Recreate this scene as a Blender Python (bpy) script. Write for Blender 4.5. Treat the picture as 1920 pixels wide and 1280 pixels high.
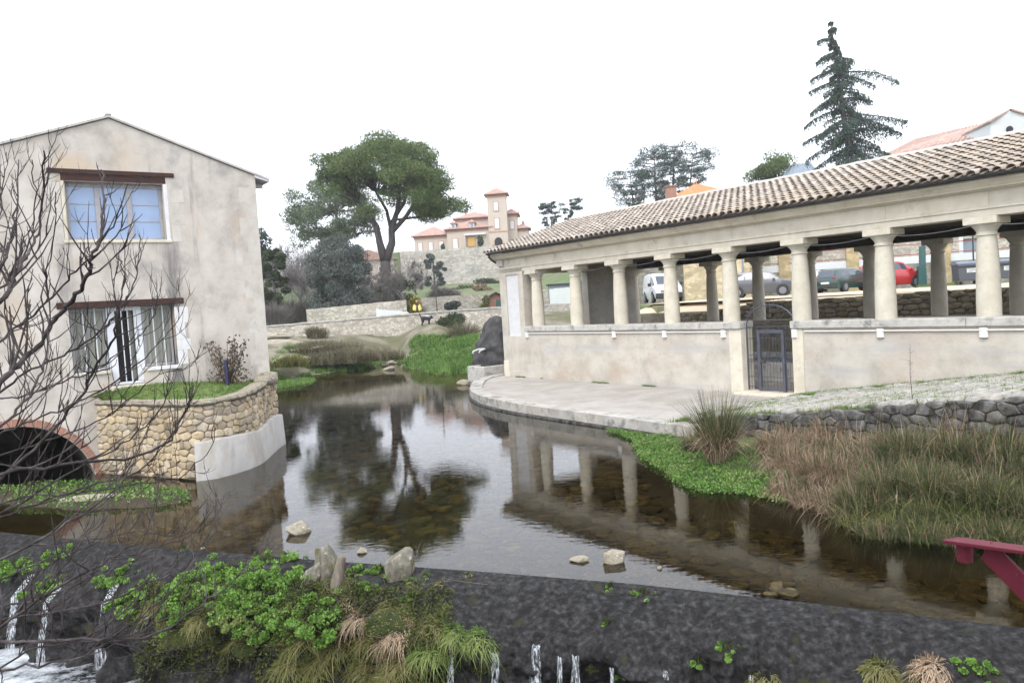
import bpy, bmesh, math, random
import numpy as np
from mathutils import Matrix, Vector, noise
from mathutils.geometry import tessellate_polygon

scene = bpy.context.scene
for o in list(bpy.data.objects):
    bpy.data.objects.remove(o)
col = scene.collection
R_ = math.radians

# ------------------------------------------------------------------ camera
EYE = Vector((0.0, 0.0, 3.335))
CAM_ROT = Matrix(((0.9981375, 0.0610045, 0.0),
                  (-0.0029418, 0.0481331, -0.9988366),
                  (-0.0609335, 0.9969763, 0.0482229)))
cam_data = bpy.data.cameras.new('camera')
cam_data.sensor_width = 36.0
cam_data.lens = 1450.0 / 1920.0 * 36.0
cam_data.clip_start = 0.05
cam_data.clip_end = 3000.0
cam = bpy.data.objects.new('camera', cam_data)
col.objects.link(cam)
cam.matrix_world = Matrix.Translation(EYE) @ CAM_ROT.to_4x4()
scene.camera = cam

# ------------------------------------------------------------------ sky, sun, exposure
SUN_EL, SUN_AZ = R_(52), R_(205)      # azimuth: compass from +Y, clockwise
world = bpy.data.worlds.new('World')
scene.world = world
world.use_nodes = True
wn = world.node_tree
wn.nodes.clear()
sky = wn.nodes.new('ShaderNodeTexSky')
sky.sky_type = 'NISHITA'
sky.sun_disc = False
sky.sun_elevation = SUN_EL
sky.sun_rotation = SUN_AZ
sky.dust_density = 5.0
hs = wn.nodes.new('ShaderNodeHueSaturation')
hs.inputs['Saturation'].default_value = 0.25
mx = wn.nodes.new('ShaderNodeMix')
mx.data_type = 'RGBA'
mx.inputs['Factor'].default_value = 0.85
mx.inputs['B'].default_value = (6.8, 7.15, 7.9, 1)     # even overcast layer
bg = wn.nodes.new('ShaderNodeBackground')
bg.inputs['Strength'].default_value = 0.1
wo = wn.nodes.new('ShaderNodeOutputWorld')
wn.links.new(sky.outputs[0], hs.inputs['Color'])
wn.links.new(hs.outputs[0], mx.inputs['A'])
wn.links.new(mx.outputs['Result'], bg.inputs['Color'])
wn.links.new(bg.outputs[0], wo.inputs['Surface'])

sun_data = bpy.data.lights.new('sun', 'SUN')
sun_data.energy = 0.6
sun_data.angle = R_(25)
sun_data.color = (1.0, 0.96, 0.9)
sun = bpy.data.objects.new('sun', sun_data)
col.objects.link(sun)
sd = Vector((math.sin(SUN_AZ) * math.cos(SUN_EL), math.cos(SUN_AZ) * math.cos(SUN_EL), math.sin(SUN_EL)))
sun.rotation_euler = sd.to_track_quat('Z', 'Y').to_euler()
sun.location = (0, -20, 40)

vs = scene.view_settings
vs.view_transform = 'Standard'
vs.look = 'None'
vs.gamma = 1.0
vs.exposure = 1.78
vs.use_curve_mapping = False
scene.cycles.max_bounces = 8
scene.cycles.transparent_max_bounces = 16
scene.cycles.use_denoising = True

rng = random.Random(7)
nrg = np.random.default_rng(11)

# ------------------------------------------------------------------ helpers
def at(px, py, Y=None, z=None):
    """a place in the world seen at a pixel of the 1920 x 1280 photo, Y metres ahead or at height z"""
    d = CAM_ROT @ Vector((px - 960.0, -(py - 640.0), -1450.0))
    t = Y / d.y if Y is not None else (z - EYE.z) / d.z
    return EYE + d * t

def tag(o, label=None, cat=None, group=None, kind=None):
    if label: o['label'] = label
    if cat: o['category'] = cat
    if group: o['group'] = group
    if kind: o['kind'] = kind
    return o

def empty(name, loc=(0, 0, 0), rz=0.0, label=None, cat=None, group=None):
    o = bpy.data.objects.new(name, None)
    col.objects.link(o)
    o.location = loc
    o.rotation_euler = (0, 0, rz)
    o.empty_display_size = 0.2
    return tag(o, label, cat, group)

def put(name, me, mat=None, parent=None, loc=(0, 0, 0), rot=None, scale=None):
    o = bpy.data.objects.new(name, me)
    col.objects.link(o)
    if mat is not None and len(me.materials) == 0:
        me.materials.append(mat)
    if parent is not None:
        o.parent = parent
    o.location = loc
    if rot is not None: o.rotation_euler = rot
    if scale is not None: o.scale = scale
    return o

def copy_tree(o, parent=None):
    c = o.copy()
    col.objects.link(c)
    c.parent = parent
    for ch in list(o.children):
        copy_tree(ch, c)
    return c

def np_mesh(name, v, f, rnd=None, smooth=False):
    """v (N,3), f (M,k) with k = 3 or 4"""
    v = np.asarray(v, dtype=np.float32); f = np.asarray(f, dtype=np.int32)
    me = bpy.data.meshes.new(name)
    me.vertices.add(len(v)); me.vertices.foreach_set('co', v.ravel())
    k = f.shape[1]
    me.loops.add(f.size); me.loops.foreach_set('vertex_index', f.ravel())
    me.polygons.add(len(f)); me.polygons.foreach_set('loop_start', np.arange(0, f.size, k, dtype=np.int32))
    me.update(calc_edges=True)
    if smooth:
        me.polygons.foreach_set('use_smooth', np.ones(len(f), dtype=bool))
    if rnd is not None:
        a = me.attributes.new('rnd', 'FLOAT', 'POINT')
        a.data.foreach_set('value', np.asarray(rnd, dtype=np.float32))
    me.validate()
    return me

class MB:
    def __init__(self):
        self.v = []; self.f = []
    def add(self, vs_, fs_):
        n = len(self.v)
        self.v.extend([tuple(p) for p in vs_])
        self.f.extend([tuple(i + n for i in q) for q in fs_])
        return self
    def box(self, x0, x1, y0, y1, z0, z1):
        return self.add([(x0, y0, z0), (x1, y0, z0), (x1, y1, z0), (x0, y1, z0), (x0, y0, z1), (x1, y0, z1), (x1, y1, z1), (x0, y1, z1)],
                        [(0, 3, 2, 1), (4, 5, 6, 7), (0, 1, 5, 4), (1, 2, 6, 5), (2, 3, 7, 6), (3, 0, 4, 7)])
    def bar(self, a, b, w, h=None, up=(0, 0, 1)):
        """a square bar from a to b"""
        a = Vector(a); b = Vector(b); h = w if h is None else h
        d = (b - a).normalized(); u = Vector(up)
        if abs(d.dot(u)) > 0.99: u = Vector((1, 0, 0))
        s = d.cross(u).normalized() * (w / 2); t = s.cross(d).normalized() * (h / 2)
        return self.add([a - s - t, a + s - t, a + s + t, a - s + t, b - s - t, b + s - t, b + s + t, b - s + t],
                        [(0, 1, 2, 3), (7, 6, 5, 4), (0, 4, 5, 1), (1, 5, 6, 2), (2, 6, 7, 3), (3, 7, 4, 0)])
    def tube(self, pts, rad, n=6, cap=True):
        pts = [Vector(p) for p in pts]
        if not hasattr(rad, '__len__'): rad = [rad] * len(pts)
        base = len(self.v); m = len(pts)
        ref = Vector((0.31, 0.17, 0.93))
        for i, p in enumerate(pts):
            d = (pts[min(i + 1, m - 1)] - pts[max(i - 1, 0)]).normalized()
            s = d.cross(ref)
            if s.length < 1e-3: s = d.cross(Vector((1, 0, 0)))
            s.normalize(); t = d.cross(s)
            for k in range(n):
                a = 2 * math.pi * k / n
                self.v.append(tuple(p + (s * math.cos(a) + t * math.sin(a)) * rad[i]))
        for i in range(m - 1):
            for k in range(n):
                a = base + i * n + k; b = base + i * n + (k + 1) % n
                self.f.append((a, b, b + n, a + n))
        if cap:
            self.f.append(tuple(base + k for k in range(n))[::-1])
            self.f.append(tuple(base + (m - 1) * n + k for k in range(n)))
        return self
    def lathe(self, prof, n=20, c=(0, 0, 0), axis='z'):
        base = len(self.v); m = len(prof)
        for r, h in prof:
            for k in range(n):
                a = 2 * math.pi * k / n
                if axis == 'z': p = (c[0] + r * math.cos(a), c[1] + r * math.sin(a), c[2] + h)
                elif axis == 'y': p = (c[0] + r * math.cos(a), c[1] + h, c[2] + r * math.sin(a))
                else: p = (c[0] + h, c[1] + r * math.cos(a), c[2] + r * math.sin(a))
                self.v.append(p)
        for i in range(m - 1):
            for k in range(n):
                a = base + i * n + k; b = base + i * n + (k + 1) % n
                self.f.append((a, b, b + n, a + n))
        self.f.append(tuple(base + k for k in range(n))[::-1])
        self.f.append(tuple(base + (m - 1) * n + k for k in range(n)))
        return self
    def slab(self, loops, fn, w0, w1):
        """polygon with holes (2-D loops) given thickness; fn(u, v, w) -> xyz"""
        tri = tessellate_polygon([[Vector((p[0], p[1], 0)) for p in lp] for lp in loops])
        flat = [p for lp in loops for p in lp]
        n = len(flat)
        vs_ = [fn(p[0], p[1], w0) for p in flat] + [fn(p[0], p[1], w1) for p in flat]
        fs_ = [tuple(t) for t in tri] + [tuple(i + n for i in t)[::-1] for t in tri]
        o = 0
        for lp in loops:
            m = len(lp)
            for i in range(m):
                a = o + i; b = o + (i + 1) % m
                fs_.append((a, b, b + n, a + n))
            o += m
        return self.add(vs_, fs_)
    def prism(self, poly, fn, w0, w1):
        return self.slab([poly], fn, w0, w1)
    def mesh(self, name, smooth=False):
        me = bpy.data.meshes.new(name)
        me.from_pydata(self.v, [], self.f)
        bm = bmesh.new(); bm.from_mesh(me)
        bmesh.ops.recalc_face_normals(bm, faces=bm.faces)
        bm.to_mesh(me); bm.free()
        if smooth:
            me.polygons.foreach_set('use_smooth', np.ones(len(me.polygons), dtype=bool))
        me.update()
        return me
    def build(self, name, mat, parent=None, smooth=False, bevel=0.0, loc=(0, 0, 0), angle=None):
        me = self.mesh(name, smooth)
        o = put(name, me, mat, parent, loc)
        if bevel:
            b = o.modifiers.new('bevel', 'BEVEL'); b.width = bevel; b.segments = 2; b.limit_method = 'ANGLE'; b.angle_limit = R_(40)
        if smooth and angle:
            me.set_sharp_from_angle(angle=R_(angle))
        return o

def box(name, mat, parent, x0, x1, y0, y1, z0, z1, bevel=0.012):
    return MB().box(x0, x1, y0, y1, z0, z1).build(name, mat, parent, bevel=bevel)

def fbm(p, o=4):
    return noise.fractal(Vector(p), 1.0, 2.0, o)

# ------------------------------------------------------------------ materials
def nd(nt, t, **kw):
    n = nt.nodes.new(t)
    for k, v in kw.items():
        setattr(n, k, v)
    return n

def ramp(nt, stops):
    r = nt.nodes.new('ShaderNodeValToRGB')
    e = r.color_ramp.elements
    while len(e) < len(stops): e.new(0.5)
    for i, (p, c) in enumerate(stops):
        e[i].position = p
        e[i].color = (c[0], c[1], c[2], 1) if hasattr(c, '__len__') else (c, c, c, 1)
    return r

def mixc(nt, fac, a, b, mode='MIX'):
    m = nt.nodes.new('ShaderNodeMix'); m.data_type = 'RGBA'; m.blend_type = mode
    for inp, val in (('Factor', fac), ('A', a), ('B', b)):
        s = m.inputs[inp] if inp == 'Factor' else [q for q in m.inputs if q.name == inp and q.type == 'RGBA'][0]
        if isinstance(val, (int, float)): s.default_value = val
        elif isinstance(val, tuple): s.default_value = (*val[:3], 1)
        else: nt.links.new(val, s)
    return [q for q in m.outputs if q.type == 'RGBA'][0]

def new_mat(name):
    m = bpy.data.materials.new(name); m.use_nodes = True
    nt = m.node_tree
    return m, nt, nt.nodes['Principled BSDF'], nt.nodes['Material Output']

def noise_tex(nt, coord, scale, detail=5, rough=0.6, stretch=None):
    t = nd(nt, 'ShaderNodeTexNoise')
    t.inputs['Scale'].default_value = scale; t.inputs['Detail'].default_value = detail; t.inputs['Roughness'].default_value = rough
    if stretch:
        mp = nd(nt, 'ShaderNodeMapping'); mp.inputs['Scale'].default_value = stretch
        nt.links.new(coord, mp.inputs['Vector']); coord = mp.outputs[0]
    nt.links.new(coord, t.inputs['Vector'])
    return t

def surf(name, stops, scale=3.0, detail=6, rough=0.85, bump=0.3, bscale=30.0, tint=0.0, rnd=0.0, stain=None, spec=0.3, stretch=None,
         speck=None, coat=0.0, metal=0.0, voro=None, streak=None, trans=0.0):
    """procedural surface: noise colour ramp + optional stains, random tint per piece, fine relief"""
    m, nt, b, out = new_mat(name)
    tc = nd(nt, 'ShaderNodeTexCoord')
    co = tc.outputs['Object']
    n1 = noise_tex(nt, co, scale, detail, 0.62, stretch)
    if not trans: stops = [(p, tuple(q * .86 for q in c)) for p, c in stops]
    r = ramp(nt, stops); nt.links.new(n1.outputs['Fac'], r.inputs[0])
    c = r.outputs[0]
    if stain:                                    # (colour, scale, lo, hi, stretch)
        n2 = noise_tex(nt, co, stain[1], 6, 0.65, stain[4] if len(stain) > 4 else None)
        r2 = ramp(nt, [(stain[2], 0.0), (stain[3], 1.0)]); nt.links.new(n2.outputs['Fac'], r2.inputs[0])
        c = mixc(nt, r2.outputs[0], c, stain[0])
    if streak:                                   # (colour, scale, lo, hi, stretch)
        n4 = noise_tex(nt, co, streak[1], 6, 0.6, streak[4])
        r4 = ramp(nt, [(streak[2], 0.0), (streak[3], 1.0)]); nt.links.new(n4.outputs['Fac'], r4.inputs[0])
        c = mixc(nt, r4.outputs[0], c, streak[0])
    if speck:
        n3 = noise_tex(nt, co, speck[1], 3, 0.5)
        r3 = ramp(nt, [(speck[2], 0.0), (speck[3], 1.0)]); nt.links.new(n3.outputs['Fac'], r3.inputs[0])
        c = mixc(nt, r3.outputs[0], c, speck[0])
    if voro:                                     # (scale, dark colour, width) rubble joints for far walls
        w = noise_tex(nt, co, voro[0] * 1.5, 2, 0.5)
        ws = nd(nt, 'ShaderNodeVectorMath', operation='SCALE'); ws.inputs['Scale'].default_value = 0.25 / voro[0]
        nt.links.new(w.outputs['Color'], ws.inputs[0])
        wa = nd(nt, 'ShaderNodeVectorMath', operation='ADD'); nt.links.new(co, wa.inputs[0]); nt.links.new(ws.outputs[0], wa.inputs[1])
        mp = nd(nt, 'ShaderNodeMapping'); mp.inputs['Scale'].default_value = voro[3] if len(voro) > 3 else (1, 1, 1.7)
        nt.links.new(wa.outputs[0], mp.inputs['Vector'])
        vo = nd(nt, 'ShaderNodeTexVoronoi', feature='DISTANCE_TO_EDGE'); vo.inputs['Scale'].default_value = voro[0]
        nt.links.new(mp.outputs[0], vo.inputs['Vector'])
        v2 = nd(nt, 'ShaderNodeTexVoronoi'); v2.inputs['Scale'].default_value = voro[0]
        nt.links.new(mp.outputs[0], v2.inputs['Vector'])
        bw = nd(nt, 'ShaderNodeSeparateColor'); nt.links.new(v2.outputs['Color'], bw.inputs[0])
        rr = ramp(nt, [(0.0, 0.62), (1.0, 1.25)]); nt.links.new(bw.outputs[0], rr.inputs[0])
        c = mixc(nt, 0.8, c, rr.outputs[0], 'MULTIPLY')
        rv = ramp(nt, [(0.0, 1.0), (voro[2], 0.0)]); nt.links.new(vo.outputs['Distance'], rv.inputs[0])
        c = mixc(nt, rv.outputs[0], c, voro[1])
    if rnd:                                      # per piece: value and hue drift
        oi = nd(nt, 'ShaderNodeObjectInfo')
        rr = ramp(nt, [(0.0, (1 - rnd, 1 - rnd * 1.05, 1 - rnd * 1.1)), (0.35, (1 - rnd * .2, 1 - rnd * .25, 1 - rnd * .3)), (0.7, (1 + rnd * .3, 1 + rnd * .1, 1 - rnd * .3)), (1.0, (1 + rnd * .6, 1 + rnd * .6, 1 + rnd * .6))])
        nt.links.new(oi.outputs['Random'], rr.inputs[0])
        c = mixc(nt, 1.0, c, rr.outputs[0], 'MULTIPLY')
    if tint:                                     # per blade, leaf or joined piece
        an = nd(nt, 'ShaderNodeAttribute', attribute_name='rnd')
        rr = ramp(nt, [(0.0, 1 - tint), (1.0, 1 + tint)]); nt.links.new(an.outputs['Fac'], rr.inputs[0])
        c = mixc(nt, 1.0, c, rr.outputs[0], 'MULTIPLY')
    nt.links.new(c, b.inputs['Base Color'])
    b.inputs['Roughness'].default_value = rough
    b.inputs['Specular IOR Level'].default_value = spec
    b.inputs['Metallic'].default_value = metal
    b.inputs['Coat Weight'].default_value = coat
    if bump:
        nb = noise_tex(nt, co, bscale, 6, 0.65)
        bp = nd(nt, 'ShaderNodeBump'); bp.inputs['Strength'].default_value = bump; bp.inputs['Distance'].default_value = 0.02
        nt.links.new(nb.outputs['Fac'], bp.inputs['Height']); nt.links.new(bp.outputs[0], b.inputs['Normal'])
    if trans:
        tr = nd(nt, 'ShaderNodeBsdfTranslucent'); nt.links.new(c, tr.inputs['Color'])
        ms = nd(nt, 'ShaderNodeMixShader'); ms.inputs[0].default_value = trans
        nt.links.new(b.outputs[0], ms.inputs[1]); nt.links.new(tr.outputs[0], ms.inputs[2]); nt.links.new(ms.outputs[0], out.inputs['Surface'])
    return m

M = {}
M['house_plaster'] = surf('house_plaster', [(0.32, (.41, .365, .315)), (0.5, (.56, .51, .455)), (0.68, (.66, .61, .555))], 1.3, 10, .92, .35, 16,
                          stain=((.30, .28, .265), .9, .53, .70), streak=((.15, .14, .14), 1.0, .56, .70, (1, 1.5, .16)), speck=((.50, .40, .30), .6, .56, .72))
M['wash_plaster'] = surf('wash_plaster', [(0.32, (.42, .38, .32)), (0.5, (.55, .51, .44)), (0.7, (.63, .595, .53))], 1.2, 10, .94, .6, 34,
                         stain=((.42, .35, .285), .5, .50, .68, (1, 1, 1.6)), streak=((.38, .37, .36), .55, .54, .68, (.4, 1, 3)), speck=((.36, .31, .26), 6, .62, .74))
M['white_roughcast'] = surf('white_roughcast', [(0.3, (.62, .62, .62)), (0.7, (.72, .72, .73))], 5, 5, .95, .9, 26)
M['stone_dressed'] = surf('stone_dressed', [(0.3, (.56, .505, .41)), (0.55, (.66, .61, .505)), (0.75, (.72, .68, .585))], 2.2, 8, .85, .15, 35,
                          stain=((.36, .32, .25), 1.7, .58, .72), rnd=.08)
M['column_stone'] = surf('column_stone', [(0.3, (.56, .51, .41)), (0.55, (.66, .615, .51)), (0.75, (.72, .68, .58))], 3.0, 8, .85, .18, 45,
                         stain=((.40, .375, .30), 2.2, .55, .75), rnd=.05)
M['coping'] = surf('coping', [(0.3, (.36, .345, .32)), (0.5, (.50, .48, .44)), (0.7, (.56, .54, .50))], 3.0, 8, .92, .3, 40,
                   stain=((.19, .185, .18), 3.5, .54, .68))
M['concrete'] = surf('concrete', [(0.3, (.32, .295, .265)), (0.6, (.42, .39, .355)), (0.8, (.48, .45, .41))], 1.2, 10, .94, .35, 26,
                     stain=((.28, .25, .21), .8, .50, .66), speck=((.28, .26, .24), 9, .6, .75))
M['concrete_pale'] = surf('concrete_pale', [(0.3, (.40, .38, .355)), (0.6, (.47, .455, .43)), (0.8, (.52, .505, .48))], 1.6, 10, .92, .3, 26,
                          stain=((.33, .29, .235), 1.4, .52, .70), streak=((.30, .28, .25), 2.0, .56, .7, (1, 1, .3)))
M['kerb'] = surf('kerb', [(0.3, (.33, .315, .29)), (0.55, (.44, .42, .385)), (0.8, (.52, .50, .47))], 3, 8, .9, .4, 25, stain=((.16, .155, .14), 2.5, .52, .66), rnd=.1)
M['rubble'] = surf('rubble', [(0.3, (.36, .285, .19)), (0.5, (.46, .39, .29)), (0.75, (.57, .52, .44))], 2.0, 8, .92, 1.0, 12, rnd=.38, speck=((.30, .23, .15), 10, .6, .75))
M['mortar'] = surf('mortar', [(0.3, (.30, .255, .19)), (0.7, (.40, .35, .28))], 4, 6, .95, .9, 20)
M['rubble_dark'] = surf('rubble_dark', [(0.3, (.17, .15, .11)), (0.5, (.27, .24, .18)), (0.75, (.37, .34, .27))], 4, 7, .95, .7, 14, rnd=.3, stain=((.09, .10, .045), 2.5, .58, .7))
M['rubble_grey'] = surf('rubble_grey', [(0.3, (.06, .058, .055)), (0.5, (.13, .127, .122)), (0.75, (.26, .255, .245))], 6, 10, .95, 1.0, 12, rnd=.2, stain=((.035, .034, .03), 3.5, .46, .60))
M['cobble'] = surf('cobble', [(0.3, (.27, .255, .225)), (0.5, (.37, .36, .33)), (0.75, (.46, .45, .42))], 5, 6, .85, .35, 20, rnd=.16)
M['soil'] = surf('soil', [(0.3, (.035, .028, .018)), (0.55, (.06, .05, .03)), (0.75, (.05, .07, .022))], 5, 8, .98, .8, 25)
M['grass_ground'] = surf('grass_ground', [(0.3, (.085, .12, .04)), (0.5, (.12, .18, .05)), (0.72, (.20, .19, .09))], 2.5, 8, .98, .7, 30)
M['bank_soil'] = surf('bank_soil', [(0.3, (.08, .10, .04)), (0.45, (.13, .12, .07)), (0.6, (.24, .22, .17)), (0.75, (.08, .12, .04))], .5, 9, .98, .8, 12)
M['hill_ground'] = surf('hill_ground', [(0.3, (.085, .13, .045)), (0.5, (.12, .165, .06)), (0.6, (.19, .17, .11)), (0.78, (.10, .13, .055))], .22, 9, 1.0, .4, 6)
M['gravel'] = surf('gravel', [(0.3, (.52, .41, .27)), (0.55, (.62, .51, .36)), (0.8, (.68, .58, .44))], 1.0, 8, .97, .4, 25)
M['wall_far'] = surf('wall_far', [(0.3, (.37, .335, .28)), (0.5, (.49, .45, .385)), (0.75, (.57, .53, .465))], .5, 7, .95, .4, 14, voro=(3.2, (.22, .20, .165), .07))
M['wall_villa'] = surf('wall_villa', [(0.3, (.40, .37, .32)), (0.5, (.49, .46, .405)), (0.75, (.55, .52, .47))], .3, 7, .95, .3, 8, voro=(1.9, (.30, .275, .235), .06), stain=((.33, .32, .30), .25, .5, .65))
M['wall_tan'] = surf('wall_tan', [(0.3, (.50, .41, .26)), (0.55, (.60, .50, .335)), (0.8, (.64, .56, .41))], .8, 7, .95, .4, 14, voro=(2.6, (.42, .345, .22), .06))
M['wall_grey'] = surf('wall_grey', [(0.3, (.17, .16, .14)), (0.5, (.27, .255, .22)), (0.8, (.36, .345, .31))], .8, 7, .95, .4, 14, voro=(2.5, (.12, .11, .09), .07))
M['tile'] = surf('tile', [(0.28, (.28, .24, .205)), (0.5, (.42, .36, .305)), (0.72, (.52, .47, .41))], 4.5, 7, .9, .35, 30, rnd=.26, stain=((.23, .215, .18), 5, .56, .7), tint=.0)
M['tile_far'] = surf('tile_far', [(0.28, (.28, .24, .205)), (0.5, (.42, .36, .305)), (0.72, (.52, .47, .41))], 4.5, 7, .9, .35, 30, stain=((.25, .235, .2), 5, .56, .7), tint=.24)
M['tile_pan'] = surf('tile_pan', [(0.3, (.25, .205, .17)), (0.6, (.36, .30, .25)), (0.8, (.29, .27, .19))], 5, 6, .95, .3, 30)
M['mortar_ridge'] = surf('mortar_ridge', [(0.3, (.42, .39, .36)), (0.7, (.56, .53, .50))], 4, 6, .95, .5, 25)
M['roof_pink'] = surf('roof_pink', [(0.3, (.32, .19, .155)), (0.55, (.41, .26, .215)), (0.8, (.50, .37, .32))], 2, 7, .9, .3, 12)
M['roof_orange'] = surf('roof_orange', [(0.3, (.55, .18, .075)), (0.55, (.66, .235, .10)), (0.8, (.70, .31, .16))], 2, 6, .9, .3, 12)
M['dark_wood_shade'] = surf('dark_wood_shade', [(0.3, (.035, .026, .019)), (0.7, (.075, .055, .04))], 3, 6, .9, .3, 25, stretch=(1, 6, 1))  # dark roof timber; on the rear architrave it stands in for shadow
M['beam'] = surf('beam', [(0.3, (.035, .016, .013)), (0.6, (.065, .030, .024)), (0.8, (.11, .058, .046))], 6, 7, .8, .4, 30, stretch=(6, 1, 6))
M['frame_grey'] = surf('frame_grey', [(0.3, (.32, .31, .33)), (0.7, (.43, .42, .44))], 6, 5, .6, .1, 40)
M['frame_white'] = surf('frame_white', [(0.3, (.68, .70, .74)), (0.7, (.78, .79, .82))], 6, 5, .5, .06, 40)
M['plaster_white'] = surf('plaster_white', [(0.3, (.68, .66, .66)), (0.7, (.78, .77, .78))], 6, 6, .9, .3, 30)
M['soffit'] = surf('soffit', [(0.3, (.52, .49, .53)), (0.7, (.62, .60, .64))], 3, 6, .85, .1, 30)
M['curtain'] = surf('curtain', [(0.3, (.21, .21, .185)), (0.7, (.33, .33, .29))], 1.5, 4, .6, .1, 20, stretch=(1, 14, .3))
M['dark_inside'] = surf('dark_inside', [(0.3, (.012, .012, .014)), (0.7, (.03, .028, .03))], 2, 3, .7, 0)  # shade of unlit interiors put into a near-black colour
M['brick'] = surf('brick', [(0.3, (.30, .15, .11)), (0.6, (.40, .22, .165)), (0.8, (.45, .30, .23))], 6, 6, .92, .5, 25, rnd=.2)
M['metal_slate'] = surf('metal_slate', [(0.3, (.060, .066, .088)), (0.7, (.088, .096, .125))], 8, 4, .45, .05, 40, spec=.5)
M['metal_dark'] = surf('metal_dark', [(0.3, (.035, .03, .03)), (0.7, (.06, .052, .05))], 8, 4, .5, .05, 40, spec=.5)
M['gutter'] = surf('gutter', [(0.3, (.025, .023, .024)), (0.7, (.05, .046, .046))], 5, 4, .5, .05, 40)
M['red_paint'] = surf('red_paint', [(0.3, (.085, .007, .017)), (0.6, (.115, .010, .022)), (0.8, (.15, .018, .032))], 3, 6, .6, .12, 45, spec=.25, speck=((.45, .33, .33), 28, .70, .76))
M['white_plastic'] = surf('white_plastic', [(0.3, (.70, .69, .66)), (0.7, (.78, .77, .74))], 8, 4, .5, .03, 40)
M['limestone'] = surf('limestone', [(0.3, (.22, .185, .13)), (0.5, (.36, .32, .255)), (0.75, (.52, .48, .42))], 4, 10, .95, 1.0, 9, stain=((.15, .135, .075), 4, .48, .64), streak=((.62, .60, .56), 5, .60, .70, (1, 1, 1)))
M['tufa'] = surf('tufa', [(0.3, (.030, .029, .029)), (0.5, (.065, .063, .064)), (0.75, (.13, .127, .127))], 2.6, 9, .9, 1.0, 9, stain=((.05, .048, .05), 1.5, .55, .68))
M['weir'] = surf('weir', [(0.36, (.005, .0047, .0047)), (0.46, (.016, .0153, .0153)), (0.55, (.028, .027, .0275)), (0.68, (.062, .060, .062))], 14.0, 15, .7, 1.0, 16, spec=.16,
                 stain=((.007, .0065, .006), 6.0, .58, .66), streak=((.008, .0075, .007), 2.2, .54, .66, (2.2, 2.2, .3)), speck=((.024, .024, .010), 4.0, .62, .70))
M['moss'] = surf('moss', [(0.3, (.016, .022, .006)), (0.5, (.036, .048, .010)), (0.7, (.065, .075, .018)), (0.85, (.06, .045, .025))], 6, 8, 1.0, 1.0, 40, stain=((.03, .028, .016), 3, .55, .7))
M['boulder_moss'] = surf('boulder_moss', [(0.3, (.10, .09, .065)), (0.5, (.19, .175, .14)), (0.75, (.36, .335, .29))], 4, 10, .95, 1.0, 10, stain=((.07, .075, .025), 3, .48, .62), streak=((.50, .48, .44), 5, .60, .72, (1, 1, 1)))
M['log'] = surf('log', [(0.3, (.10, .08, .06)), (0.6, (.20, .17, .135)), (0.8, (.34, .30, .26))], 5, 7, .9, .8, 18, stretch=(3, 3, .5))
M['bark_dark'] = surf('bark_dark', [(0.3, (.045, .040, .040)), (0.6, (.10, .088, .085)), (0.8, (.17, .155, .15))], 3, 7, .95, .8, 14, stretch=(2, 2, .5))
M['bark_twig'] = surf('bark_twig', [(0.3, (.022, .016, .016)), (0.5, (.048, .037, .036)), (0.68, (.11, .096, .093)), (0.85, (.22, .21, .20))], 7, 7, .85, .5, 40)
M['bark_grey'] = surf('bark_grey', [(0.3, (.13, .115, .11)), (0.7, (.22, .20, .195))], 3, 6, .95, .4, 14)
M['twig_haze'] = surf('twig_haze', [(0.3, (.14, .12, .115)), (0.7, (.23, .205, .195))], .6, 5, .95, 0, 14, tint=.3)
def leaf(name, stops, scale=.8, tint=.35, trans=.25, rough=.65):
    M[name] = surf(name, stops, scale, 4, rough, 0, 10, tint=tint, trans=trans, spec=.3)
leaf('pine_leaf', [(0.3, (.060, .092, .030)), (0.5, (.10, .145, .045)), (0.7, (.155, .19, .07))], .55)
leaf('pine_leaf_pale', [(0.3, (.085, .115, .07)), (0.5, (.12, .155, .09)), (0.7, (.16, .19, .11))], .5)
leaf('cedar_leaf', [(0.3, (.030, .055, .042)), (0.5, (.050, .080, .060)), (0.7, (.075, .11, .082))], .5)
leaf('grey_leaf', [(0.3, (.068, .092, .074)), (0.5, (.105, .125, .108)), (0.7, (.155, .165, .148))], .9)
leaf('dark_leaf', [(0.3, (.032, .050, .022)), (0.5, (.055, .080, .034)), (0.7, (.085, .10, .05))], .9)
leaf('cress', [(0.3, (.09, .185, .03)), (0.5, (.15, .275, .05)), (0.7, (.22, .35, .085))], 3.0, .5, .35)
leaf('mat_green', [(0.3, (.075, .15, .03)), (0.5, (.115, .215, .045)), (0.7, (.19, .25, .08))], 1.2, .5)
leaf('grass', [(0.3, (.09, .155, .03)), (0.5, (.13, .21, .045)), (0.7, (.21, .23, .08))], .9, .4)
leaf('grass_olive', [(0.3, (.09, .105, .028)), (0.5, (.15, .155, .045)), (0.7, (.22, .19, .085))], 2.0, .45)
leaf('rush', [(0.3, (.034, .052, .017)), (0.5, (.066, .084, .030)), (0.7, (.16, .14, .07))], 3.0, .55)
leaf('straw', [(0.3, (.25, .165, .10)), (0.5, (.35, .25, .165)), (0.7, (.46, .365, .265))], 2.0, .5)
leaf('straw_pink', [(0.3, (.17, .115, .075)), (0.5, (.28, .20, .135)), (0.7, (.39, .31, .215))], 2.0, .55)
leaf('brush_brown', [(0.3, (.085, .082, .045)), (0.5, (.135, .125, .072)), (0.7, (.20, .175, .115))], .7, .4)
leaf('yellow_leaf', [(0.3, (.20, .17, .02)), (0.5, (.31, .25, .03)), (0.7, (.36, .22, .05))], 1.0, .35)
leaf('rose_leaf', [(0.3, (.08, .05, .042)), (0.5, (.12, .095, .062)), (0.7, (.21, .12, .085))], 5.0, .45)

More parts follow.
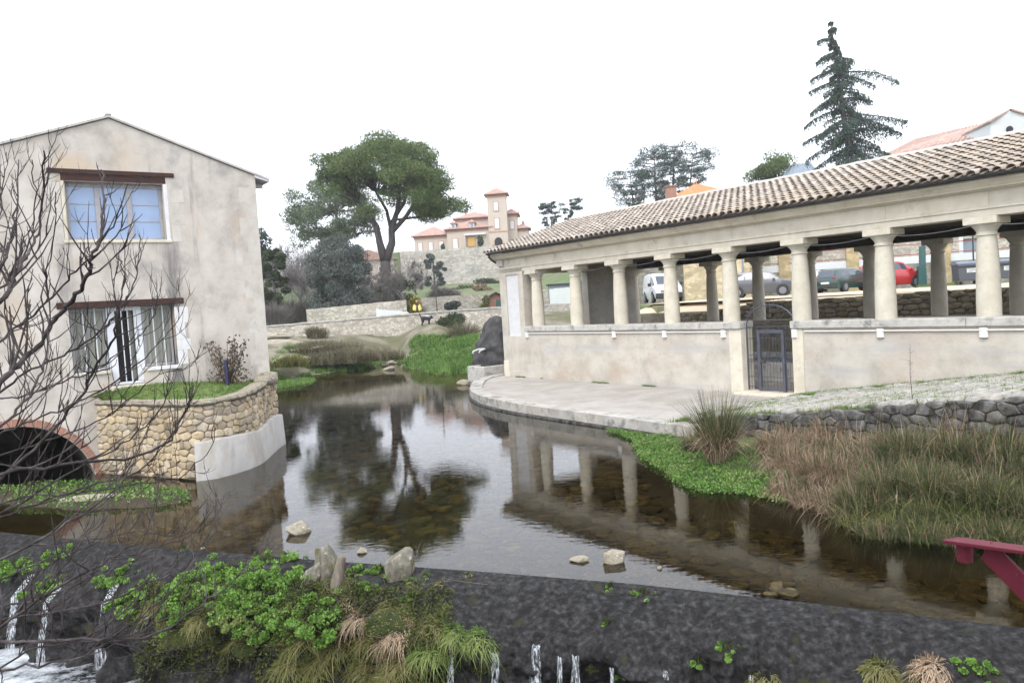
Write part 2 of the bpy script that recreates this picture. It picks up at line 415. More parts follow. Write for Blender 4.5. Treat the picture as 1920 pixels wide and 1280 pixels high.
def glassy(name, colr, rough=.04, spec=.6):
    m, nt, b, out = new_mat(name)
    tc = nd(nt, 'ShaderNodeTexCoord')
    n = noise_tex(nt, tc.outputs['Object'], 1.3, 3)
    r = ramp(nt, [(0.3, tuple(c * .88 for c in colr)), (0.7, tuple(c * 1.08 for c in colr))])
    nt.links.new(n.outputs['Fac'], r.inputs[0]); nt.links.new(r.outputs[0], b.inputs['Base Color'])
    b.inputs['Roughness'].default_value = rough; b.inputs['Specular IOR Level'].default_value = spec
    M[name] = m
glassy('pane_blue', (.25, .34, .51), .06)  # bluish sky reflection put into the pane's base colour
glassy('pane_dark', (.035, .036, .038), .05)
glassy('car_glass', (.05, .065, .08), .05, .6)
def paint(name, c, coat=.6, rough=.35):
    M[name] = surf(name, [(0.3, tuple(q * .93 for q in c)), (0.7, c)], 2, 3, rough, 0, 10, coat=coat, spec=.5)
paint('car_white', (.66, .68, .72)); paint('car_grey', (.085, .088, .105)); paint('car_green', (.018, .055, .05)); paint('car_red', (.50, .015, .025)); paint('car_silver', (.48, .49, .52))
paint('rubber', (.02, .02, .021), 0, .8); paint('alloy', (.20, .205, .22), 0, .4); paint('black_plastic', (.03, .031, .035), 0, .6)
paint('lamp_glass', (.62, .66, .72), .5, .15); paint('lamp_red', (.30, .02, .02), .5, .2); paint('plate_white', (.70, .70, .66), 0, .5)
paint('bin_grey', (.085, .09, .105), 0, .55); paint('bin_lid', (.15, .18, .24), 0, .5); paint('post_green', (.020, .095, .09), .2, .45)
paint('villa_pink', (.56, .48, .40), 0, .9); paint('villa_rose', (.50, .29, .215), 0, .9); paint('shutter_white', (.70, .68, .72), 0, .7); paint('ochre', (.62, .38, .10), 0, .8)
paint('rail_red', (.30, .07, .07), 0, .6); paint('white_wall', (.66, .68, .69), 0, .9); paint('slate_blue', (.24, .29, .34), 0, .7)
paint('jacket_yellow', (.72, .58, .17), 0, .8); paint('trousers', (.05, .04, .035), 0, .9); paint('skin', (.42, .27, .2), 0, .6); paint('hair', (.05, .035, .025), 0, .7)
paint('dog_black', (.012, .012, .014), 0, .8); paint('blue_post', (.018, .018, .07), 0, .6)
M['stone_pillar'] = surf('stone_pillar', [(0.3, (.40, .31, .17)), (0.6, (.50, .40, .235)), (0.8, (.54, .46, .32))], 1.5, 7, .95, .5, 14, voro=(2.2, (.30, .235, .14), .06))

# water: Fresnel mirror over a clear, faintly brown body
def water_mat(name, tintc, rip, rscale, foam=False):
    m, nt, b, out = new_mat(name)
    nt.nodes.remove(b)
    tc = nd(nt, 'ShaderNodeTexCoord')
    n1 = noise_tex(nt, tc.outputs['Object'], rscale, 3, .5, (1, 1.7, 1))
    n2 = noise_tex(nt, tc.outputs['Object'], .22, 3, .6)
    r2 = ramp(nt, [(0.38, .25), (0.62, 1.0)]); nt.links.new(n2.outputs['Fac'], r2.inputs[0])
    mu = nd(nt, 'ShaderNodeMath', operation='MULTIPLY'); nt.links.new(n1.outputs['Fac'], mu.inputs[0]); nt.links.new(r2.outputs[0], mu.inputs[1])
    bp = nd(nt, 'ShaderNodeBump'); bp.inputs['Strength'].default_value = rip; bp.inputs['Distance'].default_value = .02
    nt.links.new(mu.outputs[0], bp.inputs['Height'])
    fr = nd(nt, 'ShaderNodeFresnel'); fr.inputs['IOR'].default_value = 1.44; nt.links.new(bp.outputs[0], fr.inputs['Normal'])
    gl = nd(nt, 'ShaderNodeBsdfGlossy'); gl.inputs['Roughness'].default_value = .015; nt.links.new(bp.outputs[0], gl.inputs['Normal'])
    tr = nd(nt, 'ShaderNodeBsdfTransparent'); tr.inputs['Color'].default_value = (*tintc, 1)
    ms = nd(nt, 'ShaderNodeMixShader')
    nt.links.new(fr.outputs[0], ms.inputs[0]); nt.links.new(tr.outputs[0], ms.inputs[1]); nt.links.new(gl.outputs[0], ms.inputs[2])
    last = ms.outputs[0]
    if foam:
        df = nd(nt, 'ShaderNodeBsdfDiffuse'); df.inputs['Color'].default_value = (.72, .76, .8, 1)
        n3 = noise_tex(nt, tc.outputs['Object'], 2.2, 10, .75, (1, 1.4, 1))
        sx = nd(nt, 'ShaderNodeSeparateXYZ'); nt.links.new(tc.outputs['Object'], sx.inputs[0])
        mr = nd(nt, 'ShaderNodeMapRange'); mr.inputs['From Min'].default_value = -3.2; mr.inputs['From Max'].default_value = -6.8
        mr.inputs['To Min'].default_value = -.28; mr.inputs['To Max'].default_value = .10
        nt.links.new(sx.outputs['X'], mr.inputs['Value'])
        ad = nd(nt, 'ShaderNodeMath', operation='ADD'); nt.links.new(n3.outputs['Fac'], ad.inputs[0]); nt.links.new(mr.outputs[0], ad.inputs[1])
        rf = ramp(nt, [(.46, 0.0), (.74, .8)]); nt.links.new(ad.outputs[0], rf.inputs[0])
        m2 = nd(nt, 'ShaderNodeMixShader'); nt.links.new(rf.outputs[0], m2.inputs[0]); nt.links.new(last, m2.inputs[1]); nt.links.new(df.outputs[0], m2.inputs[2])
        last = m2.outputs[0]
    nt.links.new(last, out.inputs['Surface'])
    M[name] = m
water_mat('water', (.66, .60, .42), .085, 5.5)
water_mat('water_low', (.42, .40, .32), .9, 5.0, True)
def fall_mat():
    m, nt, b, out = new_mat('falling_water')
    tc = nd(nt, 'ShaderNodeTexCoord')
    n = noise_tex(nt, tc.outputs['Object'], 24, 4, .6, (2.5, 2.5, .10))
    r = ramp(nt, [(.42, 0.0), (.70, .62)]); nt.links.new(n.outputs['Fac'], r.inputs[0])
    b.inputs['Base Color'].default_value = (.74, .78, .83, 1); b.inputs['Roughness'].default_value = .3
    t = nd(nt, 'ShaderNodeBsdfTransparent'); ms = nd(nt, 'ShaderNodeMixShader')
    nt.links.new(r.outputs[0], ms.inputs[0]); nt.links.new(t.outputs[0], ms.inputs[1]); nt.links.new(b.outputs[0], ms.inputs[2]); nt.links.new(ms.outputs[0], out.inputs['Surface'])
    M['falling_water'] = m
fall_mat()
M['bed'] = surf('bed', [(0.3, (.016, .013, .005)), (0.5, (.036, .028, .010)), (0.7, (.065, .052, .02))], 2.0, 9, .95, .6, 9)
M['bed_stone'] = surf('bed_stone', [(0.3, (.026, .019, .007)), (0.5, (.075, .057, .021)), (0.72, (.185, .145, .062))], 3, 7, .9, .4, 20, rnd=.45)
M['bed_stone_joined'] = surf('bed_stone_joined', [(0.3, (.026, .019, .007)), (0.5, (.075, .057, .021)), (0.72, (.185, .145, .062))], 3, 7, .9, .4, 20, tint=.5)

# ------------------------------------------------------------------ shapes used again and again
def stone_variant(i, round_=.55, jag=.16):
    """an irregular rounded block in a 1 x 1 x 1 box, 26 points"""
    r = random.Random(100 + i)
    bm = bmesh.new()
    bmesh.ops.create_cube(bm, size=1.0)
    bmesh.ops.subdivide_edges(bm, edges=bm.edges[:], cuts=1, use_grid_fill=True)
    off = Vector((i * 7.3, i * 3.1, i * 1.7))
    for v in bm.verts:
        c = v.co.copy(); s = c.normalized() * .62
        v.co = c.lerp(s, round_ * .6)
        v.co += Vector((noise.noise(c * 1.7 + off), noise.noise(c * 1.7 + off + Vector((9, 0, 0))), noise.noise(c * 1.7 + off + Vector((0, 9, 0))))) * jag
    me = bpy.data.meshes.new('stone')
    bm.to_mesh(me); bm.free()
    me.polygons.foreach_set('use_smooth', np.ones(len(me.polygons), dtype=bool))
    return me
def variants(n, mat, round_=.55, jag=.16, seed=0):
    out = []
    for i in range(n):
        me = stone_variant(i + seed, round_, jag); me.materials.append(mat); out.append(me)
    return out

def rock(name, mat, c, size, seed=0, amp=.35, sub=3, parent=None, rot=(0, 0, 0), f=1.6, facet=True):
    r_ = random.Random(seed); planes = []
    for k_ in range(14): planes.append((Vector((r_.gauss(0, 1), r_.gauss(0, 1), r_.gauss(0, .8))).normalized(), r_.uniform(.24, .42)))
    bm = bmesh.new(); bmesh.ops.create_icosphere(bm, subdivisions=sub, radius=.5)
    off = Vector((seed * 3.7, seed * 1.9, seed * 5.3))
    for v in bm.verts:
        p = v.co * f * 2
        v.co *= 1 + amp * fbm(p * .55 + off, 5) + .05 * noise.noise(p * 2.5 + off)
        if facet:
            for n_, h_ in planes:
                e_ = v.co.dot(n_) - h_
                if e_ > 0: v.co -= n_ * (e_ * .88)
        if v.co.z < -.25: v.co.z = -.25 + (v.co.z + .25) * .3
    me = bpy.data.meshes.new(name); bm.to_mesh(me); bm.free()
    me.polygons.foreach_set('use_smooth', np.ones(len(me.polygons), dtype=bool))
    return put(name, me, mat, parent, c, rot, size)

def blades(n, base_r, h, spread, width=.012, seg=4, droop=.6, seed=0, hvar=.4, center=(0, 0, 0), flat=False):
    """a fountain of n curved grass blades; arrays (v, f, rnd)"""
    g = np.random.default_rng(seed)
    a = g.uniform(0, 2 * np.pi, n); rr = base_r * np.sqrt(g.uniform(0, 1, n))
    bx = rr * np.cos(a); by = rr * np.sin(a)
    a2 = a + g.normal(0, .6, n)
    L = h * (1 - hvar + hvar * g.uniform(0, 1.3, n))
    sp = spread * g.uniform(.1, 1.0, n)
    t = np.linspace(0, 1, seg + 1)
    out = sp[:, None] * L[:, None] * (t[None] ** 1.5)
    zz = L[:, None] * (t[None] - droop * sp[:, None] * t[None] ** 2.6)
    X = bx[:, None] + out * np.cos(a2)[:, None]; Y = by[:, None] + out * np.sin(a2)[:, None]
    side = a2 + np.pi / 2 + g.normal(0, .8, n)
    w = width * g.uniform(.6, 1.3, n)[:, None] * (1 - t[None] ** 1.5 * .85)
    dx = np.cos(side)[:, None] * w; dy = np.sin(side)[:, None] * w
    v = np.stack([np.stack([X - dx, Y - dy, zz], -1), np.stack([X + dx, Y + dy, zz], -1)], 2).reshape(n, (seg + 1) * 2, 3)
    v = v + np.asarray(center)[None, None]
    i = np.arange(seg) * 2
    fq = np.stack([i, i + 1, i + 3, i + 2], -1)
    f = (fq[None] + (np.arange(n) * (seg + 1) * 2)[:, None, None]).reshape(-1, 4)
    rnd = np.repeat(g.uniform(0, 1, n), (seg + 1) * 2)
    return v.reshape(-1, 3), f, rnd

def join_np(parts):
    vs_, fs_, rs_ = [], [], []; o = 0
    for v, f, r in parts:
        vs_.append(v); fs_.append(f + o); rs_.append(r); o += len(v)
    return np.concatenate(vs_), np.concatenate(fs_), np.concatenate(rs_)

def leaves_at(pts, size, g, aspect=.55, up=0.0, normal=None):
    """one bent-diamond leaf quad at each point"""
    n = len(pts)
    d = g.normal(0, 1, (n, 3)); d[:, 2] += up; d /= np.linalg.norm(d, axis=1)[:, None]
    e = np.cross(d, g.normal(0, 1, (n, 3))); e /= np.linalg.norm(e, axis=1)[:, None] + 1e-9
    s = size * g.uniform(.6, 1.35, n)[:, None]
    v = np.stack([pts - d * s, pts + e * s * aspect, pts + d * s, pts - e * s * aspect], 1).reshape(-1, 3)
    f = np.arange(4 * n).reshape(n, 4)
    return v, f, np.repeat(g.uniform(0, 1, n), 4)

def ball_pts(n, c, r, g, shell=.5):
    d = g.normal(0, 1, (n, 3)); d /= np.linalg.norm(d, axis=1)[:, None]
    k = shell + (1 - shell) * g.uniform(0, 1, (n, 1)) ** .6
    return np.asarray(c)[None] + d * k * np.asarray(r)[None]

def curve_pts(a, b, n, bend, g):
    a = Vector(a); b = Vector(b); m = (a + b) / 2 + Vector(g.normal(0, 1, 3)) * bend * (b - a).length
    return [(a * (1 - t) ** 2 + m * 2 * t * (1 - t) + b * t ** 2) for t in [k / (n - 1) for k in range(n)]]

# ================================================================== THE SETTING
TH = math.atan2(-.8152, .5792)
LO = Vector((-0.087, 32.643, 0.0)); EX = Vector((.5792, -.8152, 0)); EY = Vector((.8152, .5792, 0))
HO = Vector((-6.382, 20.216, 0.0))
def lav(x, y, z=0.0): return LO + EX * x + EY * y + Vector((0, 0, z))
def hou(x, s, z=0.0): return HO + EX * x + EY * s + Vector((0, 0, z))

def seg_dist(px, py, poly):
    """signed distance to an open polyline; positive on the left of its direction"""
    best = 1e9; sg = 1
    for (ax, ay), (bx, by) in zip(poly[:-1], poly[1:]):
        dx, dy = bx - ax, by - ay
        t = max(0, min(1, ((px - ax) * dx + (py - ay) * dy) / (dx * dx + dy * dy)))
        qx, qy = ax + t * dx - px, ay + t * dy - py
        d = math.hypot(qx, qy)
        if d < best - 1e-6:
            best = d; sg = 1 if dx * (py - ay) - dy * (px - ax) > 0 else -1
    return best * sg
def smooth(a, b, x):
    t = max(0, min(1, (x - a) / (b - a))); return t * t * (3 - 2 * t)

# edge of the upper ground, from left to right: far river wall, then the wall behind the wash house
EDGE = [(-400, 64), (-60, 60), (-18, 58), (-6.5, 57.2), (1.5, 59), (5.0, 47.0), (7.2, 39.0)] + [tuple(lav(x, 11.2)[:2]) for x in (0.5, 10, 20, 40, 120)]
def ground_z(x, y):
    z = 2.72
    w = 1 - smooth(4, 12, x)                    # hillside below the villa
    hl = 0
    if y > 86.5: hl += 1.75
    hl += max(0, min(y, 138) - 87) * .060
    if y > 139.5: hl += 6.4
    hl += max(0, y - 185) * .07
    lf = smooth(-18, -40, x)
    hl2 = max(0, min(y, 170) - 72) * .10
    hr = max(0, y - 58.5) * .10 if x > 4 else 0
    z += w * (hl * (1 - lf) + hl2 * lf) + (1 - w) * min(hr, 16)
    return min(z, 26)
def axis_vals(lo, hi, fine0, fine1, step, grow=1.22):
    out = list(np.arange(fine0, fine1 + 1e-6, step))
    s = step; a = fine0
    while a > lo: s *= grow; a -= s; out.insert(0, a)
    s = step; a = fine1
    while a < hi: s *= grow; a += s; out.append(a)
    return out
def grid_mesh(name, xs, ys, fz, mat, keep=None, smooth_=True):
    v = [(x, y, fz(x, y)) for y in ys for x in xs]
    nx = len(xs); f = []
    for j in range(len(ys) - 1):
        for i in range(nx - 1):
            if keep is None or keep((xs[i] + xs[i + 1]) / 2, (ys[j] + ys[j + 1]) / 2):
                f.append((j * nx + i, j * nx + i + 1, (j + 1) * nx + i + 1, (j + 1) * nx + i))
    me = np_mesh(name, v, f, smooth=smooth_)
    return put(name, me, mat)
def gz(x, y):
    d = seg_dist(x, y, EDGE)
    if d < .9: return -2.6
    return ground_z(x, y) + .10 * fbm((x * .15, y * .15, 3.3), 3)
g_ = grid_mesh('ground', axis_vals(-1500, 1500, -45, 45, 1.2), axis_vals(-300, 1800, 0, 145, 1.2), gz, M['hill_ground'])
tag(g_, kind='structure')

# gravel of the car park, a sheet above the ground behind the wash house
cp = MB()
pk = [lav(-4, 12), lav(4, 12), lav(12, 12), lav(22, 12), lav(40, 12), lav(40, 40), lav(20, 30), lav(9, 26), lav(-2, 24), lav(-8, 22)]
cp.add([(p.x, p.y, 2.86) for p in pk], [tuple(range(len(pk)))])
tag(cp.build('car_park', M['gravel']), kind='structure')
rd = MB()
rp = [at(930, 576, Y=63), at(1010, 576, Y=63), at(1010, 576, Y=66), at(860, 578, Y=66), at(850, 578, Y=63)]
rd.add([(p.x, p.y, 2.90) for p in rp], [tuple(range(5))])
tag(rd.build('path', M['gravel']), kind='structure')

# ------------------------------------------------------------------ stream bed, pond, pebbles
CREST = [(-24, 19.5), (-14, 15.1), (-8.83, 12.95), (-5.95, 11.66), (-3.38, 10.62), (-.44, 9.5), (1.3, 8.79), (2.9, 8.0), (4.63, 7.1), (8, 5.6), (16, 2.2)]
def crest_y(x):
    for (ax, ay), (bx, by) in zip(CREST[:-1], CREST[1:]):
        if ax <= x <= bx: return ay + (by - ay) * (x - ax) / (bx - ax)
    return CREST[-1][1]
def bed_z(x, y):
    d = y - crest_y(max(-24, min(16, x)))
    z = -.10 - .30 * smooth(0, 2.5, d) - .12 * smooth(6, 20, d)
    return z + .10 * fbm((x * .5, y * .5, 1), 4)
tag(grid_mesh('stream_bed', list(np.arange(-24, 16.1, .5)), list(np.arange(2, 64, .5)), lambda x, y: bed_z(x, y) if y > crest_y(x) - .2 else -3,
              M['bed'], keep=lambda x, y: y > crest_y(max(-24, min(16, x))) + .0), kind='structure')
bed_root = bpy.data.objects['stream_bed']
pond = MB()
cr = [(x, y) for x, y in CREST]
pond.add([(x, y - .02, 0.0) for x, y in cr] + [(16, 70, 0), (-24, 70, 0)], [tuple(range(len(cr) + 2))])
tag(pond.build('pond_water', M['water']), kind='structure')

PEB = variants(8, M['bed_stone'], .8, .25, 40)
peb_pts = []
g1 = np.random.default_rng(5)
while len(peb_pts) < 3400:
    x = g1.uniform(-8, 8.5); y = g1.uniform(4.5, 30)
    d = y - crest_y(x)
    if d < .12 or g1.uniform() < smooth(3, 18, d) * .9: continue
    if abs(x) > .72 * y + .3: continue
    s = g1.uniform(.06, .17) * (1 + .4 * smooth(0, 8, d))
    peb_pts.append((x, y, s))
peb_pts.sort(key=lambda p: -(p[2] / p[1] ** 2) * (1 if p[0] > -1.0 else .4))
for i, (x, y, s) in enumerate(peb_pts[:300]):
    put('pebble', PEB[i % 8], None, bed_root, (x, y, bed_z(x, y) + s * .12), (rng.uniform(-.2, .2), rng.uniform(-.2, .2), rng.uniform(0, 6.3)), (s * rng.uniform(1.1, 2.0), s * rng.uniform(.9, 1.4), s * .55))
def joined(variant, placements, name, mat, parent=None, smooth_=True):
    """many small pieces as one mesh; placements: (loc, rotz, scale xyz)"""
    vv = [np.array([v.co[:] for v in me.vertices]) for me in variant]
    ff = [np.array([p.vertices[:] for p in me.polygons]) for me in variant]
    V, F, Rn = [], [], []; o = 0
    for i, (loc, rz, sc) in enumerate(placements):
        k = i % len(vv)
        c, s = math.cos(rz), math.sin(rz)
        p = vv[k] * np.array(sc)
        p = np.stack([p[:, 0] * c - p[:, 1] * s, p[:, 0] * s + p[:, 1] * c, p[:, 2]], 1) + np.array(loc)
        V.append(p); F.append(ff[k] + o); o += len(p); Rn.append(np.full(len(p), rng.random()))
    me = np_mesh(name, np.concatenate(V), np.concatenate(F), np.concatenate(Rn), smooth_)
    ob = put(name, me, mat, parent)
    tag(ob, kind='stuff')
    return ob
joined(PEB, [((x, y, bed_z(x, y) + s * .12), rng.uniform(0, 6.3), (s * rng.uniform(1.1, 2.0), s * rng.uniform(.9, 1.4), s * .55)) for x, y, s in peb_pts[300:]], 'pebbles', M['bed_stone_joined'], bed_root)

# lower pool below the weir
lp = MB(); lp.add([(-30, -10, -1.3), (20, -10, -1.3), (20, 14, -1.3), (-30, 20, -1.3)], [(0, 1, 2, 3)])
tag(lp.build('lower_pool', M['water_low']), kind='structure')
lb = MB(); lb.add([(-30, -10, -1.75), (20, -10, -1.75), (20, 14, -1.75), (-30, 20, -1.75)], [(0, 1, 2, 3)])
tag(lb.build('lower_stream_bed', M['bed']), kind='structure')

# ------------------------------------------------------------------ weir
def crest_frame(t):
    """t in 0..1 along the crest (x -14 .. 8): point and downstream normal"""
    x = -14 + 22 * t; y = crest_y(x); e = .6
    tx = 2 * e; ty = crest_y(x + e) - crest_y(x - e)
    n = Vector((ty, -tx, 0)).normalized()
    if n.y > 0: n = -n
    return Vector((x, y, 0)), n
PROF_R = [(-.12, -.30), (-.06, -.015), (0, .018), (.08, .008), (.20, -.03), (.36, -.09), (.54, -.17), (.70, -.26), (.82, -.36), (.88, -.50), (.86, -.70), (.84, -.95), (.92, -1.2), (1.05, -1.6)]
PROF_L = [(-.12, -.30), (-.06, -.015), (0, .018), (.08, .005), (.20, -.03), (.35, -.08), (.52, -.15), (.68, -.24), (.80, -.38), (.92, -.55), (1.02, -.75), (1.12, -.98), (1.22, -1.2), (1.36, -1.6)]
def weir_pt(t, k):
    """k may be fractional"""
    p, n = crest_frame(t)
    w = smooth(.42, .62, t)
    i = min(int(k), len(PROF_R) - 2); fr = k - i
    def pr(a): return (a[i][0] + (a[i + 1][0] - a[i][0]) * fr, a[i][1] + (a[i + 1][1] - a[i][1]) * fr)
    (d0, z0), (d1, z1) = pr(PROF_L), pr(PROF_R)
    d = d0 + (d1 - d0) * w; z = z0 + (z1 - z0) * w
    q = p + n * d; q.z = z
    a = smooth(2, 7, k)
    rough_ = .10 + .34 * smooth(7, 11, k)
    nn = fbm((q.x * 1.1, q.y * 1.1, q.z * 1.4), 4)
    q += n * (rough_ * a * nn * 1.3) ; q.z += a * (.075 * fbm((q.x * 1.9, q.y * 1.9, 7), 6) + .022 * noise.noise(q * 7) + .016 * noise.noise(q * 15) - .10 * max(0, noise.noise(Vector((q.x * .9, q.y * 2.6, 31)))))
    m = smooth(.36, .42, t) * (1 - smooth(.60, .66, t)) * smooth(3, 8, k)      # tufa swelling mid-weir
    q += n * (.35 * m * (.6 + fbm((q.x * .9, q.y, q.z), 3))); q.z += .10 * m
    # drip grooves
    gr = noise.noise(Vector((t * 95, 2.5, 0)))
    q += n * (-.10 * smooth(8, 10, k) * max(0, gr)) 
    return q
nt_, nk = 900, 80
wv = [tuple(weir_pt(i / (nt_ - 1), j * 13 / (nk - 1) * .999)) for j in range(nk) for i in range(nt_)]
wf = [(j * nt_ + i, j * nt_ + i + 1, (j + 1) * nt_ + i + 1, (j + 1) * nt_ + i) for j in range(nk - 1) for i in range(nt_ - 1)]
weir = put('weir', np_mesh('weir', wv, [q[::-1] for q in wf], smooth=True), M['weir'])
tag(weir, 'long dark wet stone weir curving across the bottom of the picture', 'weir')

# falling water on the weir
def trickle(t, k0, k1, w, seed):
    g = random.Random(seed)
    m = MB(); n = 14; pts = []
    p0, nn = crest_frame(t); side = Vector((-nn.y, nn.x, 0))
    L_, R2 = [], []
    for i in range(n):
        k = k0 + (k1 - k0) * i / (n - 1)
        q = weir_pt(t, k0).lerp(weir_pt(t, 8.6), min(1, i / 3)) + nn * (.05 + .16 * smooth(.15, .8, i / n)); q.z -= .085 * max(0, i - 3) * (1 + .02 * i); 
        ww = w * (.6 + 1.1 * i / n) * g.uniform(.85, 1.15)
        L_.append(q - side * ww); R2.append(q + side * ww + nn * .012)
    v = []
    for a, b in zip(L_, R2): v += [a, (a + b) / 2 + nn * ww * .5, b]
    f = []
    for i in range(n - 1):
        for c in (0, 1): f.append((i * 3 + c, i * 3 + c + 1, i * 3 + c + 4, i * 3 + c + 3))
    o = m.add(v, f).build('waterfall', M['falling_water'], smooth=True)
    tag(o, kind='structure')
def t_at(px):
    """weir position below a pixel column of the crest"""
    best = min(range(2000), key=lambda i: abs(crest_px(i / 1999) - px)); return best / 1999
def crest_px(t):
    p, n = crest_frame(t); c = CAM_ROT.transposed() @ (p + n * .9 + Vector((0, 0, -.3)) - EYE); return 960 - 1450 * c.x / c.z
for i, (px, k0, w) in enumerate([(40, 7.2, .05), (120, 7.5, .045), (205, 7.2, .06), (310, 8.2, .03), (868, 7.4, .022), (944, 8.6, .028), (1006, 8.3, .04), (1055, 8.6, .02), (1082, 8.6, .03), (1154, 8.8, .018), (1250, 8.9, .022), (1405, 9.2, .02), (1492, 8.8, .035), (1530, 9.0, .018)]):
    trickle(t_at(px), k0, 12.5, w * 1.6, i)

# ------------------------------------------------------------------ river banks
def bank_far(x, y):
    # far shore: low from the water up to the foot of the river wall, shelves of limestone on the left
    shore = 38.5 + 6.5 * smooth(-15, -9.5, x) - 7.5 * smooth(-7.0, -3.0, x) - 4 * smooth(-3.0, 1, x)
    t = y - shore + 1.0 * noise.noise(Vector((x * .35, y * .35, 0)))
    z = -.5 + .5 * smooth(-2, .6, t) + 1.35 * smooth(.5, 13, t)
    left = 1 - smooth(-12, -8, x)
    z += left * .55 * smooth(2, 5, t)
    if left > .2:
        st = math.floor((z + .25 * noise.noise(Vector((x * .4, y * .4, 5)))) / .28) * .28
        z = z + (st - z) * .55 * left
    right = smooth(-4, 2, x)
    z += right * 1.3 * smooth(3, 16, t)
    z += 1.0 * math.exp(-((x + 5.8) / 2.2) ** 2) * smooth(47, 54.5, y)
    chan = math.exp(-((x + 7.6 + (y - 47) * .12) / 1.0) ** 2)
    z -= chan * .9 * smooth(0, 6, t) * (1 - smooth(8, 13, t))
    return z + .08 * fbm((x * .9, y * .9, 2), 4) * smooth(-1, 1, t)
bf = grid_mesh('river_bank', list(np.arange(-30, 9.01, .35)), list(np.arange(26, 62, .35)), bank_far, M['bank_soil'], keep=lambda x, y: bank_far(x, y) > -.45 and seg_dist(x, y, EDGE) < 1.5)
tag(bf, kind='structure')

# near bank in front of the cobbled ramp (right side)
BANKW = [(10.6, -5.3), (11.6, -5.25), (13.6, -5.95), (15.0, -7.1), (16.9, -8.2), (18.0, -8.75), (18.6, -8.3), (19.7, -8.35), (20.7, -8.95), (21.5, -8.85), (22.6, -8.3), (24, -8.0), (28, -8.0)]
def bank_edge(x):
    for (ax, ay), (bx, by) in zip(BANKW[:-1], BANKW[1:]):
        if ax <= x <= bx: return ay + (by - ay) * (x - ax) / (bx - ax)
    return BANKW[0][1] if x < BANKW[0][0] else BANKW[-1][1]
def bank_near_z(x, y):
    e = bank_edge(x); t = y - e
    z = -.4 + .42 * smooth(-.7, .15, t) + (.12 + .30 * smooth(14, 20, x)) * smooth(0, 2.2, t)
    return z + .05 * fbm((x * 1.5, y * 1.5, 8), 3)
xs = list(np.arange(10.2, 28, .25)); ys = list(np.arange(-10, -4.9, .2))
v = []; f = []
for y in ys:
    for x in xs:
        p = lav(x, y, bank_near_z(x, y)); v.append(tuple(p))
nx = len(xs)
for j in range(len(ys) - 1):
    for i in range(nx - 1):
        if bank_near_z(xs[i], ys[j + 1]) > -.38: f.append((j * nx + i, j * nx + i + 1, (j + 1) * nx + i + 1, (j + 1) * nx + i))
tag(put('grass_bank', np_mesh('grass_bank', v, f, smooth=True), M['soil']), kind='structure')

# watercress shoal under the arch of the mill (left)
def shoal_z(x, y):
    c = at(150, 930, z=0)
    u = (Vector((x, y, 0)) - c).dot(Vector((.93, -.36, 0))); w = (Vector((x, y, 0)) - c).dot(Vector((.36, .93, 0)))
    r = math.hypot(u / 3.4, w / 1.15) + .25 * noise.noise(Vector((x * .8, y * .8, 4)))
    return .09 - .45 * smooth(.6, 1.15, r)
tag(grid_mesh('gravel_shoal', list(np.arange(-15, -5, .2)), list(np.arange(11, 19, .2)), shoal_z, M['soil'], keep=lambda x, y: shoal_z(x, y) > -.3), kind='structure')

# ------------------------------------------------------------------ quay and cobbled ramp
QE = [(-2.2, 2.2), (-1.7, .9), (-.85, -.9), (.2, -2.0), (1.4, -2.9), (2.5, -3.65), (3.5, -4.2), (4.8, -4.72), (6.2, -5.05), (7.6, -5.25), (9.2, -5.33), (11.0, -5.38), (13.0, -5.45), (15.0, -5.6)]
def ramp_z(x): return .29 + max(0, x - 13.4) * .141 * smooth(13.0, 14.6, x)
qm = MB()
poly = [(x, y) for x, y in QE] + [(15.0, .2), (-2.2, 2.21)]
qm.prism([(x + .0, y) for x, y in poly], lambda u, v, w: lav(u, v, w), -.6, .275)
quay = qm.build('quay', M['concrete'])
tag(quay, kind='structure')
# kerb stones along the water edge
def offset_poly(pl, d):
    out = []
    for i, (x, y) in enumerate(pl):
        a = Vector(pl[max(i - 1, 0)]); b = Vector(pl[min(i + 1, len(pl) - 1)])
        t = (b - a).normalized(); out.append((x - t.y * d, y + t.x * d))
    return out
def resample(pl, step):
    out = [Vector(pl[0])]; acc = 0
    for a, b in zip(pl[:-1], pl[1:]):
        a = Vector(a); b = Vector(b); L = (b - a).length; s = 0
        while acc + (L - s) >= step:
            s += step - acc; acc = 0; out.append(a.lerp(b, s / L))
        acc += L - s
    return out
kp = resample(QE, .25)
ko = offset_poly([tuple(p) for p in kp], .42); ko2 = offset_poly([tuple(p) for p in kp], -.05)
i = 2
while i < len(kp) - 1:
    n = rng.choice([3, 4, 4, 5]); j = min(i + n, len(kp) - 1)
    m = MB(); dz = rng.uniform(-.008, .008)
    a = .012
    outer = [Vector(ko2[k]) for k in range(i, j + 1)]; inner = [Vector(ko[k]) for k in range(i, j + 1)]
    outer[0] = outer[0].lerp(outer[1], .04); inner[0] = inner[0].lerp(inner[1], .04)
    pl = [tuple(p) for p in outer] + [tuple(p) for p in inner[::-1]]
    m.prism(pl, lambda u, v, w: lav(u, v, w), .06, .318 + dz)
    m.build('kerb_stone', M['kerb'], quay, bevel=.02)
    i = j
# plinth ledge under the kerb
lg = MB(); lo_ = offset_poly([tuple(p) for p in kp], -.12)
lg.prism([tuple(p) for p in lo_] + [tuple(Vector(p)) for p in ko[::-1]], lambda u, v, w: lav(u, v, w), -.5, .05)
lg.build('ledge', M['rubble_grey'], quay)

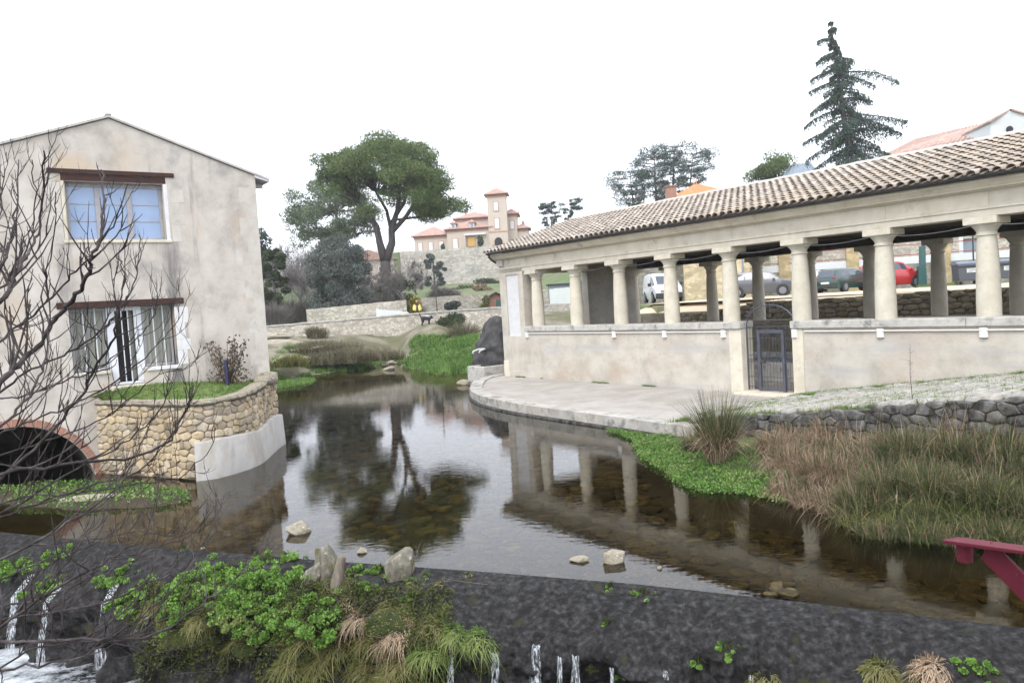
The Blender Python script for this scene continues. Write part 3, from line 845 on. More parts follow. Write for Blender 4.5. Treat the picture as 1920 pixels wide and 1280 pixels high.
rm = MB()
rx = list(np.arange(13.0, 30.1, .5))
v = []; f = []
for x in rx:
    e = (-5.58 if x > 15 else -5.1) - .4 * smooth(16, 21, x)
    for y in (e, -3.0, -.8, .3): v.append(lav(x, y, ramp_z(x) - .035))
    v.append(lav(x, e, -.4))
for i in range(len(rx) - 1):
    for k in range(3): f.append((i * 5 + k, (i + 1) * 5 + k, (i + 1) * 5 + k + 1, i * 5 + k + 1))
    f.append((i * 5 + 4, (i + 1) * 5 + 4, (i + 1) * 5, i * 5))
rampo = rm.add(v, f).build('cobbled_ramp', M['soil'])
tag(rampo, kind='structure')
COB = variants(8, M['cobble'], .5, .10, 60)
cob = []
x = 14.1
while x < 24.5:
    w = rng.uniform(.24, .34); y = -5.35 - .4 * smooth(16, 21, x) + rng.uniform(0, .2)
    while y < -.22:
        h = rng.uniform(.26, .42)
        if not (x < 15.6 and rng.random() < .35 * (15.6 - x)) and not (y > -.8 and rng.random() < .45):
            cob.append((x + w / 2 + rng.uniform(-.02, .02), y + h / 2, w * .82, h * .76))
        y += h
    x += w
cob.sort(key=lambda c: (lav(c[0], c[1]) - Vector((0, 0, 0))).length if lav(c[0], c[1]).x < .70 * lav(c[0], c[1]).y else 99)
def cob_place(c):
    p = lav(c[0], c[1], ramp_z(c[0]) - .03 + rng.uniform(-.008, .012))
    return tuple(p), TH + rng.uniform(-.06, .06), (c[2], c[3], .16)
for k, c in enumerate(cob[:300]):
    l_, r_, s_ = cob_place(c)
    put('cobblestone', COB[k % 8], None, rampo, l_, (rng.uniform(-.04, .04), -.141 + rng.uniform(-.04, .04), r_), s_)
M['cobble_j'] = surf('cobble_j', [(0.3, (.27, .255, .225)), (0.5, (.37, .36, .33)), (0.75, (.46, .45, .42))], 5, 6, .85, .35, 20, tint=.16)
joined(COB, [cob_place(c) for c in cob[300:]], 'cobblestones', M['cobble_j'], rampo)

# ------------------------------------------------------------------ dry-stone facing made of single stones
RUB = variants(14, M['rubble'], .16, .24, 0)
RUBD = variants(10, M['rubble_dark'], .2, .24, 20)
RUBG = variants(10, M['rubble_grey'], .22, .28, 80)
def stone_face(parent, path, z0f, z1f, var, course=(.12, .2), length=(.16, .38), depth=.22, batter=0.0, skip=None, gap=.94, name='stone', proud=.0, limit=300, ofs=(0, 0, 0)):
    """lay stones in courses on a path (list of 2-D points, outside on the right-hand side)"""
    P2 = [Vector(p) for p in path]; cum = [0]
    for a, b in zip(P2[:-1], P2[1:]): cum.append(cum[-1] + (b - a).length)
    def pos(s):
        for i in range(len(P2) - 1):
            if s <= cum[i + 1] or i == len(P2) - 2:
                t = (s - cum[i]) / (cum[i + 1] - cum[i]); d = (P2[i + 1] - P2[i]).normalized(); return P2[i].lerp(P2[i + 1], t), d
    L = cum[-1]; n = 0; s_off = 0
    zmax = max(z1f(s / 20 * L) for s in range(21)); z = min(z0f(s / 20 * L) for s in range(21))
    cnt = 0
    while z < zmax - .03:
        h = rng.uniform(*course); s = rng.uniform(-.15, 0)
        while s < L:
            w = rng.uniform(*length); sm = s + w / 2
            if 0 <= sm <= L and z0f(sm) - h * .3 <= z and z + h * .7 <= z1f(sm) and not (skip and skip(sm, z + h / 2)):
                p, d = pos(sm); nrm = Vector((d.y, -d.x))
                q = p - nrm * (depth / 2 - .03 + batter * z - rng.uniform(0, .035) - proud)
                o = put(name, var[cnt % len(var)], None, parent, (q.x - ofs[0], q.y - ofs[1], z + h / 2 - ofs[2]), (rng.uniform(-.05, .05), rng.uniform(-.10, .10), math.atan2(d.y, d.x)), (w * gap * 1.04, depth, h * gap * rng.uniform(.92, 1.16)))
                cnt += 1
                if cnt >= limit: return cnt
            s += w
        z += h * .97
    return cnt

def rubble_face(parent, path, z0f, z1f, mat, cell, limit, ofs=(0, 0, 0), seed=0, batter=0.0, joint=.007, bulge=.02, keep=None, out=.0):
    """random rubble: each stone its own polygonal block, laid on a path (outside on the right-hand side)"""
    r = random.Random(seed)
    P2 = [Vector(p) for p in path]; cum = [0]
    for a, b in zip(P2[:-1], P2[1:]): cum.append(cum[-1] + (b - a).length)
    L = cum[-1]
    def pos(s):
        s = max(0, min(L, s))
        for i in range(len(P2) - 1):
            if s <= cum[i + 1] or i == len(P2) - 2:
                t = (s - cum[i]) / (cum[i + 1] - cum[i]); return P2[i].lerp(P2[i + 1], t), (P2[i + 1] - P2[i]).normalized()
    zs = [z0f(L * k / 30) for k in range(31)] + [z1f(L * k / 30) for k in range(31)]
    zmin, zmax = min(zs), max(zs); cw, chh = cell
    seeds = []
    j = 0; z = zmin - chh
    while z < zmax + chh:
        s = -cw + (cw * .5 if j % 2 else 0)
        while s < L + cw:
            seeds.append((s + r.uniform(-.33, .33) * cw, z + r.uniform(-.30, .30) * chh)); s += cw * r.uniform(.75, 1.25)
        z += chh; j += 1
    n = 0
    for (cx, cz) in seeds:
        if not (0 < cx < L) or not (z0f(cx) < cz < z1f(cx)) or (keep and not keep(cx, cz)): continue
        poly = [(cx - cw, cz - chh), (cx + cw, cz - chh), (cx + cw, cz + chh), (cx - cw, cz + chh)]
        for (qx, qz) in seeds:
            if (qx, qz) == (cx, cz) or abs(qx - cx) > 2 * cw or abs(qz - cz) > 2 * chh: continue
            mx_, mz_ = (qx + cx) / 2, (qz + cz) / 2; nx_, nz_ = (qx - cx) / cw ** 2, (qz - cz) / chh ** 2
            new = []
            for a, b in zip(poly, poly[1:] + poly[:1]):
                da = (a[0] - mx_) * nx_ + (a[1] - mz_) * nz_; db = (b[0] - mx_) * nx_ + (b[1] - mz_) * nz_
                if da <= 0: new.append(a)
                if da * db < 0: t = da / (da - db); new.append((a[0] + (b[0] - a[0]) * t, a[1] + (b[1] - a[1]) * t))
            poly = new
            if len(poly) < 3: break
        if len(poly) < 3: continue
        z0, z1 = z0f(cx), z1f(cx)
        poly = [(p[0], min(max(p[1], z0), z1)) for p in poly]
        mxs = sum(p[0] for p in poly) / len(poly); mzs = sum(p[1] for p in poly) / len(poly)
        w_ = max(p[0] for p in poly) - min(p[0] for p in poly); h_ = max(p[1] for p in poly) - min(p[1] for p in poly)
        if w_ < .05 or h_ < .04: continue
        ks = max(.5, 1 - 2 * joint / w_), max(.5, 1 - 2 * joint / h_)
        fine = []
        for a, b in zip(poly, poly[1:] + poly[:1]):
            fine += [a, ((a[0] + b[0]) / 2 + r.uniform(-.08, .08) * (b[1] - a[1]), (a[1] + b[1]) / 2 + r.uniform(-.08, .08) * (b[0] - a[0]))]
        # round the corners
        fine = [((p[0] * .82 + (q[0] + o_[0]) * .09), (p[1] * .82 + (q[1] + o_[1]) * .09)) for o_, p, q in zip(fine[-1:] + fine[:-1], fine, fine[1:] + fine[:1])]
        pb = r.uniform(.0, .03); tilt = (r.uniform(-.12, .12), r.uniform(-.12, .12)); m_ = len(fine); v = []
        for ring, (kk, dep) in enumerate(((1.0, -.09), (1.0, .0 + pb), (.90, .75 * bulge + pb), (.55, bulge + pb))):
            for (x, z) in fine:
                x2 = mxs + (x - mxs) * ks[0] * kk; z2 = mzs + (z - mzs) * ks[1] * kk
                dd = dep + ((x2 - mxs) * tilt[0] + (z2 - mzs) * tilt[1] if ring else 0) + (r.uniform(-.008, .008) if ring > 1 else 0)
                p, d = pos(x2); nr = Vector((d.y, -d.x)); q = p + nr * (dd - batter * z2 + out); v.append((q.x - ofs[0], q.y - ofs[1], z2 - ofs[2]))
        f = []
        for g_i in range(3):
            for k in range(m_): f.append((g_i * m_ + k, g_i * m_ + (k + 1) % m_, (g_i + 1) * m_ + (k + 1) % m_, (g_i + 1) * m_ + k))
        f.append(tuple(range(3 * m_, 4 * m_)))
        MB().add(v, f).build('stone', mat, parent, smooth=True, angle=50); n += 1
        if n >= limit: break
    return n

# rough retaining wall below the cobbles
rwall = empty('retaining_wall', tuple(lav(15, -5.7, 0)), 0, 'low grey rubble retaining wall below the edge of the cobbled ramp', 'wall')
core = MB()
pth = [(15.2, -5.62), (16.5, -5.68), (18, -5.78), (20, -5.92), (22, -6.0), (26, -6.0)]
v = []
for x, y in pth: v += [lav(x, y + .02, -.3) - rwall.location, lav(x, y + .02, ramp_z(x) - .02) - rwall.location, lav(x, y + .3, ramp_z(x) - .02) - rwall.location]
f = []
for i in range(len(pth) - 1):
    for k in range(2): f.append((i * 3 + k, i * 3 + 3 + k, i * 3 + 4 + k, i * 3 + k + 1))
core.add(v, f).build('core', M['rubble_grey'], rwall)
wp = [tuple(lav(x, y)[:2]) for x, y in pth]
wcum = [0]
for a, b in zip(pth[:-1], pth[1:]): wcum.append(wcum[-1] + math.hypot(b[0] - a[0], b[1] - a[1]))
def wx(s):
    for i in range(len(pth) - 1):
        if s <= wcum[i + 1]: return pth[i][0] + (pth[i + 1][0] - pth[i][0]) * (s - wcum[i]) / (wcum[i + 1] - wcum[i])
    return pth[-1][0]
rubble_face(rwall, wp, lambda s: .05, lambda s: ramp_z(wx(s)) + .03, M['rubble_grey'], (.30, .18), 300, ofs=rwall.location, seed=2, bulge=.035, joint=.005)

# ================================================================== MILL HOUSE (left)
M['quoin'] = surf('quoin', [(0.3, (.47, .43, .37)), (0.5, (.58, .54, .485)), (0.7, (.66, .62, .57))], 1.6, 8, .92, .35, 20, rnd=.03, stain=((.36, .34, .31), 1.5, .54, .7))
mill = empty('mill_house', tuple(HO), TH, 'tall plastered stone mill house with a gable, on the left bank', 'house')
def hl(x, s, z): return (x, s, z)
W_T, D_ = .45, 9.0
APEX, SL = (-3.31, 8.22), .357
def roof_z(s): return APEX[1] - SL * abs(s - APEX[0])
def rect(a, b, c, d): return [(a, c), (b, c), (b, d), (a, d)]
win = (-4.33, -2.25, 5.40, 6.74)
opn = [(-4.47, 2.36), (-3.68, 2.36), (-3.68, 1.98), (-2.98, 1.98), (-2.98, 2.36), (-2.22, 2.36), (-2.22, 3.84), (-4.47, 3.84)]
arch = [(-4.18, -.9)] + [(-5.75 + 1.57 * math.cos(a), -.35 + 1.66 * math.sin(a)) for a in [math.pi * k / 22 for k in range(23)]] + [(-7.32, -.9)]
# facade: a long front wall reaching past the frame on the left
outer = [(-8.6, -1.0), (0, -1.0), (0, roof_z(0)), APEX, (-6.62, roof_z(-6.62)), (-8.6, roof_z(-8.6))]
fac = MB().slab([outer, rect(*win), opn, arch[::-1]], lambda u, v, w: (w, u, v), 0, -W_T)
fac.build('wall', M['house_plaster'], mill)
sw = MB()
sw.box(-D_, -W_T, -.42, -.003, -1.0, roof_z(0) - .02)
sw.box(-D_, -W_T, -8.6, -8.15, -1.0, roof_z(-8.6) - .02)
sw.slab([outer], lambda u, v, w: (w, u, v), -D_, -D_ - .4)
sw.build('side_wall', M['house_plaster'], mill)
# roof: two slabs with an overhang, verge mortar and curved tiles seen edge-on along the eave
for sgn, s_end in ((1, .36), (-1, -9.0)):
    r = MB()
    a0, b0 = APEX[0], s_end
    for (o0, o1) in ((0.02, .075),):
        pl = [(a0, roof_z(a0) + o0), (b0, roof_z(b0) + o0), (b0, roof_z(b0) + o1), (a0, roof_z(a0) + o1)]
        r.slab([pl], lambda u, v, w: (w, u, v), .055, -D_ - .5)
    ro = r.build('roof', M['mortar_ridge'], mill)
    if sgn > 0:
        so = MB(); pl = [(-.02, roof_z(0) - .05), (b0 - .01, roof_z(b0) - .02), (b0 - .01, roof_z(b0) + .015), (-.02, roof_z(0) + .015)]
        so.slab([pl], lambda u, v, w: (w, u, v), .05, -D_ - .45)
        for q in range(16):
            so.box(-.35 - q * .58, -.45 - q * .58, .0, .30, roof_z(.3) - .14, roof_z(.3) - .04)
        so.build('soffit', M['soffit'], ro)
    for q in range(0, 38):
        if sgn < 0 and q % 2: continue
box('ridge_tile', M['mortar_ridge'], mill, -.25, .07, -3.38, -3.24, APEX[1] + .06, APEX[1] + .12, .03)
# lintels
box('lintel', M['beam'], mill, -.12, .035, -4.66, -1.98, 6.905, 7.01)
box('lintel', M['beam'], mill, -.30, .004, -4.40, -2.18, 6.745, 6.9, .004)
box('lintel', M['beam'], mill, -.14, .05, -4.70, -1.99, 3.845, 3.985)
# upper window
wn_ = box('window', M['frame_grey'], mill, -.26, -.20, win[0] + .003, win[0] + .08, win[2] + .003, win[3] - .003, .006)
fr = MB()
a, b, c, d = win
fr.box(-.26, -.19, a + .083, b - .003, d - .10, d - .004); fr.box(-.26, -.19, a + .083, b - .003, c + .004, c + .07); fr.box(-.26, -.19, b - .08, b - .003, c + .073, d - .103)
for s in (-3.665, -2.99): fr.box(-.25, -.18, s - .055, s + .055, c + .073, d - .103)
for k in (1, 2):
    z = c + .07 + (d - c - .17) * k / 3
    for s0, s1 in ((a + .083, -3.722), (-3.608, -3.047), (-2.933, b - .083)): fr.box(-.235, -.205, s0, s1, z - .014, z + .014)
fr.build('frame', M['frame_grey'], wn_, bevel=.006)
for s0, s1 in ((a + .08, -3.72), (-3.61, -3.045), (-2.935, b - .08)):
    for k in range(3):
        z0 = c + .07 + (d - c - .17) * k / 3; z1 = c + .07 + (d - c - .17) * (k + 1) / 3
        MB().box(-.222, -.216, s0, s1, z0, z1).build('pane', M['pane_blue'], wn_)
box('reveal', M['plaster_white'], mill, -.19, .006, b + .002, b + .10, c - .03, d, .02)
box('reveal', M['stone_dressed'], mill, -.19, .004, a - .09, a - .002, c, d, .02)
box('sill', M['stone_dressed'], mill, -.30, .03, a - .1, b + .12, c - .075, c - .002, .015)
# lower opening: two barred side windows and a barred glazed door
for (s0, s1) in ((-4.44, -3.70), (-2.92, -2.25)):
    w_ = MB()
    w_.box(-.30, -.25, s0, s1, 2.37, 2.43); w_.box(-.30, -.25, s0, s1, 3.76, 3.83); w_.box(-.30, -.25, s0, s0 + .05, 2.433, 3.757); w_.box(-.30, -.25, s1 - .05, s1, 2.433, 3.757)
    wo_ = w_.build('window', M['frame_grey'], mill, bevel=.005)
    MB().box(-.285, -.279, s0 + .05, s1 - .05, 2.43, 3.76).build('pane', M['pane_dark'], wo_)
    cu = MB(); n = 40; v = []; f = []
    for i in range(n + 1):
        s = s0 + .04 + (s1 - s0 - .08) * i / n; x = -.262 + .012 * math.sin(i * 1.1) + .006 * math.sin(i * 2.7)
        v += [(x, s, 2.44), (x + .004, s, 3.75)]
    f = [(2 * i, 2 * i + 2, 2 * i + 3, 2 * i + 1) for i in range(n)]
    cu.add(v, f).build('curtain', M['curtain'], wo_, smooth=True)
    for k in (1, 2):
        s = s0 + (s1 - s0) * (k / 3 + .02)
        MB().tube([(-.17, s, 2.36), (-.17, s, 3.84)], .013, 6).build('bar', M['frame_white'], wo_)
dr = MB()
dr.box(-.30, -.20, -3.69, -3.51, 2.05, 3.83); dr.box(-.30, -.20, -3.10, -2.93, 2.05, 3.83); dr.box(-.30, -.20, -3.508, -3.102, 3.74, 3.83); dr.box(-.30, -.20, -3.67, -2.99, 1.99, 2.047)
dro = dr.build('door', M['frame_white'], mill, bevel=.008)
MB().box(-.50, -.48, -3.51, -3.10, 2.05, 3.74).build('pane', M['dark_inside'], dro)  # near-black sheet standing in for the unlit room
cu = MB(); cu.box(-.40, -.39, -3.22, -3.10, 2.06, 3.73); cu.build('curtain', M['curtain'], dro)
for s in (-3.37, -3.235): MB().tube([(-.18, s, 2.05), (-.18, s, 3.84)], .013, 6).build('bar', M['frame_white'], dro)
box('sill', M['stone_dressed'], mill, -.34, .05, -4.50, -3.72, 2.29, 2.357, .012)
box('sill', M['plaster_white'], mill, -.34, .05, -2.94, -2.16, 2.27, 2.357, .012)
box('threshold', M['stone_dressed'], mill, -.34, .09, -3.74, -2.92, 1.86, 1.977, .015)
# room behind the openings, interior darkness put into its near-black walls
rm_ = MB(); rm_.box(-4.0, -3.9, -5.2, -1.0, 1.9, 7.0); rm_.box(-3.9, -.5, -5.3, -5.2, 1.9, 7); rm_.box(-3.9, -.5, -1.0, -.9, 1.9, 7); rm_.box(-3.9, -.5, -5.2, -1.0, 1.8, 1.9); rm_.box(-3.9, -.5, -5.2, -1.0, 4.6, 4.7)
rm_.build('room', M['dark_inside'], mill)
# quoins and jamb stones, a few millimetres proud
z = 1.75; k = 0
while z < 6.5:
    h = rng.uniform(.34, .5); w = .42 if k % 2 else .26
    box('quoin', M['quoin'], mill, -.1, .0025, -w - rng.uniform(0, .06), .0025, z + .002, z + h - .002, .003); z += h; k += 1
for (s0, sgn, z0, z1, mt) in ((-2.22, 1, 2.36, 3.84, 'plaster_white'), (-2.12, 1, 5.35, 6.7, 'quoin'), (-4.42, -1, 5.3, 6.7, 'quoin'), (-4.47, -1, 2.3, 3.84, 'quoin')):
    z = z0; k = 0
    while z < z1 - .1:
        h = min(rng.uniform(.24, .42), z1 - z); w = (.30 if k % 2 else .19) + rng.uniform(0, .05)
        a_, b_ = (s0 + .003, s0 + w) if sgn > 0 else (s0 - w, s0 - .003)
        box('jamb_stone', M[mt], mill, -.1, .004, a_, b_, z + .002, z + h - .002, .003); z += h; k += 1
# arch ring of bricks, dark tunnel behind
for k in range(34):
    a0 = math.pi * (k + .06) / 34; a1 = math.pi * (k + .94) / 34
    pl = [(-5.75 + (1.57 + r) * math.cos(a), -.35 + (1.66 + r) * math.sin(a)) for r, a in ((.012, a0), (.012, a1), (.17, a1), (.17, a0))]
    if min(p[1] for p in pl) < -.2: continue
    MB().slab([pl], lambda u, v, w: (w, u, v), .012, -.3).build('brick', M['brick'], mill)
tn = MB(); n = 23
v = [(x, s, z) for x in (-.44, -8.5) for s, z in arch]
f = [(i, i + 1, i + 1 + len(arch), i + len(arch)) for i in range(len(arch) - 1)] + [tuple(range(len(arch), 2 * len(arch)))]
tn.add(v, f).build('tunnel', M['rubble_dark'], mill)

# ------------------------------------------------------------------ stone bastion in front of the mill
bas = empty('stone_bastion', tuple(hou(1.6, -1.5)), 0, 'rounded rubble stone bastion with grass on top, in front of the mill house', 'retaining wall')
BO = bas.location
BP = [(-6.28, 20.45), (-6.25, 19.6), (-6.14, 18.7), (-6.06, 17.9), (-6.12, 17.35), (-6.30, 16.88), (-6.52, 16.50), (-6.80, 16.34), (-7.1, 16.42), (-7.6, 16.72), (-8.3, 17.1), (-9.0, 17.45), (-9.82, 17.9)]
BP = BP[::-1]           # from the arch side round to the house corner, outside on the right
bcum = [0]
for a, b in zip(BP[:-1], BP[1:]): bcum.append(bcum[-1] + math.hypot(b[0] - a[0], b[1] - a[1]))
BL = bcum[-1]
def btop(s): return 1.60 + .10 * smooth(.45 * BL, .95 * BL, s)
S_CON = 3.35                 # concrete apron begins here
def con_top(s): return .80 + .03 * math.sin(s * 2)
nb = len(BP); v = []; f = []
for x, y in BP:
    v += [(x - BO.x, y - BO.y, -.9), (x - BO.x, y - BO.y, 1.5)]
inn = offset_poly(BP, .055)
v = []
for (x, y), (ix, iy) in zip(BP, inn): v += [(ix - BO.x, iy - BO.y, -.9), (ix - BO.x, iy - BO.y, 1.55)]
for i in range(nb - 1): f.append((2 * i, 2 * i + 2, 2 * i + 3, 2 * i + 1))
MB().add(v, f).build('core', M['mortar'], bas)
rubble_face(bas, BP, lambda s: 0.0 if s < S_CON else con_top(s) - .04, btop, M['rubble'], (.235, .155), 299, ofs=BO, seed=1, batter=.03, bulge=.018)
# concrete apron at the foot
ca = MB(); v = []; f = []; m = 36
def bpos(s):
    for i in range(nb - 1):
        if s <= bcum[i + 1] or i == nb - 2:
            t = (s - bcum[i]) / (bcum[i + 1] - bcum[i]); a = Vector(BP[i]); b = Vector(BP[i + 1]); return a.lerp(b, t), (b - a).normalized()
dsm = []
for i in range(m):
    s = S_CON + (BL - S_CON) * i / (m - 1); p, d = bpos(s); dsm.append((s, p, d))
for i, (s, p, d) in enumerate(dsm):
    d = (dsm[max(i - 1, 0)][2] + d + dsm[min(i + 1, m - 1)][2]).normalized(); nr = Vector((d.y, -d.x))
    tp = con_top(s) + .02 * noise.noise(Vector((s * 3, 0, 0)))
    for o, z in ((.14, -.9), (.11, 0.0), (.075, tp - .03), (.05, tp), (-.10, tp + .02)):
        q = p + nr * o; v.append((q.x - BO.x, q.y - BO.y, z))
for i in range(m - 1):
    for k in range(4): f.append((i * 5 + k, (i + 1) * 5 + k, (i + 1) * 5 + k + 1, i * 5 + k + 1))
ca.add(v, f).build('concrete_apron', M['concrete_pale'], bas, smooth=True, angle=50)
# coping stones on the edge
s = .1
CAPS = variants(6, M['limestone'], .4, .12, 130)
while s < BL - .2:
    w = rng.uniform(.28, .55); p, d = bpos(s + w / 2); nr = Vector((d.y, -d.x)); q = p - nr * .16
    put('coping_stone', CAPS[int(s * 7) % 6], None, bas, (q.x - BO.x, q.y - BO.y, btop(s) + .03), (0, 0, math.atan2(d.y, d.x)), (w * 1.05, .36, rng.uniform(.09, .15))); s += w
for q, sc in (((-6.35, 20.0), (.42, .4, .34)), ((-6.36, 19.5), (.4, .4, .22))):
    put('coping_stone', CAPS[1], None, bas, (q[0] - BO.x, q[1] - BO.y, 1.80), (0, 0, .4), sc)
# grassed top
tv = [tuple(p) for p in offset_poly(BP, .16)]
fac0 = [tuple(hou(.02, s)[:2]) for s in np.linspace(.05, -4.2, 13)]
v = []; f = []
nn_ = 13; mm = 10
tvr = [bpos(BL * (1 - i / (nn_ - 1))) for i in range(nn_)]
for i in range(nn_):
    p, d = tvr[i]; nr = Vector((d.y, -d.x)); e = p - nr * .2; h0 = Vector(fac0[i])
    s = -4.2 * i / 12
    zf = 1.78 + .16 * smooth(-.8, -2.6, s) - .15 * smooth(-3.6, -4.2, s)
    for j in range(mm):
        t = j / (mm - 1); q = h0.lerp(e, t)
        v.append((q.x - BO.x, q.y - BO.y, zf + (1.60 - zf + .05 * smooth(.5 * BL, BL, BL * (1 - i / 12))) * t ** 1.3 + .03 * noise.noise(Vector((q.x * 2, q.y * 2, 0)))))
for i in range(nn_ - 1):
    for j in range(mm - 1): f.append((i * mm + j, (i + 1) * mm + j, (i + 1) * mm + j + 1, i * mm + j + 1))
top = MB().add(v, f).build('grass_top', M['grass_ground'], bas, smooth=True)
tw = [Vector(q) for q in v]
g = np.random.default_rng(21)
parts = []
for k in range(2600):
    i = g.integers(0, nn_ - 1); j = g.integers(0, mm - 1); a, b = g.uniform(), g.uniform()
    p = tw[i * mm + j].lerp(tw[(i + 1) * mm + j], a).lerp(tw[i * mm + j + 1].lerp(tw[(i + 1) * mm + j + 1], a), b)
    if noise.noise(p * 1.4) < -.18: continue
    parts.append(blades(4, .03, .07, .9, .005, 2, .5, int(g.integers(1e6)), .5, p))
gv, gf, gr = join_np(parts)
tag(put('grass', np_mesh('grass', gv, gf, gr), M['grass'], bas), kind='stuff')

# ================================================================== WASH HOUSE (right)
wash = empty('wash_house', tuple(LO), TH, 'long open colonnaded wash house with canal-tile roof, on the right', 'wash house')
XL, XR = -.5, 30.0
GX0, GX1 = 11.91, 13.63
CX = [1.70 + 2.414 * n for n in range(11)]
BX = [-.25, 1.70, 4.1, 6.6, 9.1, 11.5, 13.95, 16.4, 18.8, 21.2]
BX = [.0 + 2.414 * n - .72 for n in range(13)]
wl = MB()
wl.box(1.15, GX0 - .45, 0, .5, -.3, 2.18)
wl.box(GX1 + .35, XR, 0, .5, -.3, 2.18)
wl.build('wall', M['wash_plaster'], wash)
box('gate_jamb', M['stone_dressed'], wash, GX0 - .447, GX0, -.02, .52, 0, 2.178, .015)
box('gate_jamb', M['stone_dressed'], wash, GX1, GX1 + .347, -.02, .52, 0, 2.178, .015)
box('threshold', M['stone_dressed'], wash, GX0 - .1, GX1 + .1, -.42, .5, .1, .335, .015)
# solid end bay with a recessed roughcast panel
eb = MB()
eb.slab([[(XL, -.3), (1.147, -.3), (1.147, 4.95), (XL, 4.95)], [(-.05, 2.0), (.82, 2.0), (.82, 4.55), (-.05, 4.55)]], lambda u, v, w: (u, w, v), 0, .55)
eb.build('end_wall', M['wash_plaster'], wash, bevel=.01)
box('panel', M['white_roughcast'], wash, -.05, .82, .05, .5, 2.0, 4.55, 0)
box('corner_block', M['stone_dressed'], wash, XL - .02, XL + .36, -.025, .3, .1, .95, .02)
# gable end (left): parapet, solid rear part, gable above
ge = MB()
ge.box(XL, XL + .4, .553, 4.6, -.3, 2.05); ge.box(XL, XL + .4, 4.6, 7.6, -.3, 4.95)
ge.slab([[(-.1, 4.952), (8.8, 4.952), (8.8, 5.4), (4.35, 6.8), (-.1, 5.4)]], lambda u, v, w: (w, u, v), XL + .003, XL + .4)
ge.build('gable_wall', M['wash_plaster'], wash)
# coping and columns
for a, b in ((1.15, GX0 + .02), (GX1 - .02, XR)):
    x = a
    while x < b - .01:
        w = min(rng.uniform(1.9, 2.6), b - x)
        box('coping_stone', M['coping'], wash, x + .003, x + w - .003, -.075, .56, 2.182, 2.39, .022); x += w
prof = [(.255, 0), (.256, .35), (.246, .9), (.222, 1.5), (.20, 1.80), (.197, 1.83), (.232, 1.845), (.232, 1.875), (.208, 1.89), (.208, 1.945), (.228, 1.955), (.228, 1.975), (.235, 1.985), (.29, 2.05), (.325, 2.09)]
cm = MB().lathe(prof, 28).mesh('column', True); cm.set_sharp_from_angle(angle=R_(38))
am = MB().box(-.36, .36, -.36, .36, 2.093, 2.252).mesh('abacus')
def columns(xs, y, z0, sc=1.0):
    for x in xs:
        c = put('column', cm, M['column_stone'], wash, (x, y, z0), (0, 0, rng.uniform(0, 6)), (1, 1, sc))
        a_ = put('abacus', am, M['column_stone'], c); a_.rotation_euler = (0, 0, -c.rotation_euler[2])
        b = a_.modifiers.new('bevel', 'BEVEL'); b.width = .015; b.segments = 2
columns(CX, .30, 2.39)
columns(BX, 8.1, 2.05, 1.152)
# entablature: architrave fasciae, frieze, cornice
def run(name, mat, y0, y1, z0, z1, x0=XL - .02, x1=XR, bevel=.008): return box(name, mat, wash, x0, x1, y0, y1, z0, z1, bevel)
run('architrave', M['stone_dressed'], .0, .60, 4.645, 4.80)
run('architrave', M['stone_dressed'], -.025, .62, 4.803, 4.875, XL - .045)
x = XL - .01
while x < XR:
    w = rng.uniform(2.3, 2.5); box('frieze', M['stone_dressed'], wash, x + .002, x + w - .002, .005, .58, 4.878, 5.20, .004); x += w
cornice = MB()
cornice.prism([(.50, 5.203), (-.02, 5.203), (-.06, 5.24), (-.20, 5.25), (-.20, 5.27), (-.30, 5.37), (-.34, 5.38), (-.34, 5.45), (.50, 5.45)], lambda u, v, w: (w, u, v), XL - .32, XR)
cornice.build('cornice', M['stone_dressed'], wash, bevel=.004)
run('rear_architrave', M['dark_wood_shade'], 7.8, 8.4, 4.645, 5.25)  # architrave coloured dark to stand in for the shadowed ceiling
box('end_beam', M['stone_dressed'], wash, XL, XL + .4, .6, 7.8, 4.6, 4.95)
gutter = MB(); gp = [(-.45 + .085 * math.cos(a), 5.53 + .085 * math.sin(a)) for a in np.linspace(math.pi, 2 * math.pi, 9)] + [(-.45 + .075 * math.cos(a), 5.53 + .075 * math.sin(a)) for a in np.linspace(2 * math.pi, math.pi, 9)]
gutter.prism(gp, lambda u, v, w: (w, u, v), XL - .15, XR)
gu = gutter.build('gutter', M['gutter'], wash)
MB().tube([(XL - .02, -.45, 5.46), (XL - .04, -.43, 5.34), (XL - .10, -.25, 5.22), (XL - .10, -.05, 5.12)], .04, 8).build('downspout', M['gutter'], gu)
# roof
EAV, RDG = (-.50, 5.55), (4.35, 6.98)
SLOPE = math.atan2(RDG[1] - EAV[1], RDG[0] - EAV[0]); SLEN = math.hypot(RDG[1] - EAV[1], RDG[0] - EAV[0])
rf = MB()
pl = [(EAV[0] + .08, EAV[1] - .02), RDG, (9.2, EAV[1]), (9.2, EAV[1] - .06), (RDG[0], RDG[1] - .08), (EAV[0] + .08, EAV[1] - .09)]
rf.prism(pl, lambda u, v, w: (w, u, v), XL - .30, XR)
roof = rf.build('roof', M['tile_pan'], wash)
ceil = MB()
for k in range(0, 40):
    x = XL + .5 + k * .75
    ceil.bar((x, -.1, EAV[1] - .02), (x, RDG[0] - .06, RDG[1] - .17), .09, .13); ceil.bar((x, RDG[0] + .06, RDG[1] - .17), (x, 8.9, EAV[1] - .02), .09, .13)
ceil.build('rafter', M['dark_wood_shade'], wash)
for xx in CX[::2]: box('tie_beam', M['dark_wood_shade'], wash, xx - .11, xx + .11, .5, 8.0, 4.90, 5.16)
cl = MB().add([(XL, .62, 4.97), (XR, .62, 4.97), (XR, 7.79, 4.97), (XL, 7.79, 4.97)], [(0, 1, 2, 3)])
cl.build('ceiling', M['dark_wood_shade'], wash)
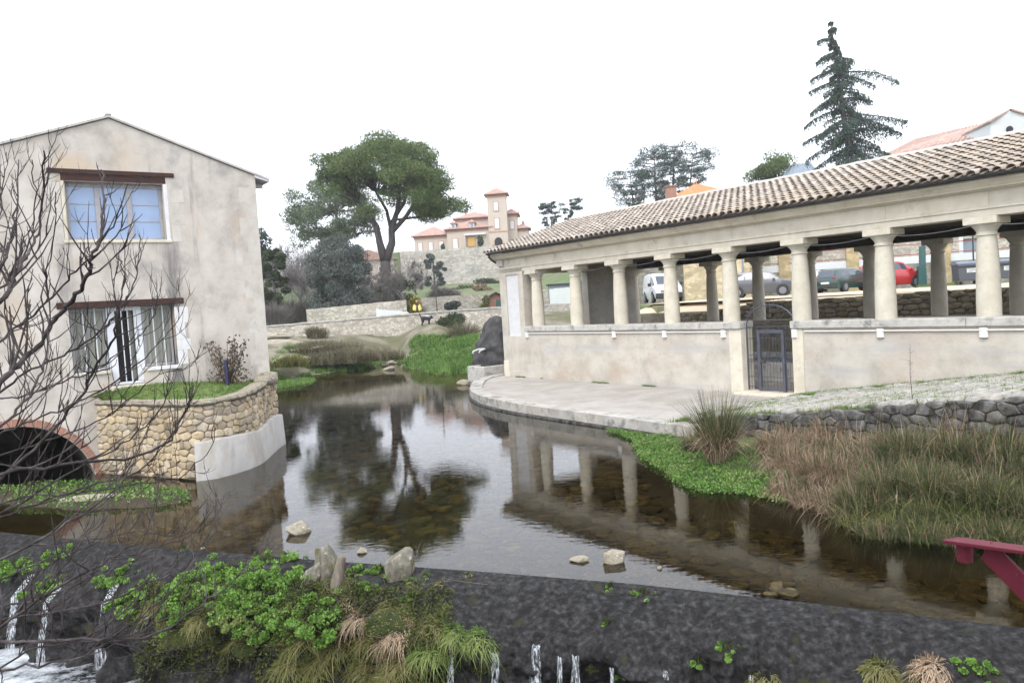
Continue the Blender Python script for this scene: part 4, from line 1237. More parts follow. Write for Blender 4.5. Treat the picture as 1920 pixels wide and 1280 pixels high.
# tiles
def tile_mesh(i):
    r = random.Random(i); n = 7; v = []; L = .46
    for (y, R0) in ((0, .118), (L, .092)):
        for t in (1.0, .86):
            for k in range(n + 1):
                a = math.pi * k / n; rr = R0 * t
                v.append((rr * math.cos(a) * (1 + r.uniform(-.03, .03)), y, rr * math.sin(a) * .92))
    q = n + 1; f = []
    for k in range(n):
        f.append((k, k + 1, 2 * q + k + 1, 2 * q + k)); f.append((q + k + 1, q + k, 3 * q + k, 3 * q + k + 1)); f.append((k + 1, k, q + k, q + k + 1))
    f.append((0, 2 * q, 3 * q, q)); f.append((n, q + n, 3 * q + n, 2 * q + n))
    m = MB().add(v, f).mesh('roof_tile', True); m.set_sharp_from_angle(angle=R_(45)); m.materials.append(M['tile'])
    return m
TM = [tile_mesh(i) for i in range(5)]
tiles = []
ncol = int((XR + .6 - XL) / .262)
for c_ in range(ncol):
    x = XL - .22 + c_ * .262
    nrow = 14; ex = SLEN / nrow
    for r in range(nrow):
        d = r * ex - .03 + rng.uniform(-.012, .012)
        y = EAV[0] + d * math.cos(SLOPE); z = EAV[1] + d * math.sin(SLOPE) + .012
        w = lav(x, y, z); tiles.append((w.length if w.x < w.y * .72 else 999 + w.length, x + rng.uniform(-.01, .01), y, z))
tiles.sort(key=lambda t: t[0])
def tile_rot(): return (SLOPE - .075 + rng.uniform(-.02, .02), rng.uniform(-.04, .04), rng.uniform(-.03, .03))
for k, (d, x, y, z) in enumerate(tiles[:300]):
    s = rng.uniform(.95, 1.05); put('roof_tile', TM[k % 5], None, roof, (x, y, z), tile_rot(), (s, 1, s))
def joined_rot(variant, items, name, mat, parent):
    vv = [np.array([v.co[:] for v in me.vertices]) for me in variant]; ff = [[tuple(p.vertices) for p in me.polygons] for me in variant]
    V, F, Rn = [], [], []; o = 0
    for i, (loc, rot) in enumerate(items):
        k = i % len(vv); mt = np.array(Matrix.Rotation(rot[2], 3, 'Z') @ Matrix.Rotation(rot[1], 3, 'Y') @ Matrix.Rotation(rot[0], 3, 'X'))
        p = vv[k] @ mt.T + np.array(loc); V.append(p); F.append(np.array(ff[k]) + o); o += len(p); Rn.append(np.full(len(p), rng.random()))
    ob = put(name, np_mesh(name, np.concatenate(V), np.concatenate(F), np.concatenate(Rn), True), mat, parent)
    ob.data.set_sharp_from_angle(angle=R_(45)); tag(ob, kind='stuff')
joined_rot(TM, [((x, y, z), tile_rot()) for d, x, y, z in tiles[300:]], 'roof_tiles', M['tile_far'], roof)
rc = MB().tube([(x, RDG[0] + .03, RDG[1] + .03 + rng.uniform(-.01, .01)) for x in np.arange(XL - .3, XR, .4)], .11, 8)
rc.build('ridge_cap', M['mortar_ridge'], roof, smooth=True)
# floor, back wall, wash basin
box('floor', M['concrete'], wash, XL + .4, XR, .5, 8.0, -.3, .26, 0)
box('back_wall', M['rubble_dark'], wash, XL, XR, 7.85, 8.3, -.3, 2.05, .01)
bs = MB(); bs.slab([[(2.5, 2.6), (24, 2.6), (24, 6.2), (2.5, 6.2)], [(2.85, 2.95), (23.65, 2.95), (23.65, 5.85), (2.85, 5.85)]], lambda u, v, w: (u, v, w), .26, .92)
bso = bs.build('basin', M['coping'], wash, bevel=.03)
MB().add([(2.85, 2.95, .74), (23.65, 2.95, .74), (23.65, 5.85, .74), (2.85, 5.85, .74)], [(0, 1, 2, 3)]).build('basin_water', M['water'], bso)
MB().box(2.86, 23.64, 2.96, 5.84, .265, .3).build('basin_floor', M['bed'], bso)

# iron gate with arched top
gate = empty('iron_gate', tuple(lav((GX0 + GX1) / 2, .22, .335)), TH, 'slate-grey wrought iron gate with an arched spiked top, in the wash house wall', 'gate')
hw = (GX1 - GX0) / 2 - .03
fm = MB()
for x in (-hw, hw): fm.box(x - .018, x + .018, -.018, .018, .02, 1.95)
for x in (-hw + .42, hw - .42): fm.box(x - .045, x + .045, -.04, .04, .02, 1.80)
fm.box(-hw + .468, hw - .468, -.035, .035, 1.70, 1.80)
fm.box(-hw + .468, hw - .468, -.03, .03, .03, .09)
fm.build('frame', M['metal_slate'], gate, bevel=.004)
rl = MB()
for z in (.12, .42, .86, .93, 1.05, 1.55, 1.90): rl.box(-hw + .02, hw - .02, -.009, .009, z - .009, z + .009)
rl.build('rail', M['metal_slate'], gate)
n = 15
for i in range(1, n):
    x = -hw + 2 * hw * i / n
    if abs(abs(x) - (hw - .42)) < .05: continue
    MB().tube([(x, 0, .05), (x, 0, 1.90)], .007, 6).build('bar', M['metal_slate'], gate)
sc = MB()
for i in range(24):
    x = -hw + .08 + (2 * hw - .16) * i / 23
    sc.tube([(x + .03 * math.cos(a), 0, .895 + .03 * math.sin(a)) for a in np.linspace(0, 2 * math.pi, 9)], .005, 4, False)
sc.build('scroll', M['metal_slate'], gate)
ar = MB(); apts = [(hw * math.cos(a), 0, 1.90 + .62 * math.sin(a)) for a in np.linspace(0, math.pi, 21)]
ar.tube(apts, .02, 6); ar.build('arch', M['metal_slate'], gate)
for i in range(1, 20):
    a = math.pi * i / 20; p = Vector((hw * math.cos(a), 0, 1.90 + .62 * math.sin(a))); d = Vector((math.cos(a), 0, math.sin(a)))
    MB().tube([p, p + d * .10, p + d * .2], [.010, .008, .001], 5).build('spike', M['metal_slate'], gate)
for i in range(1, 8):
    a = math.pi * i / 8; p = Vector((hw * .98 * math.cos(a), 0, 1.90 + .60 * math.sin(a)))
    MB().tube([(0.15 * math.cos(a), 0, 1.90 + .12 * math.sin(a)), p], .006, 5).build('bar', M['metal_slate'], gate)
box('lock', M['metal_dark'], gate, -hw + .46, -hw + .60, -.05, .05, .82, .94)

# conduit, wall lights and slack cable on the parapet
cd = empty('cable_conduit', tuple(lav(1.2, -.02, 2.1)), TH, 'thin white conduit running along under the wash house parapet', 'conduit')
MB().tube([(0.2, -.02, 0), (GX0 - 1.7, -.02, 0)], .02, 6).build('pipe', M['white_plastic'], cd)
MB().tube([(GX1 - .8, -.02, 0), (XR - 1.2, -.02, 0)], .02, 6).build('pipe', M['white_plastic'], cd)
names = ['at the end bay nearest the fountain', 'under the second column from the fountain', 'under the third column from the fountain', 'under the fourth column from the fountain', 'just left of the iron gate', 'just right of the iron gate', 'under the column nearest the tall conifer', 'at the right edge of the picture']
lx = [1.25, None, CX[2] - .1, CX[3] - .1, CX[4] - .1, CX[5] - .05, CX[6], CX[7]]
for nm, x in zip(names, lx):
    if x is None: continue
    w_ = MB(); w_.prism([(.10 * math.cos(a), .075 * math.sin(a)) for a in np.linspace(math.pi, 2 * math.pi, 11)], lambda u, v, w: (u * (1 + .0 * w), v, w), 0, .23)
    L_ = empty('wall_light', tuple(lav(x, -.005, 1.93)), TH, 'small white half-round wall light ' + nm, 'wall light', 'wall lights under the parapet')
    w_.build('housing', M['white_plastic'], L_, bevel=.008)
    MB().prism([(.085 * math.cos(a), .062 * math.sin(a)) for a in np.linspace(math.pi, 2 * math.pi, 11)], lambda u, v, w: (u, v, w), -.006, .006).build('lens', M['frame_grey'], L_)
cb = MB(); pts = []
for k in range(9):
    a = Vector((CX[k], -.03, 4.45)); b = Vector((CX[k + 1], -.03, 4.45))
    for i in range(10): t = i / 10; p = a.lerp(b, t); p.z += .10 * (4 * (t - .5) ** 2 - .6); pts.append(lav(p.x, p.y, p.z))
tag(cb.tube(pts, .0045, 4).build('slack_cable', M['frame_grey']), 'thin pale cable sagging from column to column under the entablature', 'cable')

# ================================================================== BACKGROUND
# river wall on the far bank (stones a few pixels each: relief in the material)
rw = empty('river_wall', (-10, 57, 0), 0, 'long pale rubble river wall on the far bank below the umbrella pine', 'wall')
pts = [(-40, 60.2), (-18, 58), (-6.5, 57.2), (1.5, 59), (4.6, 50)]
tops = [2.62, 2.74, 3.02, 3.12, 3.0]
m = MB(); v = []; f = []
nseg = 60
def wpt(t):
    k = t * (len(pts) - 1); i = min(int(k), len(pts) - 2); u = k - i
    return pts[i][0] + (pts[i + 1][0] - pts[i][0]) * u, pts[i][1] + (pts[i + 1][1] - pts[i][1]) * u, tops[i] + (tops[i + 1] - tops[i]) * u
for i in range(nseg + 1):
    x, y, z = wpt(i / nseg); x2, y2, _ = wpt(min(1, i / nseg + .01)); x1, y1, _ = wpt(max(0, i / nseg - .01))
    d = Vector((x2 - x1, y2 - y1)).normalized(); nr = Vector((-d.y, d.x)); z += .05 * noise.noise(Vector((x, 0, 0)))
    for (o, zz) in ((-.15, -.3), (0, z), (1.6, z), (1.6, 1.5)): v.append((x + nr.x * o + 10, y + nr.y * o - 57, zz))
for i in range(nseg):
    for k in range(3): f.append((i * 4 + k, (i + 1) * 4 + k, (i + 1) * 4 + k + 1, i * 4 + k + 1))
m.add(v, f).build('masonry', M['wall_far'], rw)
v = []; f = []; m = MB()
for i in range(nseg + 1):
    x, y, z = wpt(i / nseg); z += .05 * noise.noise(Vector((x, 0, 0)))
    for (o, zz) in ((-.06, z + .002), (-.06, z + .11), (.5, z + .11), (.5, z + .002)): v.append((x + 10, y + o - 57, zz))
for i in range(nseg):
    for k in range(3): f.append((i * 4 + k, (i + 1) * 4 + k, (i + 1) * 4 + k + 1, i * 4 + k + 1))
m.add(v, f).build('coping', M['coping'], rw)

def wall_run(name, label, a, b, z0a, z1a, z0b, z1b, thick, mat, cap=None, cat='wall'):
    """straight wall between two plan points"""
    a = Vector(a); b = Vector(b); o = empty(name, (a.x, a.y, z0a), 0, label, cat)
    d = (b - a).normalized(); nr = Vector((-d.y, d.x)) * thick
    n = 24; v = []; f = []
    for i in range(n + 1):
        t = i / n; p = a.lerp(b, t) - a; z0 = z0a + (z0b - z0a) * t - z0a; z1 = z1a + (z1b - z1a) * t - z0a + .06 * noise.noise(Vector((t * 20, z1a, 0)))
        v += [(p.x, p.y, z0 - .5), (p.x, p.y, z1), (p.x + nr.x, p.y + nr.y, z1), (p.x + nr.x, p.y + nr.y, z0 - .5)]
    for i in range(n):
        for k in range(3): f.append((i * 4 + k, (i + 1) * 4 + k, (i + 1) * 4 + k + 1, i * 4 + k + 1))
    f += [(0, 1, 2, 3), (4 * n + 3, 4 * n + 2, 4 * n + 1, 4 * n)]
    MB().add(v, f).build('masonry', mat, o)
    if cap:
        c = MB()
        for k in range(n):
            t0, t1 = k / n, (k + 1) / n; p = a.lerp(b, t0) - a; q = a.lerp(b, t1) - a; z = z1a + (z1b - z1a) * t0 - z0a + .04
            c.bar((p.x + nr.x / 2, p.y + nr.y / 2, z + .06), (q.x + nr.x / 2, q.y + nr.y / 2, z + .06 + (z1b - z1a) / n), thick + .12, .14)
        c.build('coping', cap, o)
    return o
wall_run('terrace_wall', 'pale rubble terrace wall on the slope behind the lamp pole', (-16, 86), (6, 86.3), 2.6, 4.55, 2.6, 4.75, 1.2, M['wall_far'])
wall_run('villa_terrace_wall', 'high pale rubble retaining wall below the pink villa', (-19, 138.6), (20, 138.8), 7.4, 13.75, 7.4, 14.1, 1.6, M['wall_villa'])
wall_run('garden_wall', 'low whitish garden wall behind the pine trunk', tuple(at(575, 592, Y=63)[:2]), tuple(at(762, 580, Y=63)[:2]), 2.7, 3.9, 2.7, 4.2, .4, M['wall_far'])
wall_run('gable_wall', 'small whitish gabled wall end beside the pine trunk', tuple(at(705, 585, Y=61.5)[:2]), tuple(at(765, 582, Y=61.5)[:2]), 2.7, 3.6, 2.7, 3.2, .35, M['white_wall'])

# ------------------------------------------------------------------ villa
VB = at(880, 470, Y=146)
villa = empty('villa', tuple(VB), R_(-3), 'pink two-storey villa with red hipped roofs and a square tower, up on the hill', 'villa')
def hip(m, x0, x1, y0, y1, z0, h, ov=.55):
    x0 -= ov; x1 += ov; y0 -= ov; y1 += ov
    w = min(x1 - x0, y1 - y0) / 2
    if x1 - x0 > y1 - y0: r = [(x0 + w, (y0 + y1) / 2, z0 + h), (x1 - w, (y0 + y1) / 2, z0 + h)]
    else: r = [((x0 + x1) / 2, y0 + w, z0 + h), ((x0 + x1) / 2, y1 - w, z0 + h)]
    b = [(x0, y0, z0), (x1, y0, z0), (x1, y1, z0), (x0, y1, z0)]; b2 = [(p[0], p[1], z0 - .14) for p in b]
    v = b + b2 + r
    if x1 - x0 > y1 - y0: f = [(0, 1, 9, 8), (1, 2, 9), (2, 3, 8, 9), (3, 0, 8)]
    else: f = [(0, 1, 8), (1, 2, 9, 8), (2, 3, 9), (3, 0, 8, 9)]
    f += [(0, 4, 5, 1), (1, 5, 6, 2), (2, 6, 7, 3), (3, 7, 4, 0), (4, 7, 6, 5)]
    m.add(v, f); return m
def vblock(x0, x1, y0, y1, z1, rh, roof_mat='roof_pink', wm='villa_pink', band=True, ov=.55):
    w = MB().box(x0, x1, y0, y1, -1.0, z1).build('wall', M[wm], villa)
    if band: MB().box(x0 - .03, x1 + .03, y0 - .03, y1 + .03, z1 - .55, z1 - .03).build('cornice_band', M['villa_rose'], villa)
    r = hip(MB(), x0, x1, y0, y1, z1 + .15, rh, ov).build('roof', M[roof_mat], villa)
    n = int((x1 - x0) / .45)
    br = MB()
    for i in range(n + 1): br.box(x0 + i * .45 - .05, x0 + i * .45 + .05, y0 - .45, y0 - .031, z1 - .16, z1 + .005)
    br.build('eave_bracket', M['metal_dark'], r)
    return w
vblock(-10.3, -3.7, 0, 8, 3.2, 2.0)
vblock(-3.9, 4.3, -1.2, 6.5, 4.0, 1.7)
vblock(-2.8, 4.2, 4.5, 12, 6.5, 1.5)
vblock(4.0, 7.5, -1.6, 2.2, 9.9, 1.3)
vblock(7.2, 9.2, 1.0, 7, 6.4, 1.0)
vblock(8.8, 11.2, 1.6, 7, 3.6, .9)
def vwin(x, y, z, w=.75, h=1.6, mat='shutter_white', archd=False):
    wdw = MB().box(x - w / 2 - .12, x + w / 2 + .12, y - .10, y + .02, z - .1, z + h + .14).build('window', M['villa_rose'], villa)
    pl = [(x - w / 2, z), (x + w / 2, z), (x + w / 2, z + h)] + ([(x + w / 2 * math.cos(a), z + h + w / 2 * math.sin(a)) for a in np.linspace(.2, math.pi - .2, 7)] if archd else []) + [(x - w / 2, z + h)]
    MB().prism(pl, lambda u, v, w_: (u, w_, v), y - .14, y - .02).build('shutter', M[mat], wdw)
for x in (-9.2, -7.2, -5.2): vwin(x, 0, .45)
vwin(-2.4, -1.2, .5, .9, 1.8)
vwin(.6, -1.2, .7, 1.3, 1.7, 'ochre')
box('porch', M['white_wall'], villa, -.6, 3.4, -1.9, -1.2, 2.7, 3.0); box('porch', M['villa_pink'], villa, -.6, -.4, -1.9, -1.21, -.5, 2.7)
vwin(5.6, -1.6, 3.6, .8, 1.9); vwin(5.6, -1.6, 6.9, .8, 1.6); vwin(5.7, -1.6, .1, 1.4, 1.2, 'dark_inside', True); vwin(8.2, 1.0, .1, .7, 1.2, 'dark_inside', True); vwin(8.3, 1.0, 3.6, .7, 1.5)
for x in (-2.6, .9):
    d = MB().box(x - .45, x + .45, -1.35, .6, 4.0, 5.2).build('dormer', M['white_wall'], villa)
    hip(MB(), x - .45, x + .45, -1.35, .6, 5.2, .5, .2).build('dormer_roof', M['roof_pink'], d); MB().box(x - .25, x + .25, -1.40, -1.351, 4.2, 5.0).build('pane', M['slate_blue'], d)
box('string_course', M['villa_rose'], villa, 3.95, 7.55, -1.67, 2.2, 2.95, 3.2)
for x, z, y in ((10.3, 4.2, 4), (5.0, 10.2, .8), (-1.0, 7.5, 8)): box('chimney', M['villa_rose'], villa, x - .3, x + .3, y - .3, y + .3, z - .8, z + 1.0)
# clipped cypresses and shrubs in front of the villa
def bush(name, label, cat, c, r, n, leafm, size, seed, group=None, stem=True, shell=.45):
    g = np.random.default_rng(seed)
    o = empty(name, (c[0], c[1], c[2]), 0, label, cat, group)
    k = max(3, n // 160); parts = []
    for i in range(k):
        q = ball_pts(1, (0, 0, r[2]), (r[0] * .62, r[1] * .62, r[2] * .62), g, 0.3)[0]
        parts.append(leaves_at(ball_pts(n // k, q, (r[0] * .48, r[1] * .48, r[2] * .48), g, shell), size, g))
    v, f, rn = join_np(parts)
    v[:, 2] = np.maximum(v[:, 2], 0)
    put('foliage', np_mesh('foliage', v, f, rn), M[leafm], o)
    if stem:
        s = MB()
        for i in range(5):
            a = g.uniform(0, 6.28); s.tube([(0, 0, -.1), (.3 * r[0] * math.cos(a), .3 * r[1] * math.sin(a), r[2] * .8), (.6 * r[0] * math.cos(a), .6 * r[1] * math.sin(a), r[2] * 1.4)], [.03 * r[2] + .01, .02 * r[2] + .006, .004], 5)
        s.build('stem', M['bark_dark'], o)
    return o
def vl(x, y, z): 
    c, s = math.cos(R_(-3)), math.sin(R_(-3)); return (VB.x + x * c - y * s, VB.y + x * s + y * c, VB.z + z)
bush('clipped_cypress', 'narrow dark clipped cypress beside the ochre villa door', 'shrub', vl(2.5, -3.0, -.6), (.75, .7, 1.75), 1500, 'dark_leaf', .13, 1)
bush('clipped_cypress', 'small dark clipped cypress before the left wing of the villa', 'shrub', vl(-4.6, -2.0, -.6), (.55, .5, 1.25), 1000, 'dark_leaf', .13, 2)
for i, (x, lb) in enumerate(((-1.8, 'low dark shrub under the white villa window'), (.5, 'low dark shrub under the ochre villa door'), (5.6, 'low dark shrub at the foot of the villa tower'))):
    bush('low_shrub', lb, 'shrub', vl(x, -3.2, -.6), (1.5, .7, .55), 700, 'dark_leaf', .14, 10 + i)

# hut, lamp pole, roof behind trees
HB = at(915, 580, Y=78)
hut = empty('brick_hut', (HB.x + .4, HB.y, ground_z(HB.x, HB.y)), R_(8), 'small pink brick hut with a pointed roof and dark green door', 'hut')
hut.location.z = at(925, 580, Y=78).z
MB().box(-.55, 1.5, 0, 2.0, -1, 1.0).build('wall', M['brick'], hut)
MB().prism([(-.75, .92), (.48, 1.62), (1.7, .92), (1.7, 1.02), (.48, 1.74), (-.75, 1.02)], lambda u, v, w: (u, w, v), -.3, 2.4).build('roof', M['beam'], hut)
MB().prism([(-.55, 1.0), (1.5, 1.0), (.48, 1.58)], lambda u, v, w: (u, w, v), .0, 2.2).build('gable', M['brick'], hut)
hd = MB().box(.45, 1.05, -.06, -.005, 0, .95).build('door', M['post_green'], hut)
MB().box(.95, 1.0, -.10, -.06, .45, .52).build('handle', M['alloy'], hd)
LPb = at(820, 586, Y=64)
lpole = empty('lamp_pole', tuple(LPb), 0, 'thin dark lamp pole standing behind the far river wall', 'pole')
lpole.location.z = 2.75
MB().tube([(0, 0, 0), (-.02, 0, 1.5), (-.05, 0, 3.0), (-.10, 0, 4.3)], [.05, .045, .04, .03], 8).build('pole', M['metal_dark'], lpole)
MB().lathe([(.02, 0), (.13, .04), (.10, .14), (.02, .2)], 10, (-.10, 0, 4.28)).build('lantern', M['metal_dark'], lpole)
RB = at(690, 475, Y=125)
rh = empty('red_roof_house', (RB.x, RB.y, RB.z - 5), R_(10), 'house with a red roof half hidden behind the umbrella pine', 'house')
MB().box(-4, 4, 0, 6, -3, 4).build('wall', M['villa_pink'], rh)
MB().prism([(-4.6, 3.9), (4.6, 3.9), (0, 5.6)], lambda u, v, w: (u, w, v), -.5, 6.5).build('roof', M['roof_pink'], rh)
for x in (-2, 2): 
    w_ = MB().box(x - .5, x + .5, -.08, -.005, 1.5, 2.8).build('window', M['shutter_white'], rh); MB().box(x - .4, x + .4, -.11, -.08, 1.6, 2.7).build('pane', M['pane_dark'], w_)

# ------------------------------------------------------------------ car park
pw = empty('parking_retaining_wall', tuple(lav(0, 10.5, 0)), TH, 'dark mossy rubble retaining wall behind the wash house, below the parked cars', 'wall')
def pwz(x): return 2.40 + .34 * smooth(1.5, 5, x) + .12 * smooth(6, 14, x)
m = MB(); xs = list(np.arange(-4, 30.1, .5)); v = []; f = []
for x in xs:
    for y, z in ((.10, -.3), (.10, pwz(x) - .02), (.6, pwz(x) - .02)): v.append((x, y, z))
for i in range(len(xs) - 1):
    for k in range(2): f.append((i * 3 + k, i * 3 + 3 + k, i * 3 + 4 + k, i * 3 + 1 + k))
m.add(v, f).build('core', M['rubble_dark'], pw)
rubble_face(pw, [(-1.0, .05), (24, .05)], lambda s: 1.7, lambda s: pwz(s - 1) + .04, M['rubble_dark'], (.46, .20), 300, seed=3, bulge=.03, joint=.012)
bk = MB()
v = []; f = []; n = len(xs)
for x in xs:
    for y, z in ((.55, pwz(x)), (2.4, 2.87)): v.append((x, y, z))
for i in range(n - 1): f.append((i * 2, i * 2 + 2, i * 2 + 3, i * 2 + 1))
bk.add(v, f).build('verge', M['gravel'], pw)

def on_wall(p, Y): return at(p[0], p[1], Y=Y)
a = at(1284, 560, Y=55); b = at(1408, 560, Y=53)
tanb = empty('tan_stone_building', (a.x, a.y, 2.7), math.atan2(b.y - a.y, b.x - a.x), 'windowless tan stone building behind the parked cars', 'building')
Lb = (b - a).length
MB().box(0, Lb, 0, 7, -.5, 6.2).build('wall', M['wall_tan'], tanb)
MB().prism([(-.3, 6.2), (3.5, 7.3), (7.3, 6.2)], lambda u, v, w: (w, u, v), -.3, Lb + .3).build('roof', M['roof_orange'], tanb)
MB().tube([(Lb - .45, -.06, 0), (Lb - .45, -.06, 6.1)], .05, 8).build('drainpipe', M['slate_blue'], tanb)
wall_run('yard_wall', 'dark grey rubble wall behind the white van', tuple(at(1180, 570, Y=58)[:2]), tuple(at(1288, 565, Y=57)[:2]), 2.6, 6.0, 2.6, 6.1, .5, M['wall_grey'])
wall_run('white_yard_wall', 'low white wall on the far side of the car park, left of the van', tuple(at(1032, 578, Y=72)[:2]), tuple(at(1080, 574, Y=72)[:2]), 2.8, 4.5, 2.8, 4.6, .3, M['white_wall'])
sh = at(1030, 545, Y=76); shed = empty('grey_shed', (sh.x, sh.y, ground_z(sh.x, sh.y)), 0, 'low blue-grey shed above the low white wall', 'shed')
MB().box(0, 3.6, 0, 2.5, -.5, at(1030, 535, Y=76).z - shed.location.z).build('wall', M['slate_blue'], shed); zz = at(1030, 535, Y=76).z - shed.location.z
MB().box(-.2, 3.8, -.2, 2.7, zz, zz + .12).build('roof', M['metal_dark'], shed); MB().box(2.3, 3.0, -.04, -.004, zz - 1.0, zz - .25).build('window', M['dark_inside'], shed)
# roadside wall with white band, pillars and red rails
A = at(1425, 560, Y=57); B = at(1765, 545, Y=54)
rsw = empty('roadside_wall', (A.x, A.y, 2.7), math.atan2(B.y - A.y, B.x - A.x), 'grey rubble roadside wall with a white band and red rails behind the parked cars', 'wall')
LB = (B - A).length
MB().box(-1, LB + 8, 0, .4, -.4, 1.75).build('masonry', M['wall_grey'], rsw)
MB().box(-1, LB + 8, -.02, .42, 1.75, 2.25).build('band', M['white_wall'], rsw)
for x in (1.8, 6.4, 12.3): MB().box(x - .4, x + .4, -.2, .5, -.3, 3.6).build('pillar', M['stone_pillar'], rsw)
for z in (2.35, 3.05): MB().box(-1, LB + 8, .15, .20, z, z + .06).build('rail', M['rail_red'], rsw)
h0 = at(1540, 540, Y=66); h1 = at(1925, 530, Y=60)
stb = empty('rubble_house', (h0.x, h0.y, 3.0), math.atan2(h1.y - h0.y, h1.x - h0.x), 'rubble stone house behind the roadside wall, with a wide grey doorway', 'house')
LH = (h1 - h0).length
MB().slab([[(-4, -.5), (LH + 5, -.5), (LH + 5, 6.5), (-4, 6.5)], [(10.6, .2), (12.9, .2), (12.9, 3.3), (10.6, 3.3)]], lambda u, v, w: (u, w, v), 0, .5).build('wall', M['wall_far'], stb)
MB().prism([(-.5, 6.5), (4, 8.0), (8, 6.5)], lambda u, v, w: (w, u, v), -4.3, LH + 5.3).build('roof', M['tile_far'], stb)
dd = MB().box(10.6, 12.9, .2, .26, .2, 3.3).build('door', M['slate_blue'], stb); MB().box(11.7, 11.76, .16, .2, .2, 3.3).build('frame', M['frame_grey'], dd); MB().box(10.3, 10.59, -.03, .2, .2, 3.5).build('jamb', M['white_wall'], stb)
lpb = at(1827, 542, Y=52)
sl = empty('street_lamp', (lpb.x, lpb.y, 2.8), 0, 'slim black street lamp post behind the grey containers', 'street lamp')
MB().tube([(0, 0, 0), (0, 0, .4), (0, 0, .45), (0, 0, 4.6)], [.10, .10, .06, .045], 8).build('pole', M['metal_dark'], sl); MB().lathe([(.03, 0), (.2, .1), (.16, .4), (.03, .5)], 10, (0, 0, 4.55)).build('lantern', M['metal_dark'], sl)

# cars
def car(name, label, cat, loc, rz, paintm, st, wheels, wr=.31, side=None, group='vehicles parked in the car park', glass_lo=.14):
    """st: stations (x, z_bottom, z_belt, z_roof, half width, half width of roof)"""
    o = empty(name, loc, rz, label, cat, group)
    v = []; f = []
    for x, zb, zl, zr, hwd, hr in st:
        zm = (zb + zl) / 2
        v += [(x, -hwd * .90, zb), (x, -hwd, zm), (x, -hwd * .985, zl), (x, -hr, zr), (x, hr, zr), (x, hwd * .985, zl), (x, hwd, zm), (x, hwd * .90, zb)]
    n = len(st)
    for i in range(n - 1):
        for k in range(8): f.append((i * 8 + k, i * 8 + (k + 1) % 8, (i + 1) * 8 + (k + 1) % 8, (i + 1) * 8 + k))
    f += [tuple(range(8)), tuple(range(8 * (n - 1), 8 * n))[::-1]]
    b = MB().add(v, f).build('body', M[paintm], o, smooth=True, bevel=.03, angle=38)
    # glass: panels a few mm proud between the belt and the roof
    def P_(i, sgn, t): x, zb, zl, zr, hwd, hr = st[i]; return Vector((x, sgn * (hwd * .985 + (hr - hwd * .985) * t + .006), zl + (zr - zl) * t))
    for i0, i1 in side:
        for sgn in (-1, 1):
            q = [P_(i0, sgn, glass_lo), P_(i1, sgn, glass_lo), P_(i1, sgn, .86), P_(i0, sgn, .86)]
            c = sum(q, Vector()) / 4; q = [c + (p - c) * .93 for p in q]
            MB().add(q, [(0, 1, 2, 3)]).build('side_window', M['car_glass'], o)
    ws = [i for i in range(n - 1)]
    for i0, i1, nm in ((0, 0, ''),): pass
    return o, b, st
def screen(o, st, i0, i1, nm):
    a, b = st[i0], st[i1]
    q = [Vector((a[0], -a[5] * .9, a[3])), Vector((a[0], a[5] * .9, a[3])), Vector((b[0], b[5] * .9, b[3])), Vector((b[0], -b[5] * .9, b[3]))]
    nrm = (q[1] - q[0]).cross(q[2] - q[0]).normalized(); nrm = nrm if nrm.z > 0 else -nrm
    c = sum(q, Vector()) / 4; q = [c + (p - c) * .88 + nrm * .012 for p in q]
    MB().add(q, [(0, 1, 2, 3)]).build(nm, M['car_glass'], o)
def wheel_set(o, xs_, hw_, r, rimm='alloy'):
    for x in xs_:
        for s in (-1, 1):
            y = s * (hw_ - .09)
            w = MB().lathe([(r * .6, -.1), (r * .93, -.1), (r, -.06), (r, .06), (r * .93, .1), (r * .6, .1)], 20, (0, 0, 0), 'y').build('wheel', M['rubber'], o, smooth=True, angle=40, loc=(x, y, r))
            MB().lathe([(r * .05, s * .06), (r * .62, s * .085), (r * .66, s * .112), (r * .60, s * .112)], 20, (0, 0, 0), 'y').build('rim', M['alloy'], w, smooth=True, angle=40)
            sp = MB()
            for k in range(5):
                a = k * 2 * math.pi / 5 + .3; sp.bar((0, s * .115, 0), (r * .58 * math.cos(a), s * .112, r * .58 * math.sin(a)), .05, .03, (0, 1, 0))
            sp.build('spokes', M['alloy'], w)
            MB().lathe([(r * 1.18, -.002), (r * 1.18, .012)], 22, (x, s * (hw_ + .000) - (.012 if s > 0 else 0), r * 1.02), 'y').build('wheel_arch', M['black_plastic'], o)
def lights(o, xf, xr, yw, zf, zr):
    for s in (-1, 1):
        MB().box(xf - .22, xf + .012, s * yw - .15, s * yw + .15, zf - .07, zf + .08).build('headlight', M['lamp_glass'], o, bevel=.03)
        MB().box(xr - .012, xr + .16, s * yw - .12, s * yw + .12, zr - .12, zr + .14).build('tail_light', M['lamp_red'], o, bevel=.03)
HATCH = [(-2.02, .36, .70, .74, .76, .68), (-1.96, .24, .88, .93, .82, .66), (-1.55, .21, .95, 1.40, .86, .58), (-.85, .2, .95, 1.49, .87, .60), (.05, .2, .94, 1.49, .87, .60), (.55, .2, .93, 1.41, .87, .59), (1.22, .21, .92, .99, .86, .66), (1.75, .24, .82, .87, .83, .62), (1.99, .30, .66, .70, .74, .58), (2.03, .36, .55, .58, .66, .55)]
